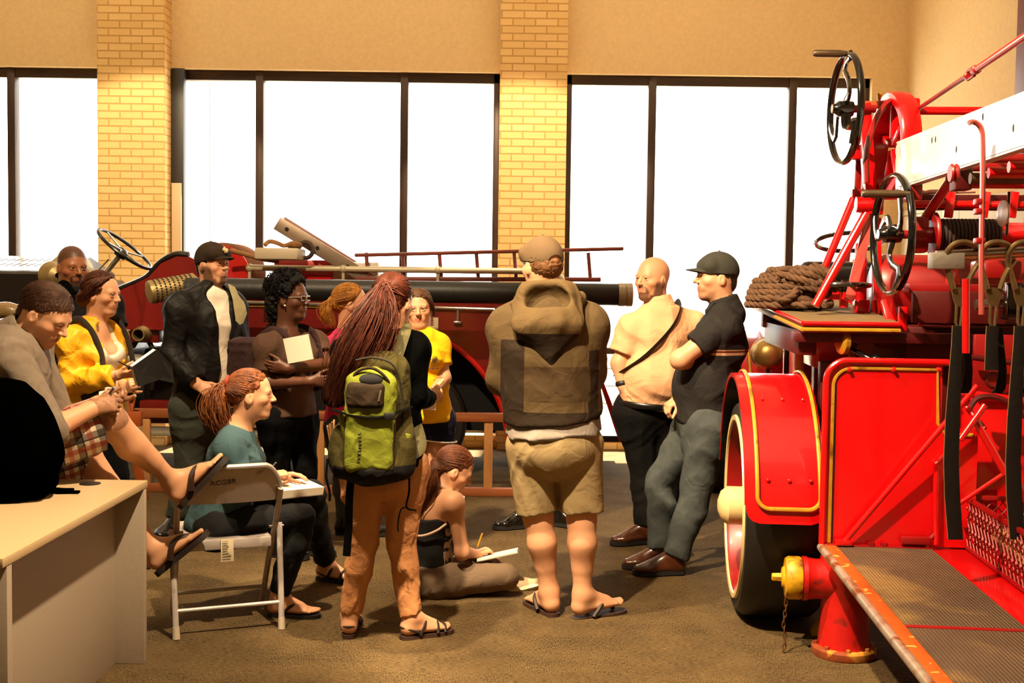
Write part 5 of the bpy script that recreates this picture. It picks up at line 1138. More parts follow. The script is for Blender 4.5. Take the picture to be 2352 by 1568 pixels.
# ================================================================ desk, chair, hydrant, barrier, things held
lam = M('pale laminate', '#c0a67e', .45, var=.04, vscale=90, spec=.4); lam2 = M('grey laminate', '#a39482', .5, var=.04, vscale=90)
desk = empty('desk', (-2.4, 3.94, 0), 0, 'pale laminate desk with a black grommet at the left edge', 'desk')
def dk(a, b): return [v - Vector((-2.4, 3.94, 0)) for v in (Vector(a), Vector(b))]
m = MB(); m.box(*dk((-3.4, 3.28, .703), (-1.45, 4.60, .733)), .004); m.build('desk_top', lam, desk)
MB().box(*dk((-3.2, 3.31, 0), (-1.567, 3.345, .70)), .002).box(*dk((-1.60, 3.31, 0), (-1.452, 3.345, .702)), .002).build('end_panel', lam2, desk)
MB().box(*dk((-3.2, 4.555, 0), (-1.452, 4.59, .702)), .002).build('end_panel', lam2, desk)
MB().box(*dk((-1.60, 3.345, 0), (-1.567, 4.555, .702)), .002).build('modesty_panel', lam2, desk)
g = onz(207, 1111, .733) - Vector((-2.4, 3.94, 0))
m = MB(); m.lathe([(.040, 0), (.040, .003), (.034, .004)], g, n=28); m.build('grommet', M('black plastic', '#0b0a0a', .5), desk)

def black_backpack():
    c = P(28, 1035, 4.2); c.x -= .03; pr = [el((c.x, c.y, c.z - .0), (.20, .15, .27), k=.05), el((c.x - .02, c.y, .90), (.22, .16, .165), k=.06), el((c.x + .08, c.y - .08, .87), (.13, .07, .13), k=.04)]
    pr = [dict(p, cut=[((0, 0, .734), (0, 0, -1))]) for p in pr]
    V, Q = sdf_surface(pr, .008, warp=wrinkle(.007, 34, 201)); bl = M('black nylon', '#010101', .95, spec=.0, fold=.5, fscale=14)
    o = mesh_np('backpack', V, Q, bl, None, (c.x, c.y, .733)); o.location = (c.x, c.y, .733); tag(o, 'plain black backpack lying on the pale desk', 'backpack')
    b = Vector((c.x, c.y, .733)); e = onz(118, 1132, .736) - b; e2 = onz(170, 1130, .738) - b
    MB().tube(spline([Vector((.12, -.03, .2)), Vector((.20, -.05, .10)), Vector((e.x - .0, e.y, .018)), Vector((e.x + .03, e.y, .008)), e2], 6), .016, 8, flat=(1, .5)).build('strap', bl, o)
    m = MB(); m.tube([Vector((.02, 0, .26)), Vector((.05, 0, .31)), Vector((.0, 0, .33)), Vector((-.05, 0, .29))], .01, 8); m.build('haul_loop', bl, o)
    MB().box(e2 + Vector((-.02, -.012, -.004)), e2 + Vector((.02, .012, .006)), .003).build('buckle', bl, o)
black_backpack()

def folding_chair():
    r = empty('folding_chair', (-1.217, 4.98, 0), rad(22), 'grey metal folding chair with writing on the back and a paper tag', 'chair')
    gm = M('grey chair paint', '#b3a8a2', .45, metal=.25, var=.08, vscale=20, dirt='#6d6058', dscale=14, dlo=.6, dhi=.75); W = .205
    for s in (-1, 1):
        m = MB(); m.tube(spline([(s * W * .99, .36, .012), (s * W, .20, .26), (s * (W + .01), .045, .50), (s * (W + .012), -.03, .63)], 6), .013, 10); m.build('back_upright', gm, r)
        m = MB(); m.tube([(s * (W + .02), -.02, .012), (s * (W + .028), .085, .455)], .0135, 10, flat=(1, .8)); lg = m.build('leg', gm, r)
        MB().cyl((s * (W + .02), -.022, .0), (s * (W + .021), -.012, .05), .017, .0155, 14).build('foot_cap', M('cream rubber', '#b3a48f', .7), lg)
        MB().cyl((s * (W + .045), .08, .44), (s * (W - .02), .08, .44), .007, n=10).build('rivet', M('steel', '#b0a89a', .3, metal=1), lg)
    for y, z in ((.0, .115),): MB().cyl((-(W + .02), y + .005, z), (W + .02, y + .005, z), .009, n=10).build('stretcher', gm, r)
    MB().cyl((-W, .30, .115), (W, .30, .115), .009, n=10).build('stretcher', gm, r)
    # back panel: curved sheet in a bent top tube
    rows = []
    for i in range(15):
        u = -1 + 2 * i / 14; row = []
        for j in range(8):
            v = j / 7; top = .742 - .10 * max(0, (abs(u) - .62) / .38) ** 2.2; z = .575 + (top - .575) * v
            row.append((u * (W + .012), .012 - (z - .575) * .45 - .028 * (1 - u * u), z))
        rows.append(row)
    m = MB().sheet(rows, .004); bp = m.build('backrest', gm, r)
    edge = [(u * (W + .012), .012 - (z - .575) * .45 - .028 * (1 - u * u), z) for u, z in [(-1, .60)] + [(-1 + 2 * i / 24, .742 - .10 * max(0, (abs(-1 + 2 * i / 24) - .62) / .38) ** 2.2) for i in range(25)] + [(1, .60)]]
    MB().tube(edge, .0115, 8).build('top_rail', gm, bp)
    M4 = Matrix.Translation((-.035, -.0665, .672)) @ Matrix.Rotation(rad(90 + 24), 4, 'X') @ Matrix.Rotation(rad(4), 4, 'Z')
    text_mesh('ACGBR', .034, .0006, M('marker ink', '#3a2f2a', .8), bp, M4, 'handwriting')
    # pan seat
    m = MB(); rows = []
    for i in range(9):
        u = -1 + 2 * i / 8; rows.append([(u * (W - .018) * (1 - .05 * v), .055 + .37 * v, .400 - .012 * (1 - u * u) * (1 - (2 * v - 1) ** 2) + .012 * v) for v in [j / 8 for j in range(9)]])
    m.sheet(rows, .006); st = m.build('seat', gm, r)
    MB().box((-(W - .016), .046, .358), (W - .016, .056, .402), .004).box((-(W - .016), .42, .37), (W - .016, .43, .412), .004).box((-(W - .014), .05, .36), (-(W - .02), .43, .402), .002).box(((W - .02), .05, .36), ((W - .014), .43, .402), .002).build('seat_lip', gm, st)
    tg = MB(); tg.sheet([[(-.03 + .0 * v, .042 - .004 * math.sin(v * 3), .405 - .10 * v) for v in [j / 6 for j in range(7)]], [(.022 + .004 * v, .042 - .006 * math.sin(v * 3), .405 - .10 * v) for v in [j / 6 for j in range(7)]]], .001)
    t = tg.build('paper_tag', M('paper tag', '#cdbf9f', .8), r); ink = M('tag ink', '#7d6d55', .9); ln = MB(); rs = random.Random(4)
    for i in range(9): ln.box((-.024, .0345 - .0, .393 - i * .010), (-.024 + rs.uniform(.02, .04), .0355, .3955 - i * .010))
    ln.build('tag_print', ink, t); return r
folding_chair()

# ---- wooden barrier in front of the old engine
def barrier():
    Y = 8.30; b = Vector((P(700, 950, Y).x, Y, 0)); r = empty('wooden_barrier', b, 0, 'long low wooden ladder lying on its edge before the old engine', 'barrier')
    wd = M('red brown wood', '#96532a', .55, var=.25, vscale=4, stretch=(.4, 3, 3), dirt='#b06a35', dscale=8); wl = M('pale worn wood', '#b98149', .6, var=.25, vscale=5, stretch=(3, 3, .4))
    x0, x1 = P(308, 950, Y).x - b.x, P(1198, 950, Y).x - b.x; zt = P(700, 952, Y).z
    MB().box((x0, -.03, zt - .035), (x1, .03, zt + .03), .008).build('top_rail', wd, r); MB().box((x0, -.03, 0), (x1, .03, .06), .008).build('bottom_rail', wd, r)
    for px in (336, 735, 1122): x = P(px, 1000, Y).x - b.x; MB().box((x - .032, -.018, .05), (x + .032, .018, zt - .03), .006).build('rung', wl, r)
    tr = M('orange wood', '#a8501c', .5, var=.2, vscale=6); e = P(300, 1000, 8.05).x - b.x       # folding trestle that carries the end
    t = empty('trestle', b + Vector((e, -.32, 0)), 0, 'orange wooden trestle with crossed legs beside the yellow raincoat', 'trestle')
    zt2 = P(292, 880, 7.95).z
    MB().beam((-.10, 0, 0), (.02, .06, zt2 - .04), .06, .03, (0, 1, 0), .004).build('leg', tr, t); MB().beam((.10, .05, 0), (-.03, .0, zt2 - .06), .06, .03, (0, 1, 0), .004).build('leg', tr, t)
    MB().box((-.10, -.02, zt2 - .30), (.10, .03, zt2 - .20), .004).build('crosspiece', tr, t); MB().box((-.06, -.03, zt2 - .08), (.05, .08, zt2), .01).build('top_block', tr, t)
barrier()

# ---- hydrant under the running board
def hydrant(loc):
    r = empty('fire_hydrant', loc, rad(-7), 'red fire hydrant with yellow caps under the running board', 'fire hydrant')
    red = M('hydrant red', '#b4100c', .42, coat=.3, var=.08, vscale=25, bump=.2, bscale=60, dirt='#5e1a0c', dscale=12, dlo=.62, dhi=.72); ye = M('hydrant yellow', '#c99412', .5, var=.2, vscale=30, dirt='#6a3d12', dscale=16, dlo=.52, dhi=.66)
    rust = M('rusty flange', '#8a3c10', .8, var=.3, vscale=25, dirt='#c98a2a', dscale=10, dlo=.5, dhi=.6)
    MB().lathe([(.128, 0), (.132, .008), (.132, .032), (.126, .04), (.10, .042)], n=40).build('base_flange', rust, r)
    MB().lathe([(.108, .04), (.106, .06), (.098, .20), (.096, .30), (.104, .33), (.106, .40), (.098, .43), (.09, .445), (.07, .468), (.03, .48), (.028, .485)], n=40).build('barrel', red, r)
    for k in range(8):
        a = k * PI / 4; MB().cyl((.116 * math.cos(a), .116 * math.sin(a), .036), (.116 * math.cos(a), .116 * math.sin(a), .052), .009, n=6).build('flange_bolt', rust, r)
    MB().lathe([(.085, .05), (.083, .12), (.088, .155), (.092, .16), (.092, .178), (.08, .18)], (0, 0, .315), (-1, 0, 0), 32).build('side_outlet', red, r)
    c = MB().lathe([(.086, .182), (.09, .19), (.09, .235), (.082, .248), (.05, .252), (.04, .262), (.022, .264)], (0, 0, .315), (-1, 0, 0), 32).build('outlet_cap', ye, r)
    MB().lathe([(.02, .262), (.018, .30), (.014, .303)], (0, 0, .315), (-1, 0, 0), 6).build('cap_nut', ye, c)
    ax = Vector((.62, -.78, 0)); MB().lathe([(.06, .06), (.056, .105), (.06, .12), (.06, .13)], (0, 0, .335), ax, 28).build('side_outlet', red, r)
    c2 = MB().lathe([(.052, .13), (.058, .134), (.058, .158), (.05, .165), (.035, .168), (.032, .176)], (0, 0, .335), ax, 28).build('outlet_cap', ye, r)
    MB().lathe([(.018, .174), (.017, .205), (.013, .208)], (0, 0, .335), ax, 6).build('cap_nut', ye, c2)
    m = MB(); x0, y0 = -.248, -.028
    for k in range(11):
        z = .235 - k * .023; u = (1, 0, 0) if k % 2 else (0, 1, 0); w_ = (0, 0, 1)
        m.tube([Vector((x0 + .004 * math.sin(k), y0, z)) + Vector(u) * math.cos(a) * .006 + Vector(w_) * math.sin(a) * .0155 for a in np.linspace(0, 2 * PI, 13)[:-1]], .0026, 6, True)
    ch = m.build('cap_chain', M('rusty chain', '#6b4420', .6, metal=.6), r); ch['kind'] = 'stuff'
    MB().torus((-.1, -.05, .455), (.2, 1, .1), .014, .0035, 16, 6).build('hook_ring', red, r)
    return r
TR_A = rad(5); W0 = Vector((1.265, 4.66, 0)); _c, _s = math.cos(TR_A), math.sin(TR_A)
def t2w(v): return Vector((W0.x + v[0] * _c + v[1] * _s, W0.y - v[0] * _s + v[1] * _c, v[2]))
def w2t(v): dx, dy = v[0] - W0.x, v[1] - W0.y; return Vector((dx * _c - dy * _s, dx * _s + dy * _c, v[2]))
hydrant(t2w((.133, .152, 0)))
# small yellow chock in front of the tyre
pc = onz(1902, 1462, 0); m = MB(); m.prism([(-.07, 0, 0), (.06, 0, 0), (.06, 0, .06), (.03, 0, .085), (-.03, 0, .07)], (0, .09, 0)); o = m.build('wheel_chock', M('pale yellow paint', '#c8a93a', .6), None, 60, pc); o.rotation_euler = (0, 0, rad(-10)); tag(o, 'small pale yellow chock on the floor behind the hydrant', 'wheel chock')

# ---- books, pads and pens that people hold
paper = M('paper', '#e9dfc9', .8); cover = M('black cover', '#080707', .7); pencil_y = M('yellow pencil paint', '#c08a1a', .5); pen_b = M('black pen', '#0c0b0b', .35)
def pad(name, label, corners, th, mats, cat='notebook', spiral=None, extra=None):
    """closed pad: four corners of its top face, th = thickness"""
    c = [Vector(p) for p in corners]; c[3] = c[0] + c[2] - c[1]; n = (c[1] - c[0]).cross(c[3] - c[0]).normalized(); b = sum(c, Vector()) / 4; c = [p - b for p in c]
    o = MB().prism(c, -n * th).build(name, mats[0], None, 30, b); tag(o, label, cat)
    if len(mats) > 1: k = MB().prism([p * 1.02 - n * (th + .001) for p in c], -n * .003).build('cover', mats[1], o, 30)
    if spiral:
        m = MB(); a, d = c[spiral[0]], c[spiral[1]]; k = 26
        for i in range(k):
            q = a.lerp(d, (i + .5) / k) - n * th * .5; e = (d - a).normalized(); u = n.cross(e)
            m.torus(q, e, th * .5 + .006, .0016, 12, 4)
        m.build('wire_spiral', M('spiral wire', '#8f8a80', .3, metal=.9), o)
    return o, c, n
# white notebook of the woman in glasses
Yn = 6.17
o, c, n = pad('notebook', 'white spiral notebook hugged by the woman in glasses', [P(652, 778, Yn), P(664, 835, Yn - .01), P(722, 824, Yn - .03), P(724, 755, Yn - .04)], -.014, [M('ruled paper', '#c9bba9', .8)], spiral=(2, 3))
m = MB(); rs = random.Random(8)
for i in range(12):
    t = (i + 1) / 13; a = c[0].lerp(c[1], t).lerp(c[3].lerp(c[2], t), .08); d = c[0].lerp(c[1], t).lerp(c[3].lerp(c[2], t), rs.uniform(.6, .9)); k = 14
    pts = [a.lerp(d, j / k) + (c[1] - c[0]).normalized() * rs.uniform(-.0035, .0035) - n * .0009 for j in range(k + 1)]; m.tube(pts, .0010, 4)
m.build('pencil_writing', M('pencil grey', '#6d635c', .9), o)
# black book of the raincoat woman: two halves open over the hand
def open_book():
    b = P(350, 845, 5.86); r = empty('book', b, 0, 'open black book with cream pages held by the raincoat woman', 'book')
    q = lambda x, y, d: P(x, y, 5.86 + d) - b
    for side, pts in (('a', [q(361, 802, .0), q(305, 842, -.10), q(318, 888, -.06), q(366, 872, .05)]), ('b', [q(361, 802, .0), q(396, 840, .13), q(400, 880, .14), q(366, 872, .05)])):
        nn = (pts[1] - pts[0]).cross(pts[3] - pts[0]).normalized(); nn = nn if nn.z > 0 else -nn
        MB().prism([p for p in pts], nn * .004).build('cover', cover, r, 30); MB().prism([p.lerp(sum(pts, Vector()) / 4, .04) + nn * .004 for p in pts], nn * .026).build('pages', paper, r, 30)
open_book()
def stick(name, label, a, b, r_, mat, cat, tip=None):
    a, b = Vector(a), Vector(b); o = MB().cyl((0, 0, 0), b - a, r_, r_ * .9, 8).build(name, mat, None, 40, a); tag(o, label, cat)
    d = (b - a); MB().cyl((0, 0, 0), -d.normalized() * .014, r_ * .9, .001, 8).build('tip', tip or mat, o); return o
stick('pen', 'black pen held by the raincoat woman beside her book', P(303, 846, 5.72), P(272, 830, 5.76), .004, pen_b, 'pen')
stick('pen', 'dark pen held by the young man in plaid shorts', P(252, 903, 4.50), P(262, 889, 4.46), .005, pen_b, 'pen')
stick('pencil', 'grey pencil in the hand of the woman in teal', P(614, 1082, 5.26), P(634, 1062, 5.24), .004, M('grey pencil', '#6d6a66', .5), 'pencil')
stick('pencil', 'yellow pencil in the hand of the girl on the carpet', P(1098, 1252, 5.70), P(1108, 1224, 5.70), .0045, pencil_y, 'pencil')
# sketch pads
pad('sketchbook', 'thick white sketchbook on the lap of the woman in teal', [P(640, 1128, 5.18), P(745, 1118, 5.50), P(700, 1098, 5.62), P(640, 1102, 5.38)][::1], .035, [paper, M('grey board', '#8d8378', .8)], 'sketchbook')
pad('sketchbook', 'slim white sketchbook on the knee of the girl on the carpet', [P(1095, 1284, 5.64), P(1188, 1264, 5.66), P(1190, 1257, 5.90), P(1110, 1262, 5.88)], .010, [paper, M('grey board', '#8d8378', .8)], 'sketchbook')
pad('notepad', 'small pale notepad in the hands of the young man in plaid shorts', [P(228, 915, 4.50), P(268, 908, 4.48), P(266, 892, 4.62), P(232, 897, 4.64)], .008, [paper], 'notepad')
pad('notebook', 'small spiral notebook held by the woman in the yellow T-shirt', [P(966, 938, 6.42), P(1000, 940, 6.38), P(1000, 905, 6.46), P(970, 903, 6.48)], .010, [paper], spiral=(3, 2))
# ================================================================ the old fire engine along the windows
YE = 8.90
EB = Vector((-2.0, 9.35, 0))
def E(px, py, d=0.0): return P(px, py, YE + d) - EB
eng = empty('fire_engine', EB, 0, 'old dark red fire engine parked along the windows behind the group', 'fire engine')
RED = M('engine red', '#6e0d0a', .32, coat=.5, var=.12, vscale=5, spec=.5); REDB = M('bright red panel', '#b3120c', .3, coat=.5); DKRED = M('frame red', '#4a0a08', .5)
BLK = M('engine black', '#0c0a09', .35, coat=.3); BRASS = M('tarnished brass', '#a08c60', .5, metal=.75, var=.15, vscale=20); CHROME = M('nickel pipe', '#a9a49a', .3, metal=.9); CREAM = M('cream pipe', '#b3a689', .4, metal=.1)
RUB = M('black rubber', '#020202', .9, spec=.03); LEATH = M('black leather', '#100d0c', .4, fold=.4, fscale=14); GREY = M('grey sheet metal', '#a49c8c', .5, metal=.3)
zb, zt = E(600, 958).z, E(700, 690).z
def xs(px): return E(px, 800).x
# chassis and body
MB().box((xs(-420), .05, zb - .12), (xs(1190), .95, zb), .01).build('chassis', DKRED, eng)
MB().box((xs(300), -.42, zb - .16), (xs(900), -.1, zb - .125), .006).build('running_board', GREY, eng)
m = MB(); x0, x1 = xs(520), xs(1192); xc, R_, zc_ = E(880, 1030).x, .955, E(880, 1030).z; z0 = zb; xa = E(938, 972).x; za = E(938, 972).z
poly = [(x0, 0, z0), (xc - math.sqrt(R_ ** 2 - (z0 - zc_) ** 2), 0, z0)] + [(xc + R_ * math.cos(a), 0, zc_ + R_ * math.sin(a)) for a in np.linspace(PI, 0, 45) if zc_ + R_ * math.sin(a) > z0 + .005] + [(xc + math.sqrt(R_ ** 2 - (z0 - zc_) ** 2), 0, z0), (x1, 0, z0), (x1, 0, zt + .02), (x0, 0, zt + .02)]
m.prism([(a, -.42, c) for a, b, c in poly], (0, .10, 0)); m.prism([(a, .85, c) for a, b, c in poly], (0, .10, 0)); m.box((x0, -.36, zt - .03), (x1, .9, zt + .01)); m.box((x0, -.40, z0), (x0 + .03, .9, zt), .0); m.box((x1 - .03, -.40, z0), (x1, .9, zt), .0)
m.build('body_panel', RED, eng, 30)
MB().torus((xc, -.44, zc_), (0, -1, 0), R_ + .012, .022, 60, 8, a0=.03, a1=PI - .3, u=(1, 0, 0)).build('arch_trim', REDB, eng)
MB().box((x0, -.435, zt - .055), (x1, -.425, zt - .045), .002).build('gold_line', M('gold leaf', '#9c7a2e', .4, metal=.4), eng)
def wheel(name, par, c, ax, R, wd, rimc, mats, spokes=12, dish=.05, hub=.06):
    """tyre, rim, spokes and hub about axis ax (pointing to the outer side)"""
    c = Vector(c); ax = Vector(ax).normalized(); t = MB(); r0 = R * .83; h = wd / 2
    t.lathe([(r0, -h), (R * .93, -h), (R * .985, -h * .82), (R, -h * .4), (R, h * .4), (R * .985, h * .82), (R * .93, h), (r0, h), (r0, -h)], c, ax, 56, close=False); w_ = t.build(name, mats[0], par)
    MB().lathe([(r0 * .955, h * 1.0), (r0 * .96, h * 1.05), (r0 * 1.01, h * 1.06), (r0 * 1.02, h * .98), (r0 * .955, h * 1.0)], c, ax, 56, close=False).build('rim', mats[1], w_)
    MB().lathe([(r0 * .955, h * 1.0), (r0 * .93, h * .9), (r0 * .91, -h * .2), (r0 * .93, -h), (r0 * 1.0, -h), (r0 * .98, h * .9), (r0 * .955, h * 1.0)], c, ax, 56, close=False).build('rim_barrel', mats[2], w_)
    u = ax.orthogonal().normalized(); v = ax.cross(u); sp = MB()
    for k in range(spokes):
        a = 2 * PI * k / spokes; d = u * math.cos(a) + v * math.sin(a); sp.tube([c + d * hub * .8 - ax * dish * .3, c + d * r0 * .93 - ax * dish * .3], [.024, .018], 8)
    sp.lathe([(r0 * .92, -h * .5), (r0 * .92, -h * .5 + .012), (.02, -h * .5 + .012), (.02, -h * .5)], c, ax, 40, close=False); sp.build('spoke', mats[2], w_)
    MB().lathe([(hub, -h), (hub, h * .5), (hub * 1.05, h * .52), (hub * 1.05, h * .8), (hub, h * .82), (hub, h + rimc), (hub * .75, h + rimc + .03), (hub * .3, h + rimc + .045), (.002, h + rimc + .046)], c, ax, 32).build('hub', mats[3], w_)
    return w_
for yy, ax in ((-.27, (0, -1, 0)), (.75, (0, 1, 0))):
    wheel('wheel', eng, (xa, yy, za), ax, za, .22, .03, (RUB, RUB, RUB, RUB)); wheel('wheel', eng, (xs(-150), yy, za), ax, za, .16, .03, (RUB, BLK, DKRED, DKRED))
MB().cyl((xa, -.3, za), (xa, .8, za), .04).build('axle', BLK, eng); MB().cyl((xs(-150), -.3, za), (xs(-150), .8, za), .03).build('axle', BLK, eng)
part_w = MB().box((xc - 1.0, -.14, zb - .12), (xc + 1.02, -.10, zt - .06)).build('wheel_well', M('well black', '#050404', .9), eng)
# seat side with rolled leather top, floor, dash
seat = [E(262, 668), E(300, 652), E(332, 636), (E(362, 604)), E(398, 588), E(430, 590), E(524, 640), E(524, 735), E(520, 758), E(262, 758)]
m = MB(); m.prism([(p.x, -.36, p.z) for p in seat], (0, .06, 0)); m.prism([(p.x, .82, p.z) for p in seat], (0, .06, 0)); m.box((E(300, 700).x, -.3, E(300, 760).z), (E(524, 700).x, .8, E(300, 757).z + .12), .01); m.build('seat_side', RED, eng, 30)
MB().tube(spline([Vector((p.x, -.33, p.z + .012)) for p in (E(262, 668), E(300, 653), E(330, 637), E(358, 606), E(392, 588), E(424, 589))], 6), .028, 8).build('arm_roll', LEATH, eng)
MB().tube(spline([Vector((p.x, .85, p.z + .012)) for p in (E(262, 668), E(300, 653), E(330, 637), E(358, 606), E(392, 588), E(424, 589))], 6), .028, 8).build('arm_roll', LEATH, eng)
MB().box((E(335, 700).x, -.3, E(330, 690).z), (E(430, 700).x, .8, E(330, 640).z), .05, seg=3).build('seat_cushion', LEATH, eng)
MB().box((E(418, 700).x, -.3, E(330, 690).z), (E(440, 700).x, .8, E(330, 588).z), .03, seg=3).build('seat_backrest', LEATH, eng)
# hose reel behind the seat
c = E(500, 628); c.y = -.33; m = MB().lathe([(.215, 0), (.22, .02), (.20, .03), (.20, .5), (.22, .52), (.215, .54)], c, (0, 1, 0), 40); rl = m.build('hose_reel', REDB, eng)
m = MB()
for k in range(10): m.torus(c + Vector((0, .05 + k * .047, 0)), (0, 1, 0), .222, .022, 36, 8)
m.build('hose_coil', M('brown rope', '#6d4527', .85), rl)['kind'] = 'stuff'
m = MB(); m.tube(spline([E(528, 575, -.1), E(560, 583, -.05), E(600, 594, .0), E(640, 600, .05)], 6), .018, 8); m.build('rope_end', M('tan rope', '#8a6238', .85), rl)
# tool box, pale tub, coil of rope, white topped locker
a, b_ = E(620, 645), E(756, 597); MB().box((a.x, -.30, a.z), (b_.x, .25, b_.z), .006).build('tool_box', REDB, eng)
MB().box((b_.x, -.28, a.z), (E(862, 640).x, .35, b_.z - .01), .008).build('locker', M('pale locker paint', '#cdbfae', .25, coat=.5), eng)
# bonnet with louvres
hb = E(-140, 690); h2 = E(132, 690); zc = E(0, 622).z
sec = [(-.36, hb.z - .02), (-.36, zc - .02), (-.33, zc), (.24, E(0, 588).z + .015), (.81, zc), (.84, zc - .02), (.84, hb.z - .02)]
bo = MB().prism([(hb.x, y, z) for y, z in sec], (h2.x - hb.x, 0, 0)).build('bonnet', BLK, eng, 20)
lv = MB(); sl = Vector((0, .57, E(0, 588).z + .015 - zc)).normalized(); nr = Vector((0, -sl.z, sl.y))
for row in (.18, .36):
    for k in range(18):
        o_ = Vector((h2.x - .07 - k * .058, -.33, zc)) + sl * row + nr * .002; lv.beam(o_, o_ + sl * .10 + Vector((.03, 0, 0)), .016, .004, nr)
lv.build('louvre', M('louvre slot', '#2a0f0a', .6), bo)
MB().box((hb.x, -.30, E(0, 592).z), (h2.x, .8, E(0, 590).z)).build('bonnet_base', BLK, bo) if False else None
m = MB(); R3 = Matrix.Translation(Vector((0, 0, 0)))
m.prism([Vector((hb.x, -.33, zc)) + nr * .003 + sl * .02, Vector((h2.x - .012, -.33, zc)) + nr * .003 + sl * .02, Vector((h2.x - .012, -.33, zc)) + nr * .003 + sl * .56, Vector((hb.x, -.33, zc)) + nr * .003 + sl * .56], nr * -.004)
m.build('bonnet_sheen', M('window sheen pale', '#d8d4cc', .22, metal=.7), bo)  # window reflection put into a pale sheet over the black bonnet
# cowl, brass spotlights
MB().box((h2.x, -.34, zb), (h2.x + .10, .82, E(0, 640).z), .03).build('cowl', BLK, eng)
for px, r_, d in ((122, .10, -.45), (165, .17, -.1)):
    c = E(px, 632, d); m = MB().lathe([(.02, .12), (r_ * .6, .10), (r_ * .9, .04), (r_, 0), (r_ * 1.04, -.01), (r_ * .97, -.015), (r_ * .9, .0)], c, (.6, -.8, 0), 28, close=False); q = m.build('brass_lamp', BRASS, eng)
    MB().lathe([(r_ * .96, -.008), (r_ * .5, -.03), (.002, -.036)], c, (.6, -.8, 0), 24).build('lens', M('lamp glass', '#e6e2da', .1, coat=1), q); MB().cyl(c, (c.x, c.y, E(0, 700).z), .014, n=10).build('lamp_stalk', BRASS, q)
MB().tube(spline([E(-30, 720, -.5), E(20, 712, -.5), E(60, 740, -.45), E(90, 800, -.4)], 6), .06, 12).build('mudguard', M('tan mudguard', '#8a6f45', .4, coat=.3), eng)
# steering wheel and column
c = E(286, 572, .1); ax = Vector((.62, -.02, .78)).normalized(); sw = MB().torus(c, ax, .238, .0135, 48, 10).build('steering_wheel', M('black bakelite', '#0b0a09', .3), eng); u = ax.orthogonal().normalized(); v = ax.cross(u); m = MB()
for k in range(4): a = k * PI / 2 + .5; m.cyl(c - ax * .02, c + (u * math.cos(a) + v * math.sin(a)) * .235, .008, n=8)
m.build('spoke', CHROME, sw); m = MB().lathe([(.05, -.06), (.055, -.03), (.04, .0), (.02, .012)], c - ax * .01, ax, 20); m.build('hub', BLK, sw)
MB().cyl(c - ax * .05, c - ax * .62, .022, n=14).build('steering_column', CHROME, eng); MB().cyl(c - ax * .10 + Vector((-.05, -.03, 0)), c - ax * .5 + Vector((-.10, -.03, 0)), .008, n=8).build('control_rod', BRASS, eng)
# pump and plumbing below the seat
PUMP = M('dark iron', '#16110f', .5, metal=.4)
MB().box((E(300, 0).x, -.18, E(0, 945).z), (E(520, 0).x, .75, E(0, 800).z), .03).build('pump_case', PUMP, eng)
MB().box((E(280, 0).x, -.30, E(0, 785).z), (E(348, 0).x, .1, E(0, 745).z), .01).build('valve_box', RED, eng)
c = E(318, 768); m = MB().lathe([(.052, 0), (.065, .0), (.065, -.06), (.05, -.09), (.05, -.16), (.04, -.16), (.04, 0)], (c.x, -.30, c.z), (0, 1, 0), 24, close=False); m.build('intake', BRASS, eng)
for px, py in ((320, 728), (345, 725), (372, 770)): q = E(px, py); MB().ball((q.x, -.22, q.z), .055, 16, 12).build('pump_dome', PUMP, eng)
m = MB()
for pts in ([(285, 800), (310, 770), (340, 830), (330, 900)], [(360, 760), (400, 790), (420, 860), (400, 940)], [(300, 850), (350, 870), (420, 840)]): 
    m = MB(); m.tube(spline([Vector((E(*p).x, -.25, E(*p).z)) for p in pts], 6), .02, 8); m.build('pipe', PUMP, eng)
c = E(298, 830); MB().ball((c.x, -.30, c.z), .085, 18, 12, sc_=(1, .8, .6)).build('dome_cap', GREY, eng)
MB().box((E(262, 0).x, -.30, E(0, 960).z), (E(280, 0).x, .8, E(0, 758).z), .005).build('bulkhead', BLK, eng)
MB().box((E(300, 0).x, -.28, zb), (E(520, 0).x, -.10, zb + .10), .01).build('side_box', RED, eng)
# rails on the near side
z1 = E(700, 616).z; m = MB(); pts = [Vector((E(565, 0).x, -.36, z1)), Vector((E(1270, 0).x, -.36, z1))] + [Vector((E(1270, 0).x + math.sin(a) * .12, -.36, z1 - .12 + math.cos(a) * .12)) for a in np.linspace(.2, PI / 2, 6)] + [Vector((E(1270, 0).x + .13, -.36, E(0, 690).z))]
hr = m.tube(pts, .024, 12).build('hand_rail', CREAM, eng)
for px in (568, 788, 1010, 1230):
    x = E(px, 0).x; MB().cyl((x, -.36, z1), (x, -.36, E(0, 650).z), .013, n=10).ball((x, -.36, z1), .032, 14, 10).build('rail_post', CREAM, hr)
MB().cyl((E(520, 0).x, -.44, E(0, 686).z), (E(1378, 0).x, -.44, E(0, 700).z), .013, n=10).build('tie_rod', CHROME, eng)
MB().box((E(555, 0).x, -.35, E(0, 652).z), (E(1192, 0).x, .85, E(0, 641).z), .005).box((E(555, 0).x, -.35, E(0, 692).z), (E(1192, 0).x, -.31, E(0, 650).z), .003).build('hose_tray', RED, eng)
for px in (620, 900, 1150): q = E(px, 0).x; MB().box((q - .015, -.52, E(0, 694).z), (q + .015, -.30, E(0, 688).z), .003).build('hose_bracket', DKRED, eng)
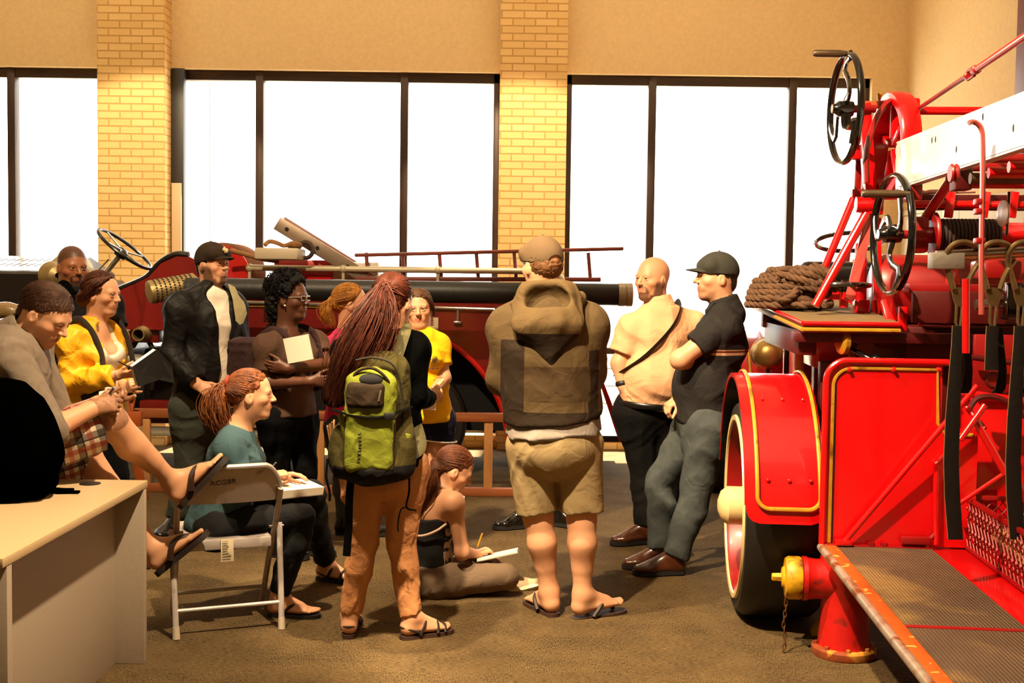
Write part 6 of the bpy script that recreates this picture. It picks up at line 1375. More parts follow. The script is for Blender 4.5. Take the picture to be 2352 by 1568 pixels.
# plate, tap on the panel
MB().box((E(985, 0).x, -.435, E(0, 760).z), (E(1014, 0).x, -.422, E(0, 716).z), .004).build('maker_plate', M('cream plate', '#c9b48a', .6), eng)
lt = MB(); q = E(982, 738)
for i in range(4): lt.box((q.x - .035, -.44, q.z - .028 + i * .016), (q.x + .045, -.436, q.z - .020 + i * .016))
lt.box((q.x - .04, -.438, q.z - .035), (q.x + .02, -.4365, q.z + .035)); lt.build('plate_emblem', M('plate red', '#6d2017', .7), eng)
q = E(1051, 733); MB().cyl((q.x, -.44, q.z + .07), (q.x, -.44, q.z - .02), .011, n=10).box((q.x - .03, -.46, q.z - .035), (q.x + .03, -.42, q.z - .015), .005).build('tap', CHROME, eng)
# tail step with braces
a = E(1372, 1012); b_ = E(1446, 1012); MB().box((x1 - .02, -.30, a.z - .03), (b_.x, .8, a.z + .02), .006).build('tail_step', BLK, eng)
for (p, q) in (((1352, 790), (1426, 1002)), ((1372, 850), (1436, 940))): MB().cyl(E(p[0], p[1], -.15), Vector((E(q[0], q[1], -.15).x, E(0, 0, -.15).y, a.z + .02)), .014, n=10).build('brace', REDB, eng)
# --- things that lie on the engine
z = E(900, 667).z; o = MB().cyl((E(470, 0).x + EB.x, YE - .50, z), (E(1422, 0).x + EB.x, YE - .50, z - .004), .079, n=28).build('suction_hose', M('ribbed black rubber', '#171715', .5, bump=.4, bscale=40, stretch=(1, .02, .02)), None)
tag(o, 'long black suction hose lying along the old engine', 'hose'); MB().lathe([(.082, 0), (.085, .005), (.085, .05), (.08, .055), (.086, .06), (.086, .10), (.06, .11)], (E(1418, 0).x + EB.x, YE - .50, z - .004), (1, 0, 0), 28).build('coupling', M('pale coupling', '#b5ab95', .4, metal=.5), o)
a, b_ = P(338, 672, YE - .62), P(452, 652, YE - .42); d = (b_ - a); o = MB().lathe([(.045, 0), (.08, .012), (.085, .03), (.085, d.length - .02), (.06, d.length)], a, d, 32).build('hose_strainer', BRASS, None); tag(o, 'perforated brass hose strainer behind the man in the black jacket', 'strainer')
m = MB(); dn = d.normalized(); u = dn.orthogonal().normalized(); v = dn.cross(u)
for i in range(9):
    for k in range(26):
        t = 2 * PI * (k + .5 * (i % 2)) / 26; w_ = u * math.cos(t) + v * math.sin(t); c = a + dn * (.05 + i * .033) + w_ * .0845; m.lathe([(.0078, 0), (.0078, .0022), (.0001, .0024)], c, w_, 6, close=False)
m.build('strainer_holes', M('strainer hole', '#1a120a', .8), o)
wr = M('ladder red brown', '#6f2f20', .45, var=.2, vscale=5)
lad = empty('ladder', P(1120, 610, YE + .1), 0, 'red brown wooden ladder on edge along the top of the old engine', 'ladder'); lb = lad.location
def la(px, py, d): return P(px, py, YE + d) - lb
MB().beam(la(815, 586, .12), la(1432, 571, .12), .035, .028, (0, 0, 1), .006).build('side_rail', wr, lad); MB().beam(la(815, 640, .12), la(1380, 642, .12), .035, .035, (0, 0, 1), .006).build('side_rail', wr, lad)
for px in (842, 925, 1010, 1095, 1182, 1268, 1352): MB().cyl(la(px - 1, 580, .12), la(px + 4, 642, .12), .015, n=10).build('rung', wr, lad)
al = M('worn aluminium', '#8e7c6a', .45, metal=.5, var=.1, vscale=10); a, b_ = P(636, 512, YE + .0), P(868, 654, YE + .15); al_ = empty('metal_ladder', b_, 0, 'grey metal ladder end tilted up from the old engine', 'ladder')
up = Vector((.5, 0, 1)); MB().beam(a - b_, Vector(), .03, .105, up, .006).build('side_rail', al, al_); MB().beam(P(648, 508, YE + .30) - b_, P(880, 652, YE + .45) - b_, .03, .085, up, .006).build('side_rail', M('worn brown rail', '#8a5a44', .5), al_)
d = b_ - a
for t in (.10, .40, .70):
    q = a - b_ + d * t; MB().cyl(q, P(660, 520, YE + .3) - b_ + d * t, .014, n=10).build('rung', al, al_); MB().cyl(q + Vector((0, -.02, 0)), q + Vector((0, .0, 0)), .016, n=10).build('bolt', BLK, al_)
tb = E(604, 597) + EB; q = E(700, 573) + EB; o = MB().box((tb.x, YE - .30, tb.z + .001), (q.x, YE + .05, q.z), .012).build('tub', M('pale tub', '#b8aa90', .5), None); tag(o, 'pale rectangular tub standing on the red tool box', 'tub')
MB().box((tb.x + .012, YE - .29, q.z - .001), (q.x - .012, YE + .04, q.z + .002)).build('tub_rim', M('tub rim', '#d0c4aa', .5), o)
m = MB(); c = Vector((tb.x + .10, YE - .12, q.z + .025))
m.tube(spline([c + Vector(v) for v in ((-.06, 0, .0), (-.03, .02, .03), (.03, .0, .02), (.08, .04, .0), (.16, -.02, .02), (.2, .05, .0), (.1, .07, .0))], 5), .017, 8); o2 = m.build('rope', M('tan rope', '#8a6238', .85), None); tag(o2, 'short tan rope heaped on top of the pale tub', 'rope')
c = E(703, 580, .0) + EB; o3 = MB().torus((c.x, YE - .02, E(703, 597).z + .075), (.3, 1, 0), .06, .017, 28, 10).build('iron_ring', M('dark rope ring', '#3a2418', .7), None); tag(o3, 'dark ring standing on the red tool box beside the tub', 'ring')
# ================================================================ the red aerial truck on the right
TK = empty('aerial_truck', W0, -TR_A, 'bright red antique ladder truck with gold lines on the right', 'fire truck')
def T(px, py, x=None, y=None, z=None):
    """point of the truck's own frame seen at a pixel, on the plane x=, y= or z="""
    o = w2t((0, 0, CAM_H)); d = ray(px, py); d = Vector((d.x * _c - d.y * _s, d.x * _s + d.y * _c, d.z))
    t = (x - o.x) / d.x if x is not None else (y - o.y) / d.y if y is not None else (z - o.z) / d.z
    return o + d * t
R1 = M('fire red', '#c4060a', .28, coat=.6, spec=.5, var=.06, vscale=3, bump=.03, bscale=60); R2 = M('shaded old fire red', '#860607', .4, coat=.3, var=.12, vscale=8); R3_ = M('shaded deep red', '#4c0505', .45, var=.1, vscale=8)  # second and third reds darkened, turntable shade put into their colour
GOLD = M('gold line', '#c8982c', .35, metal=.35, var=.15, vscale=20, dirt='#7d5518', dscale=10, dlo=.55, dhi=.7); CRM = M('cream paint', '#e0c68a', .4, coat=.4, var=.06, vscale=12); BKE = M('black enamel', '#0a0a0a', .15, coat=.9)
WHT = M('white ladder paint', '#d6d8d6', .35, coat=.3, var=.04, vscale=4, dirt='#8d8a80', dscale=5, dlo=.68, dhi=.76); IRON = M('worn iron', '#5c4a35', .45, metal=.7, var=.2, vscale=25); STEEL = M('bright steel', '#a9a096', .28, metal=.95); ZINC = M('zinc casting', '#8d857a', .5, metal=.6, bump=.4, bscale=60)
def part(name, mb, mat, par=None, smooth=35): return mb.build(name, mat, par or TK, smooth)
# --- wheels
WY, WZ, WX = .729, .507, -.270
wheel('wheel', TK, (WX + .18, WY, WZ), (-1, 0, 0), WZ, .36, .035, (RUB, CRM, R2, CRM), 12, .04, .090)
wheel('wheel', TK, (1.55, WY, WZ), (1, 0, 0), WZ, .36, -.07, (RUB, CRM, R2, CRM), 12, .04, .072)
wheel('wheel', TK, (-.16 + .1, 4.05, .485), (-1, 0, 0), .485, .2, .03, (RUB, CRM, R2, CRM), 12, .03, .06)
wheel('wheel', TK, (1.5, 4.05, .485), (1, 0, 0), .485, .2, .03, (RUB, CRM, R2, CRM), 12, .03, .06)
part('axle', MB().cyl((WX + .1, WY, WZ), (1.5, WY, WZ), .05), R3_); part('axle', MB().cyl((-.05, 4.05, .485), (1.5, 4.05, .485), .04), R3_)
# --- rear mudguard: sheet bent round the wheel
FR = .625
def guard(yc, zc, R, xl, xr, a0, a1, n, taper=0.0):
    rows = []
    for i in range(n + 1):
        a = a0 + (a1 - a0) * i / n; k = i / n
        rows.append([(xl + (xr - xl) * (j / 4) * (1 - taper * k), yc - math.cos(a) * R, zc + math.sin(a) * R) for j in range(5)])
    return rows
xl, xr = T(1716, 1100, y=.11).x, T(1897, 1100, y=.11).x
A0, A1 = rad(4), rad(168)
gr_ = guard(WY, WZ, FR, xl, xr, A0, A1, 170)
for i in range(6):      # rounded lower corners
    k = .055 * (1 - math.sqrt(max(0, 1 - (1 - i / 6) ** 2))); gr_[i] = [Vector((xl + k + (xr - xl - 2 * k) * j / 4, gr_[i][j][1], gr_[i][j][2])) for j in range(5)]
f = part('mudguard', MB().sheet(gr_, .008), R1); part('guard_lining', MB().sheet(guard(WY, WZ, FR - .016, xl + .004, xr - .004, A0 + .1, A1, 40), .006), BLK, f)
part('guard_lip', MB().sheet([[(xl, WY - math.cos(a) * (FR - .02 * k), WZ + math.sin(a) * (FR - .02 * k)) for k in (0, 1)] for a in np.linspace(A0 + .12, A1, 41)], .006), R1, f)
def on_guard(x, a, off=.012): return Vector((x, WY - math.cos(a) * (FR + off), WZ + math.sin(a) * (FR + off)))
gx0, gx1, r_ = xl + .045, xr - .018, .05; ga = A0 + .10
pts = [on_guard(gx0, a) for a in np.linspace(rad(150), ga + r_ / FR, 44)] + [on_guard(gx0 + r_ * (1 - math.cos(t)), ga + r_ / FR * (1 - math.sin(t))) for t in np.linspace(.2, PI / 2, 7)] + [on_guard(gx1 - r_ * (1 - math.sin(t)), ga + r_ / FR * (1 - math.cos(t))) for t in np.linspace(.0, PI / 2, 7)] + [on_guard(gx1, a) for a in np.linspace(ga + r_ / FR + .03, rad(150), 44)]
part('gold_stripe', MB().tube(pts, .009, 8, flat=(.7, 1)), GOLD, f)
for a in (.36, 1.02):
    for k in range(3): q = on_guard(gx0 + .045 + k * .088, a, .004); part('rivet', MB().ball(q, .009, 10, 8), R1, f)
fx0, fx1 = T(1702, 855, y=3.45).x, T(1768, 860, y=3.45).x
f2 = part('mudguard', MB().sheet(guard(4.05, .50, .70, fx0, fx1, rad(20), rad(170), 36, .25), .008), R1)
part('gold_stripe', MB().tube([(fx0 + (fx1 - fx0) * .35, 4.05 - math.cos(a) * .712, .50 + math.sin(a) * .712) for a in np.linspace(rad(28), rad(160), 40)], .011, 8), GOLD, f2)
# --- upright splash panel with tube edge
def T0(px, py): return T(px, py, y=0.0)
a, b_ = T0(1897, 1244), T0(1897, 884); tr_ = T0(2166, 832); c = T0(1947, 828); rr = c.x - b_.x; zt_ = c.z
cor = [Vector((b_.x + rr * (1 - math.cos(t)), 0, zt_ - rr * (1 - math.sin(t)))) for t in np.linspace(0, PI / 2, 10)]
n1, n2 = T0(2168, 958), T0(2235, 985)
outl = [Vector((b_.x, 0, .50))] + cor + [Vector((tr_.x, 0, zt_)), Vector((tr_.x, 0, n2.z + .02)), Vector((tr_.x + .02, 0, n2.z)), Vector((n2.x + .02, 0, n2.z)), Vector((n2.x + .02, 0, .50))]
pn = part('splash_panel', MB().prism(outl, (0, .012, 0)), R1, None, 20)
part('tube_edge', MB().tube([Vector((b_.x, -.004, .50))] + [p + Vector((0, -.004, 0)) for p in cor] + [Vector((tr_.x + .02, -.004, zt_))], .0135, 10), R1, pn)
o1 = .030; gl = [Vector((b_.x + o1, 0, .505))] + [Vector((b_.x + o1 + (rr - .01) * (1 - math.cos(t)), 0, zt_ - o1 - (rr - .01) * (1 - math.sin(t)))) for t in np.linspace(0, PI / 2, 10)] + [Vector((tr_.x - .02, 0, zt_ - o1)), Vector((tr_.x - .012, 0, n2.z + .02)), Vector((tr_.x + .02, 0, n2.z - .025)), Vector((n2.x, 0, n2.z - .025))]
part('gold_stripe', MB().tube([p + Vector((0, -.002, 0)) for p in gl], .0085, 6, flat=(1, .35), up=(0, 1, 0)) if False else MB().tube([p + Vector((0, -.001, 0)) for p in gl], .0075, 6), GOLD, pn)
part('black_line', MB().tube([p + Vector((.011 if i < 2 else .006, .0, -.004 if 2 < i < 12 else 0)) for i, p in enumerate(gl)], .0028, 5), M('black line', '#120906', .5), pn)
for px in (1950, 2052, 2155): q = T0(px, 848); part('bolt', MB().lathe([(.012, 0), (.012, .006), (.007, .008), (.007, .018), (.003, .02)], q, (0, -1, 0), 10), R1, pn)
# wide red back wall of the truck behind the panel
part('body_wall', MB().box((n2.x - .05, .10, .45), (1.35, .14, T(2300, 905, y=.10).z), .004), R1)
# --- running board towards us
bxr = T(2140, 1256, z=.50).x; rb = MB().box((-.005, -2.7, .462), (bxr, .02, .488), .004); rb = part('running_board', rb, R2)
mat_ = M('ribbed rubber mat', '#4f3b28', .7, var=.2, vscale=4, dirt='#8a6a3a', dscale=3, dlo=.5, dhi=.75)
N = mat_.node_tree.nodes; L = mat_.node_tree.links; tc = N.new('ShaderNodeTexCoord'); wv = N.new('ShaderNodeTexWave'); wv.inputs['Scale'].default_value = 26; wv.bands_direction = 'X'; L.new(tc.outputs['Object'], wv.inputs[0]); bp = N.new('ShaderNodeBump'); bp.inputs['Strength'].default_value = .9; bp.inputs['Distance'].default_value = .004; L.new(wv.outputs[0], bp.inputs['Height']); L.new(bp.outputs[0], N['Principled BSDF'].inputs['Normal'])
ysp = T(2140, 1438, z=.50).y
for y0, y1 in ((ysp + .012, -.03), (-2.68, ysp - .012)): part('tread_mat', MB().box((.062, y0, .487), (bxr - .004, y1, .497), .002), mat_, rb)
part('edge_strip', MB().box((.012, -2.7, .487), (.06, .0, .499), .003), M('worn orange strip', '#a8501a', .4, var=.15, vscale=12, dirt='#d0a050', dscale=22, dlo=.62, dhi=.66), rb)
part('nosing', MB().tube([(.002, -2.7, .484), (.002, .0, .484)], .017, 12), M('worn nosing', '#b3a595', .35, metal=.5, var=.15, vscale=10, dirt='#8a5530', dscale=9, dlo=.5, dhi=.62), rb)
part('edge_strip', MB().box((.06, ysp - .012, .487), (bxr, ysp + .012, .500), .003), R2, rb); part('edge_strip', MB().box((.02, -.03, .487), (bxr, .0, .502), .003), R2, rb)
for k, px in enumerate((1935, 1998, 2026, 2120)): q = T(px, 1250, z=.50); part('bolt', MB().cyl((q.x, -.018, .50), (q.x, -.018, .514), .014, n=6), R2, rb)
for x in (.12, .55):
    for y in (-.5, -1.9): part('board_bracket', MB().box((x, y, .40), (x + .6, y + .05, .462), .004).cyl((x + .55, y + .02, .45), (x + .75, y + .3, .75), .02), R3_, rb)
part('support_leg', MB().box((.42, -.12, 0), (.46, -.08, .462), .004), M('cream leg', '#c9b48a', .6), rb)
part('support_leg', MB().box((.42, -2.3, 0), (.46, -2.26, .462), .004), M('cream leg', '#c9b48a', .6), rb)
# deck beside the board and body side
part('deck', MB().box((bxr, -2.9, .45), (1.4, .12, .492), .006), R1); part('frame_rail', MB().box((.62, -2.9, .30), (.74, 4.3, .45), .006), R3_); part('frame_rail', MB().box((1.2, -2.9, .30), (1.32, 4.3, .45), .006), R3_)
part('support_leg', MB().box((.65, -2.5, 0), (.71, -2.44, .31), .004), R3_); part('support_leg', MB().box((1.23, -2.5, 0), (1.29, -2.44, .31), .004), R3_)
# stay rods
def rod(name, p, q, r_, mat, par=None, n=18): return part(name, MB().cyl(p, q, r_, n=n), mat, par)
foot = T(1938, 1245, y=-.03); rod('stay_rod', foot, T(2245, 885, y=-.10), .0115, R1); part('rod_foot', MB().box(foot + Vector((-.035, -.02, -.012)), foot + Vector((.03, .02, .012)), .005), R1)
rod('stay_rod', T(2205, 1010, y=-.15), T(2262, 930, y=-.13), .0125, R1); rod('stay_rod', T(2240, 965, y=-.12), T(2310, 1088, y=-.12), .015, R1); rod('stay_rod', T(2310, 1085, y=-.12), T(2190, 1165, y=-.06), .009, R1)
rod('stay_rod', T(2318, 1088, y=-.13), T(2360, 1150, y=-.13), .02, R2); rod('stay_rod', T(2220, 935, y=-.05), T(2262, 985, y=-.12), .011, R1)
ub = [T(2150, 1250, y=-.02), T(2150, 1082, y=-.02), T(2156, 1062, y=-.02), T(2172, 1044, y=-.02), T(2182, 1030, y=-.02)]; part('grab_bar', MB().tube(spline(ub, 5), .011, 10), R1)
part('floor_bar', MB().box(T(2068, 1243, y=-.02) + Vector((0, -.015, -.008)), T(2135, 1237, y=-.02) + Vector((0, .01, .008)), .003).tube([T(2133, 1240, y=-.02), T(2142, 1232, y=-.02), T(2152, 1222, y=-.02)], .009, 8), R2)
# --- wire basket on the deck
bk = MB(); q0 = T(2214, 1256, z=.495); zb0, zb1 = .497, T(2214, 1140, y=q0.y).z; X0, X1, Y0, Y1 = q0.x, q0.x + .62, q0.y, q0.y - 2.2
bs = empty('wire_basket', t2w((X0, (Y0 + Y1) / 2, zb0)), -TR_A, 'long red wire basket of diamond mesh on the truck deck', 'basket'); BO = Vector((X0, (Y0 + Y1) / 2, zb0))
def bpt(m, n_, mt): m.v = [tuple(Vector(v) - BO) for v in m.v]; return m.build(n_, mt, bs)
for x in (X0, X1):
    bpt(MB().box((x - .008, Y1, zb1 - .012), (x + .008, Y0, zb1 + .006), .002), 'rim', R2); bpt(MB().box((x - .008, Y1, zb0), (x + .008, Y0, zb0 + .016), .002), 'rim', R2)
for y in (Y0, Y1): bpt(MB().box((X0, y - .008, zb1 - .012), (X1, y + .008, zb1 + .006), .002).box((X0, y - .008, zb0), (X1, y + .008, zb0 + .016), .002), 'rim', R2)
for x in (X0, X1):
    for y in (Y0, Y1): bpt(MB().box((x - .009, y - .009, zb0), (x + .009, y + .009, zb1), .002), 'corner_post', R2)
def mesh_side(p, u, lu, hh, step=.042):
    m = MB(); n_ = int(lu / step)
    for k in range(n_):
        for s in (0, 1):
            pts = []; m2 = max(2, int(hh / (step * .9)))
            for j in range(m2 + 1): pts.append(p + u * ((k + .5 + (.5 if (j + s) % 2 else -.5) * .86) * step) + Vector((0, 0, hh * j / m2)) + u.cross(Vector((0, 0, 1))) * (.003 if s else -.003))
            m.tube(pts, .0032, 4)
    return m
bpt(mesh_side(Vector((X0, Y0, zb0)), Vector((0, -1, 0)), 2.2, zb1 - zb0), 'wire_mesh', R2); bpt(mesh_side(Vector((X0, Y0, zb0)), Vector((1, 0, 0)), .62, zb1 - zb0), 'wire_mesh', R2)
rp = empty('hose_bundle', t2w((X0 + .26, Y0 - .9, zb0 + .01)), -TR_A, 'brown hose bundle lying inside the red wire basket', 'hose')
m = MB(); rs = random.Random(6); HB = M('tan canvas hose', '#8d6a34', .8, var=.2, vscale=8)
for k in range(7):
    x = -.17 + .055 * k; m = MB(); m.tube(spline([(x + rs.uniform(-.01, .01), .75 - j * .3, .05 + .045 * (k % 2) + rs.uniform(0, .02)) for j in range(6)], 4), .034, 10); m.build('hose_length', HB, rp)
# --- platform with canvas mat, beams and posts under it
pl = [T(1845, 738, y=.33), T(2068, 741, y=.33), T(2010, 706, y=1.25), T(1905, 693, y=1.62), T(1726, 686, y=1.62)]
pl = [pl[0], pl[1], Vector((pl[1].x, 1.62, pl[4].z)), pl[4]]
pf = part('platform', MB().prism([p - Vector((0, 0, .014)) for p in pl], (0, 0, -.035)), R2, None, 20); part('platform_mat', MB().prism(pl, (0, 0, -.016)), M('brown canvas mat', '#665130', .85, var=.12, vscale=12, bump=.3, bscale=200), pf, 20)
for i, j in ((0, 1), (3, 0)): part('gold_stripe', MB().tube([pl[i] + Vector((-.004, -.004, -.034)), pl[j] + Vector((-.004 if i else 0, -.004, -.034))], .009, 6), GOLD, pf); part('edge_bead', MB().tube([pl[i] + Vector((-.003, -.003, -.008)), pl[j] + Vector((0, -.003, -.008))], .010, 8), R1, pf)
pa, pb = T(1822, 760, y=.42), T(2090, 762, y=.42); part('platform_beam', MB().box((pa.x, .36, pa.z - .045), (pb.x + .4, .48, pl[0].z - .045), .006), R3_, pf)
part('platform_beam', MB().box((pl[3].x + .05, 1.5, pl[3].z - .15), (1.2, 1.6, pl[3].z - .045), .006), R3_, pf); part('platform_beam', MB().box((pa.x + .02, .40, pl[0].z - .15), (pa.x + .10, 1.55, pl[0].z - .04), .006), R3_, pf)
for (px0, px1, y) in ((1842, 1866, 1.42), (1872, 1895, 1.46)): u_, v_ = T(px0, 800, y=y), T(px1, 800, y=y); part('post', MB().box((u_.x, y, .62), (v_.x, y + .09, pl[0].z - .14), .005), R2)
part('hinge_plate', MB().box(T(2070, 712, y=.36) + Vector((-.01, -.01, -.09)), T(2084, 704, y=.36) + Vector((.0, .02, 0)), .004), R1, pf)
u_, v_ = T(1880, 770, y=.75), T(1950, 850, y=.75); part('seat_box', MB().box((u_.x, .75, v_.z), (v_.x + .4, 1.45, u_.z + .04), .01), R1)
part('plank', MB().box(T(1826, 862, y=1.0), T(1843, 792, y=1.05), .003), M('pale plank', '#c0a25a', .6))
part('chassis_plate', MB().box(T(1952, 836, y=.6), T(2160, 778, y=.66), .006), M('pinkish grey plate', '#a58078', .5, coat=.2))
part('chassis_plate', MB().box(T(2080, 838, y=.45), T(2420, 770, y=.5), .006), R3_); part('body_wall', MB().box(T(1880, 1000, y=.5), T(2400, 838, y=.56), .006), R3_)
rod('lever', T(1905, 775, y=.5), T(2000, 825, y=.35), .012, BKE); part('lever_base', MB().ball(T(2012, 828, y=.35), .03, 12, 8), BKE)
part('brass_disc', MB().lathe([(.055, 0), (.055, .02), (.04, .03)], T(1941, 785, y=.4), (-1, -.3, 0), 20), GOLD)
for px, py in ((1962, 792), (2110, 800), (2126, 815), (1968, 815)): part('bolt', MB().cyl(T(px, py, y=.59), T(px, py, y=.59) + Vector((0, -.02, 0)), .012, n=6), R3_)
# --- crank wheels
def crank(c, R, ax, hand, name='crank_wheel', nsp=3, ph=.3, hl=.19):
    c = Vector(c); ax = Vector(ax).normalized(); u = Vector((0, 0, 1)); u = (u - ax * u.dot(ax)).normalized(); v = ax.cross(u)
    w_ = part(name, MB().torus(c, ax, R, .0135, 64, 12, flat=(1.25, .85)), BKE)
    for k in range(nsp):       # S-shaped flat spokes
        a = 2 * PI * k / nsp + ph; m = MB(); pts = []
        for j in range(11): t = j / 10; aa = a + .55 * math.sin(t * 2 * PI) * (1 - .3 * t); r = R * (.10 + .88 * t); pts.append(c + (u * math.cos(aa) + v * math.sin(aa)) * r)
        m.tube(pts, [.026 - .008 * math.sin(j / 10 * PI) for j in range(11)], 8, flat=(1.0, .5)); part('spoke', m, BKE, w_)
    part('hub', MB().lathe([(.034, -.035), (.036, -.02), (.036, .03), (.024, .045), (.02, .06)], c, -ax, 20), BKE, w_)
    hp_ = c + (u * math.cos(hand) + v * math.sin(hand)) * R; part('crank_handle', MB().lathe([(.012, 0), (.0135, .02), (.0165, .04), (.0165, hl - .01), (.012, hl)], hp_, (-1, -.06, 0), 14), IRON, w_); return w_
AX = Vector((1, .09, 0))
c1 = T(1941, 250, y=.70); crank(c1, .245, AX, .15, hl=.16); c2 = T(2049, 538, y=.28); crank(c2, .248, AX, -.85 * 0 + -.9 * -1 if False else .9, ph=.9)
# --- turntable frame: tower, A-frame struts, head
def beam(name, p, q, w_, h, mat, par=None, up=(0, 1, 0)): return part(name, MB().beam(p, q, w_, h, up, .004), mat, par)
rod('crank_shaft', c1, T(2010, 250, y=.72), .018, R2); beam('tower_post', T(1984, 238, y=.75), T(2000, 470, y=.78), .05, .07, R1); beam('tower_post', T(1974, 330, y=.95), T(1968, 450, y=.95), .03, .03, R2)
part('tower_clamp', MB().box(T(1958, 452, y=.9), T(1990, 436, y=.95), .005), R2); part('tower_clamp', MB().box(T(1955, 365, y=.85), T(1978, 338, y=.95), .006), R1)
part('head_block', MB().lathe([(.02, 0), (.036, .004), (.036, .11), (.02, .115)], T(1964, 470, y=.72), (1, 0, 0), 24), R1); part('head_block', MB().box(T(1990, 492, y=.70), T(2020, 455, y=.8), .008), R1)
rod('strut', T(1962, 452, y=1.05), T(1884, 640, y=1.05), .019, R1); rod('strut', T(1990, 490, y=.72), T(1872, 703, y=.66), .021, R1)
beam('strut', T(2002, 488, y=.74), T(1950, 690, y=.70), .045, .012, M('lit red strut', '#c4514a', .25, coat=.6)); beam('strut', T(2014, 500, y=.76), T(2016, 690, y=.76), .035, .03, R1); rod('strut', T(1978, 560, y=.9), T(1976, 715, y=.85), .028, R1)  # flat strut coloured paler for the light on its face
part('strut_foot', MB().box(T(1965, 722, y=.80), T(1990, 688, y=.88), .005), R1)
# gear sheave and toothed rack
gc = T(2042, 335, y=.66); sh = MB(); sh.lathe([(.235, 0), (.242, .01), (.242, .075), (.235, .085), (.19, .08), (.19, .005), (.235, 0)], gc + Vector((-.02, 0, 0)), (1, .10, 0), 56, close=False); g_ = part('gear_wheel', sh, R1)
for k in range(5):
    a = 2 * PI * k / 5 + .3; d = Vector((0, math.cos(a), math.sin(a))); part('spoke', MB().beam(gc + d * .03 + Vector((.02, 0, 0)), gc + d * .2 + Vector((.02, 0, 0)), .03, .035, (1, 0, 0), .005), R1, g_)
m = MB()
for k in range(44): a = 2 * PI * k / 44; d = Vector((0, math.cos(a), math.sin(a))); m.beam(gc + d * .155 + Vector((.075, 0, 0)), gc + d * .175 + Vector((.075, 0, 0)), .013, .03, (1, 0, 0))
m.lathe([(.155, .055), (.155, .095), (.13, .095), (.13, .055), (.155, .055)], gc, (1, 0, 0), 44, close=False); part('gear_teeth', m, R1, g_)
part('gear_guard', MB().tube(spline([T(1990, 420, y=.62), T(1990, 350, y=.62), T(2010, 280, y=.62), T(2035, 240, y=.62), T(2060, 228, y=.62)], 6), .028, 8, flat=(.5, 1.3)), R2)
rod('top_shaft', T(1972, 240, y=.75), T(2100, 242, y=.75), .017, M('worn red shaft', '#b04a2a', .4, coat=.3)); rod('top_shaft', T(2096, 254, y=.80), T(2500, 256, y=.80), .019, R1)
part('bearing_cap', MB().box(T(2080, 262, y=.7), T(2102, 232, y=.8), .01), R1); beam('bracket', T(2080, 280, y=.6), T(2068, 322, y=.55), .02, .02, R1); beam('bracket', T(2096, 275, y=.6), T(2108, 315, y=.55), .02, .02, R1); part('oil_cup', MB().lathe([(.006, 0), (.01, .01), (.012, .03), (.004, .04)], T(2020, 232, y=.75), (0, 0, 1), 10), GOLD)
# --- white ladder beams reaching towards us, rungs
lx = .36; e0, e1 = T(2057, 334, x=lx), T(2060, 430, x=lx); z1_, z0_ = e0.z, e1.z; yl0 = e0.y
def ladder_beam(x, nm='ladder_beam'):
    o = part(nm, MB().prism([(x, yl0, z1_ - .015), (x, yl0 - .03, z1_ + .008), (x, -3.0, z1_ + .008 - .026 * 3.4), (x, -3.0, z0_ - .002 * 3.4), (x, yl0 - .02, z0_)], (.045, 0, 0)), WHT, None, 20)
    part('beam_edge', MB().tube([(x + .02, yl0, z1_ + .012), (x + .02, -3, z1_ + .012 - .026 * 3.4)], .012, 6, flat=(.5, 1.6)), WHT, o); part('beam_edge', MB().tube([(x + .02, yl0 - .02, z0_ - .005), (x + .02, -3, z0_ - .005 - .002 * 3.4)], .014, 6, flat=(.5, 1.6)), WHT, o); return o
lbm = ladder_beam(lx); ladder_beam(lx + .55)
for px, py in ((2141, 322), (2149, 320), (2197, 343), (2258, 268), (2328, 294), (2057, 360)): q = T(px, py, x=lx); part('beam_slot', MB().ball(q, .010, 10, 8, sc_=(.3, .5, 1.3)), M('slot black', '#1b1512', .6), lbm)
for k in range(9): rod('ladder_rung', (lx + .02, yl0 - .2 - k * .34, (z0_ + z1_) / 2 - .02), (lx + .57, yl0 - .2 - k * .34, (z0_ + z1_) / 2 - .02), .018, R2)
zr = z0_ - .05
for k, (y, mt) in enumerate(((-.35, R1), (-.55, IRON), (-.75, R1), (-.95, R1))): rod('under_rung', (lx + .02, y, zr), (lx + .62, y, zr), .018 if k != 1 else .02, mt)
part('beam_bracket', MB().box((lx - .0, yl0 - .28, z0_ - .07), (lx + .05, yl0 - .12, z0_ - .005), .005), R2); part('beam_bracket', MB().box(T(2190, 405, x=lx) + Vector((0, -.03, -.05)), T(2190, 385, x=lx) + Vector((.06, .05, .02)), .006), R3_); part('pulley', MB().lathe([(.03, 0), (.034, .006), (.026, .014), (.034, .022), (.03, .028)], T(2200, 398, x=lx - .02), (-1, 0, 0), 20), R2)
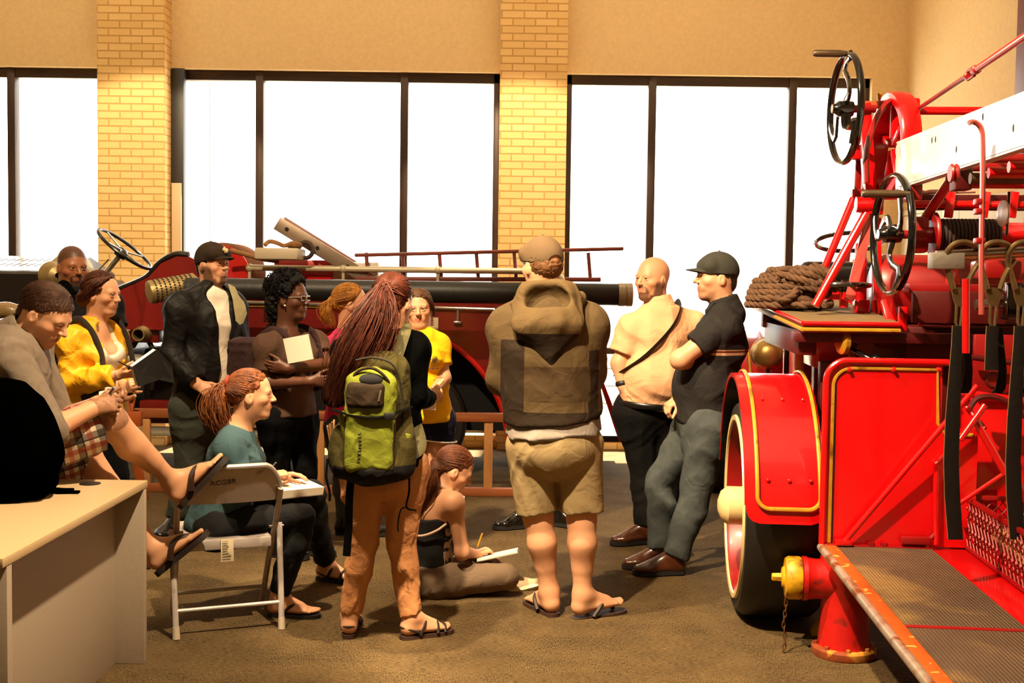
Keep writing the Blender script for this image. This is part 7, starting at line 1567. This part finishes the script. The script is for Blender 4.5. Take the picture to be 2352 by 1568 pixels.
# truss rod with turnbuckle above the ladder
ta, tb_ = T(2083, 268, x=lx + .1), T(2356, 82, x=lx + .1); dd = (tb_ - ta); rod('truss_rod', ta, ta + dd * .5, .009, R2); rod('truss_rod', ta + dd * .64, ta + dd * 1.25, .013, R1)
tq = T(2228, 170, x=lx + .1); tn = dd.normalized(); sd = tn.cross(Vector((1, 0, 0))).normalized(); t0, t1 = tq - tn * .035, tq + tn * .075
part('turnbuckle', MB().tube([t0 + sd * .0, t0 + sd * .016 + tn * .01, t1 + sd * .016 - tn * .02, t1, t1 - sd * .016 - tn * .02, t0 - sd * .016 + tn * .01], .006, 8, True).lathe([(.012, 0), (.017, .01), (.017, .03), (.01, .035)], t1 - tn * .02, tn, 10).lathe([(.01, 0), (.014, .008), (.014, .02), (.008, .025)], t0 - tn * .012, tn, 10), R2)
rod('truss_rod', ta + dd * .5, t0, .009, R2); rod('truss_rod', t1, ta + dd * .64, .013, R1); part('rod_eye', MB().torus(ta, (1, 0, 0), .02, .01, 16, 8), R2)
# the post with a curled top in front of the ladder
py_ = T(2252, 400, x=lx - .05); yy = py_.y; q = lambda px, py: T(px, py, y=yy)
part('hook_post', MB().tube(spline([q(2225, 283), q(2234, 280), q(2246, 285), q(2254, 298), q(2257, 330), q(2257, 420), q(2255, 520), q(2254, 640), q(2254, 722)], 6), .0085, 8, flat=(1, 1.6)), M('worn pale red', '#a04038', .3, coat=.6))
for py in (462, 484, 552): part('clamp', MB().box(q(2240, py + 8) + Vector((0, -.012, 0)), q(2262, py - 6) + Vector((0, .03, 0)), .004), R2)
rod('post', q(2240, 640) + Vector((0, .1, 0)), q(2240, 815) + Vector((0, .1, 0)), .012, R1)
# horizontal tubes and brace
rod('cross_tube', T(2092, 442, y=.70), T(2240, 438, y=.70), .011, M('white lit tube', '#d8a898', .2, coat=.8)); rod('cross_tube', T(2085, 468, y=.62), T(2500, 472, y=.62), .017, R1)  # first tube's pale colour stands in for light falling on it
part('slot_plate', MB().box(T(2088, 482, y=.66), T(2420, 476, y=.68), .003).box(T(2088, 462, y=.68), T(2420, 449, y=.70), .002), R3_); 
for px in (2185, 2265, 2330): beam('plate_strut', T(px, 440, y=.6), T(px - 8, 500, y=.6), .04, .02, R1)
rod('brace', T(2112, 520, y=.30), T(2192, 402, y=.22), .020, R1); part('brace_end', MB().ball(T(2186, 410, y=.22), .026, 12, 8), R2)
# cable drum
dc = T(2140, 540, y=.25); rod('crank_shaft', c2, dc + Vector((.5, 0, 0)), .018, R2); part('bearing', MB().box(T(2094, 580, y=.24), T(2122, 500, y=.34), .015).lathe([(.03, 0), (.034, .01), (.034, .09), (.03, .1)], dc + Vector((-.09, 0, 0)), (1, 0, 0), 20), R2)
pr = [(.092, 0), (.095, .004), (.095, .014), (.066, .018)]
for k in range(16): z = .02 + k * .0155; pr += [(.064, z), (.070, z + .004), (.070, z + .010), (.064, z + .0145)]
dm = part('cable_drum', MB().lathe(pr[3:], dc, (1, 0, 0), 36), M('tarred rope', '#30201a', .75, var=.2, vscale=30)); part('drum_flange', MB().lathe([(.05, 0), (.092, .0), (.096, .006), (.096, .014), (.05, .02)], dc, (1, 0, 0), 36), R2, dm)
part('drum_sleeve', MB().cyl(dc + Vector((.27, 0, 0)), dc + Vector((.75, 0, 0)), .055, n=28), R1, dm)
m = MB().lathe([(.045, 0), (.05, .004), (.05, .01), (.02, .016)], T(2308, 490, y=-.2), (-1, -.1, 0), 28); part('brake_disc', m, M('pale worn disc', '#c9b0a4', .3, metal=.4)); rod('brake_lever', T(2312, 540, y=-.2), T(2318, 440, y=-.2), .006, BKE)
# big red tank and frames under the drum
tc_ = T(2000, 660, y=.85); part('tank', MB().lathe([(.10, 0), (.15, .02), (.165, .05), (.165, .9), (.15, .93)], Vector((tc_.x, .85, T(2060, 665, y=.85).z)), (1, 0, 0), 40), R2)
part('tank_band', MB().lathe([(.169, 0), (.172, .01), (.172, .05), (.169, .06)], Vector((tc_.x + .3, .85, T(2060, 665, y=.85).z)), (1, 0, 0), 40), R1)
for px in (2035, 2110, 2300): beam('tank_saddle', T(px, 690, y=.55), T(px + 14, 742, y=.5), .05, .04, R1)
part('turntable_bed', MB().box(T(2020, 800, y=.5), T(2460, 742, y=1.4), .01), R3_); part('bed_flange', MB().box(T(2088, 672, y=.30), T(2420, 655, y=.5), .006), R2)
part('side_frame', MB().box(T(2095, 742, y=.28), T(2420, 672, y=.31), .006), R3_); 
part('valve_box', MB().box(T(2262, 640, y=-.1), T(2310, 600, y=.1), .012), R2); part('valve_box', MB().box(T(2312, 735, y=.0), T(2420, 650, y=.1), .01), BKE); rod('pipe', T(2240, 700, y=.1), T(2420, 690, y=.1), .02, STEEL); part('small_ring', MB().torus(T(2282, 872, y=.05), (0, 1, 0), .028, .007, 24, 8), R3_)
part('side_plate', MB().box(T(2235, 900, y=.05), T(2420, 770, y=.08), .005), R2); rod('pipe', T(2232, 820, y=.0), T(2420, 845, y=.0), .012, R3_); rod('pipe', T(2232, 905, y=-.02), T(2420, 930, y=-.02), .016, R1)
part('hose_arc', MB().tube(spline([T(2222, 945, y=-.04), T(2245, 915, y=-.04), T(2285, 912, y=-.04), T(2325, 930, y=-.04), T(2360, 960, y=-.04)], 6), .012, 8), R3_)
# valve wheel on its post, horizontal
vp = T(1938, 706, y=.75); rod('valve_post', vp, T(1938, 668, y=.75), .020, R1); vc = T(1939, 655, y=.75); vw = part('valve_wheel', MB().torus(vc, (0, .04, 1), .115, .011, 44, 8), BKE)
m = MB()
for k in range(4): a = k * PI / 2 + .4; part('spoke', MB().cyl(vc, vc + Vector((math.cos(a) * .112, math.sin(a) * .112, 0)), .008, n=8), BKE, vw)
part('hub', MB().lathe([(.022, -.03), (.026, -.005), (.02, .015), (.012, .025)], vc, (0, 0, 1), 16), BKE, vw)
# --- tractor body in front, seat, steering wheel, lamps
sx0, sx1 = T(1836, 640, y=2.4).x, 1.45; zs = T(1880, 600, y=2.4).z
part('cab_body', MB().box((sx0 + .02, 2.4, .55), (sx1, 3.2, zs - .06), .04, seg=3), R1); part('seat_back', MB().box((sx0, 2.35, zs - .16), (sx1, 2.5, zs), .05, seg=3), LEATH); part('seat_rim', MB().tube([(sx0 - .01, 2.34, zs - .17), (sx1, 2.34, zs - .17)], .012, 8), R1)
part('cab_floor', MB().box((-.05, 1.9, .48), (1.4, 3.4, .56), .01), R3_); part('engine_hood', MB().box((.2, 3.4, .6), (1.1, 4.7, 1.28), .06, seg=3), R1)
stc = T(1950, 556, y=2.9); part('steering_wheel', MB().torus(stc, (0, .25, 1), .21, .015, 44, 8), BKE); rod('steering_column', stc, stc + Vector((0, .35, -.7)), .02, STEEL)
hc = T(1764, 812, y=3.3); hl = part('headlight', MB().lathe([(.012, -.10), (.05, -.095), (.085, -.07), (.105, -.02), (.108, .02), (.115, .03), (.115, .04)], hc, (0, 1, 0), 32), M('polished brass', '#a98a50', .38, metal=.9)); part('lens', MB().lathe([(.112, .04), (.06, .055), (.002, .06)], hc, (0, 1, 0), 28), M('lamp glass', '#e6e2da', .1, coat=1), hl); rod('lamp_bracket', hc + Vector((0, 0, -.1)), hc + Vector((.05, .05, -.45)), .014, BKE, hl)
hc2 = hc + Vector((1.25, 0, 0)); part('headlight', MB().lathe([(.012, -.10), (.05, -.095), (.085, -.07), (.105, -.02), (.108, .02), (.115, .03), (.115, .04)], hc2, (0, 1, 0), 32), M('polished brass', '#a98a50', .38, metal=.9))
rod('gooseneck', T(1815, 790, y=1.9), T(1838, 792, y=1.9), .012, IRON); part('side_post', MB().box(T(1800, 860, y=1.9), T(1812, 740, y=1.95), .003), BKE); part('brass_ring', MB().torus(T(1975, 600, y=1.6), (0, .3, 1), .03, .012, 20, 8), GOLD)
# --- silver bar with pompier belts hung on it
by = -.55; ba, bb = T(2150, 588, y=by), T(2450, 574, y=by); part('belt_bar', MB().cyl(ba, bb, .019, n=24), STEEL); part('bar_bracket', MB().box(T(2136, 618, y=by) + Vector((0, -.03, 0)), T(2212, 580, y=by) + Vector((0, .04, 0)), .006), ZINC)
LTH = M('brown black webbing', '#120c08', .8, spec=.2, fold=.1, fscale=14); EDG = M('tan webbing edge', '#7a5a30', .8); HKM = M('oiled hook steel', '#75603f', .4, metal=.8, var=.2, vscale=20)
HUB = []
def belt(dx, strap, label):
    q = lambda px, py, d=0.0: T(px + dx, py, y=by - .012 + d)
    o_ = q(2205, 600); r = empty('rescue_belt', t2w(o_), -TR_A, label, 'rescue belt', 'rescue belts hanging from the silver bar')
    def bb_(m, n_, mt, par=None): m.v = [tuple(Vector(v) - o_) for v in m.v]; return m.build(n_, mt, par or r)
    hk = bb_(MB().tube(spline([q(2190, 664), q(2182, 635), q(2174, 605), q(2176, 580, -.01), q(2192, 561, -.02), q(2216, 556, -.02), q(2238, 564, -.01), q(2249, 578, .03)], 6), [.0085] * 20 + [.008] * 23, 10) if False else MB().tube(spline([q(2190, 664), q(2182, 635), q(2174, 605), q(2176, 580, -.01), q(2192, 561, -.02), q(2216, 556, -.02), q(2238, 564, -.01), q(2249, 578, .03)], 6), .0105, 10), 'hook', HKM)
    bb_(MB().tube(spline([q(2219, 664), q(2227, 640), q(2240, 615), q(2252, 598, .02)], 6), .0095, 8), 'hook_latch', HKM, hk)
    bb_(MB().prism([q(2186, 658), q(2225, 662), q(2222, 684), q(2214, 704), q(2197, 704), q(2190, 684)], (0, .014, 0)), 'hook_plate', HKM, hk)
    bb_(MB().tube([q(2197, 700), q(2195, 740), q(2200, 752), q(2206, 750), q(2211, 704)], .0055, 8), 'link', HKM)
    st_ = MB(); rows = []
    fr = [(2188, 2218, 748), (2186, 2210, 790), (2180, 2206, 860), (2172, 2203, 960), (2168, 2200, 1060), (2170, 2203, 1140), (2178, 2210, 1238)] if strap else [(2188, 2214, 748), (2186, 2212, 790), (2184, 2212, 850)]
    s1 = MB().sheet([[q(a, y, -.01), q((a + b) / 2, y, -.014), q(b, y, -.008)] for a, b, y in fr], .007); sp = bb_(s1, 'strap', LTH)
    bb_(MB().tube([q(a, y, -.012) for a, b, y in fr], .0022, 5), 'strap_edge', EDG, sp)
    bk_ = [(2206, 2222, 752), (2212, 2226, 790), (2214, 2232, 850), (2208, 2230, 890), (2196, 2222, 902)]
    s2 = MB().sheet([[q(a, y, .03), q(b, y, .035)] for a, b, y in bk_], .007); bb_(s2, 'strap', LTH); return r
belt(0, True, 'rescue belt with the long brown strap hanging in front of the red panel')
belt(78, False, 'rescue belt on the silver bar just right of the long strap')
b3 = belt(142, True, 'rescue belt at the right picture edge with its dark strap in front of the basket')
# --- coil of thick rope on the platform
def rope_pile():
    c = T(1808, 668, y=1.05); pz = lerp(pl[0].z, pl[3].z, (c.y - .33) / 1.29); wc = t2w((c.x, c.y, pz)); rs = random.Random(12)
    rm = M('manila rope', '#4f331b', .85, var=.25, vscale=12, bump=.6, bscale=90); m = MB(); S = .0185
    def strand(path, r=S):
        sp = spline(path, 6); n = len(sp); 
        for k in range(3):      # three twisted strands
            pts = []; L_ = 0.0
            for i, p in enumerate(sp):
                t = (sp[min(i + 1, n - 1)] - sp[max(i - 1, 0)]).normalized(); u = t.orthogonal().normalized(); v = t.cross(u)
                if i: L_ += (sp[i] - sp[i - 1]).length
                a = L_ * 55 + k * 2 * PI / 3; pts.append(p + (u * math.cos(a) + v * math.sin(a)) * r * .5)
            m.tube(pts, r * .62, 6)
    for L_, (nn, rx, ry) in enumerate(((3, .17, .24), (3, .17, .23), (3, .16, .22), (3, .15, .20), (2, .13, .17), (2, .10, .13), (2, .07, .09))):
        for k in range(nn):
            a0 = rs.uniform(0, 6); f = 1 - .22 * k; path = [Vector((math.cos(a0 + t) * rx * f + rs.uniform(-.008, .008) - .01, math.sin(a0 + t) * ry * f + rs.uniform(-.01, .01) + .06, .016 + L_ * .028 + rs.uniform(-.004, .004) )) for t in np.linspace(0, 2 * PI * .98, 14)]; strand(path)
    for k in range(7):      # loose bights on the near side
        x = .02 + rs.uniform(-.02, .14); z = .03 + rs.uniform(0, .15); strand([Vector((x - .08, -.12, z + .02)), Vector((x, -.18, z + rs.uniform(-.01, .02))), Vector((x + .07, -.16, z - .02)), Vector((x + .09, -.10, z)), Vector((x + .02, -.05, z + .04))])
    strand([Vector((.0, -.20, .018)), Vector((.05, -.24, .018)), Vector((.10, -.20, .022)), Vector((.13, -.14, .02)), Vector((.17, -.18, .018)), Vector((.19, -.10, .03))]); strand([Vector((-.06, -.14, .05)), Vector((-.05, -.21, .04)), Vector((.0, -.20, .06)), Vector((.02, -.16, .09))])
    o = m.build('rope_coil', rm, None, 89, wc); o.rotation_euler = (0, 0, -TR_A); tag(o, 'heap of thick brown rope coiled on the truck platform', 'rope')
rope_pile()
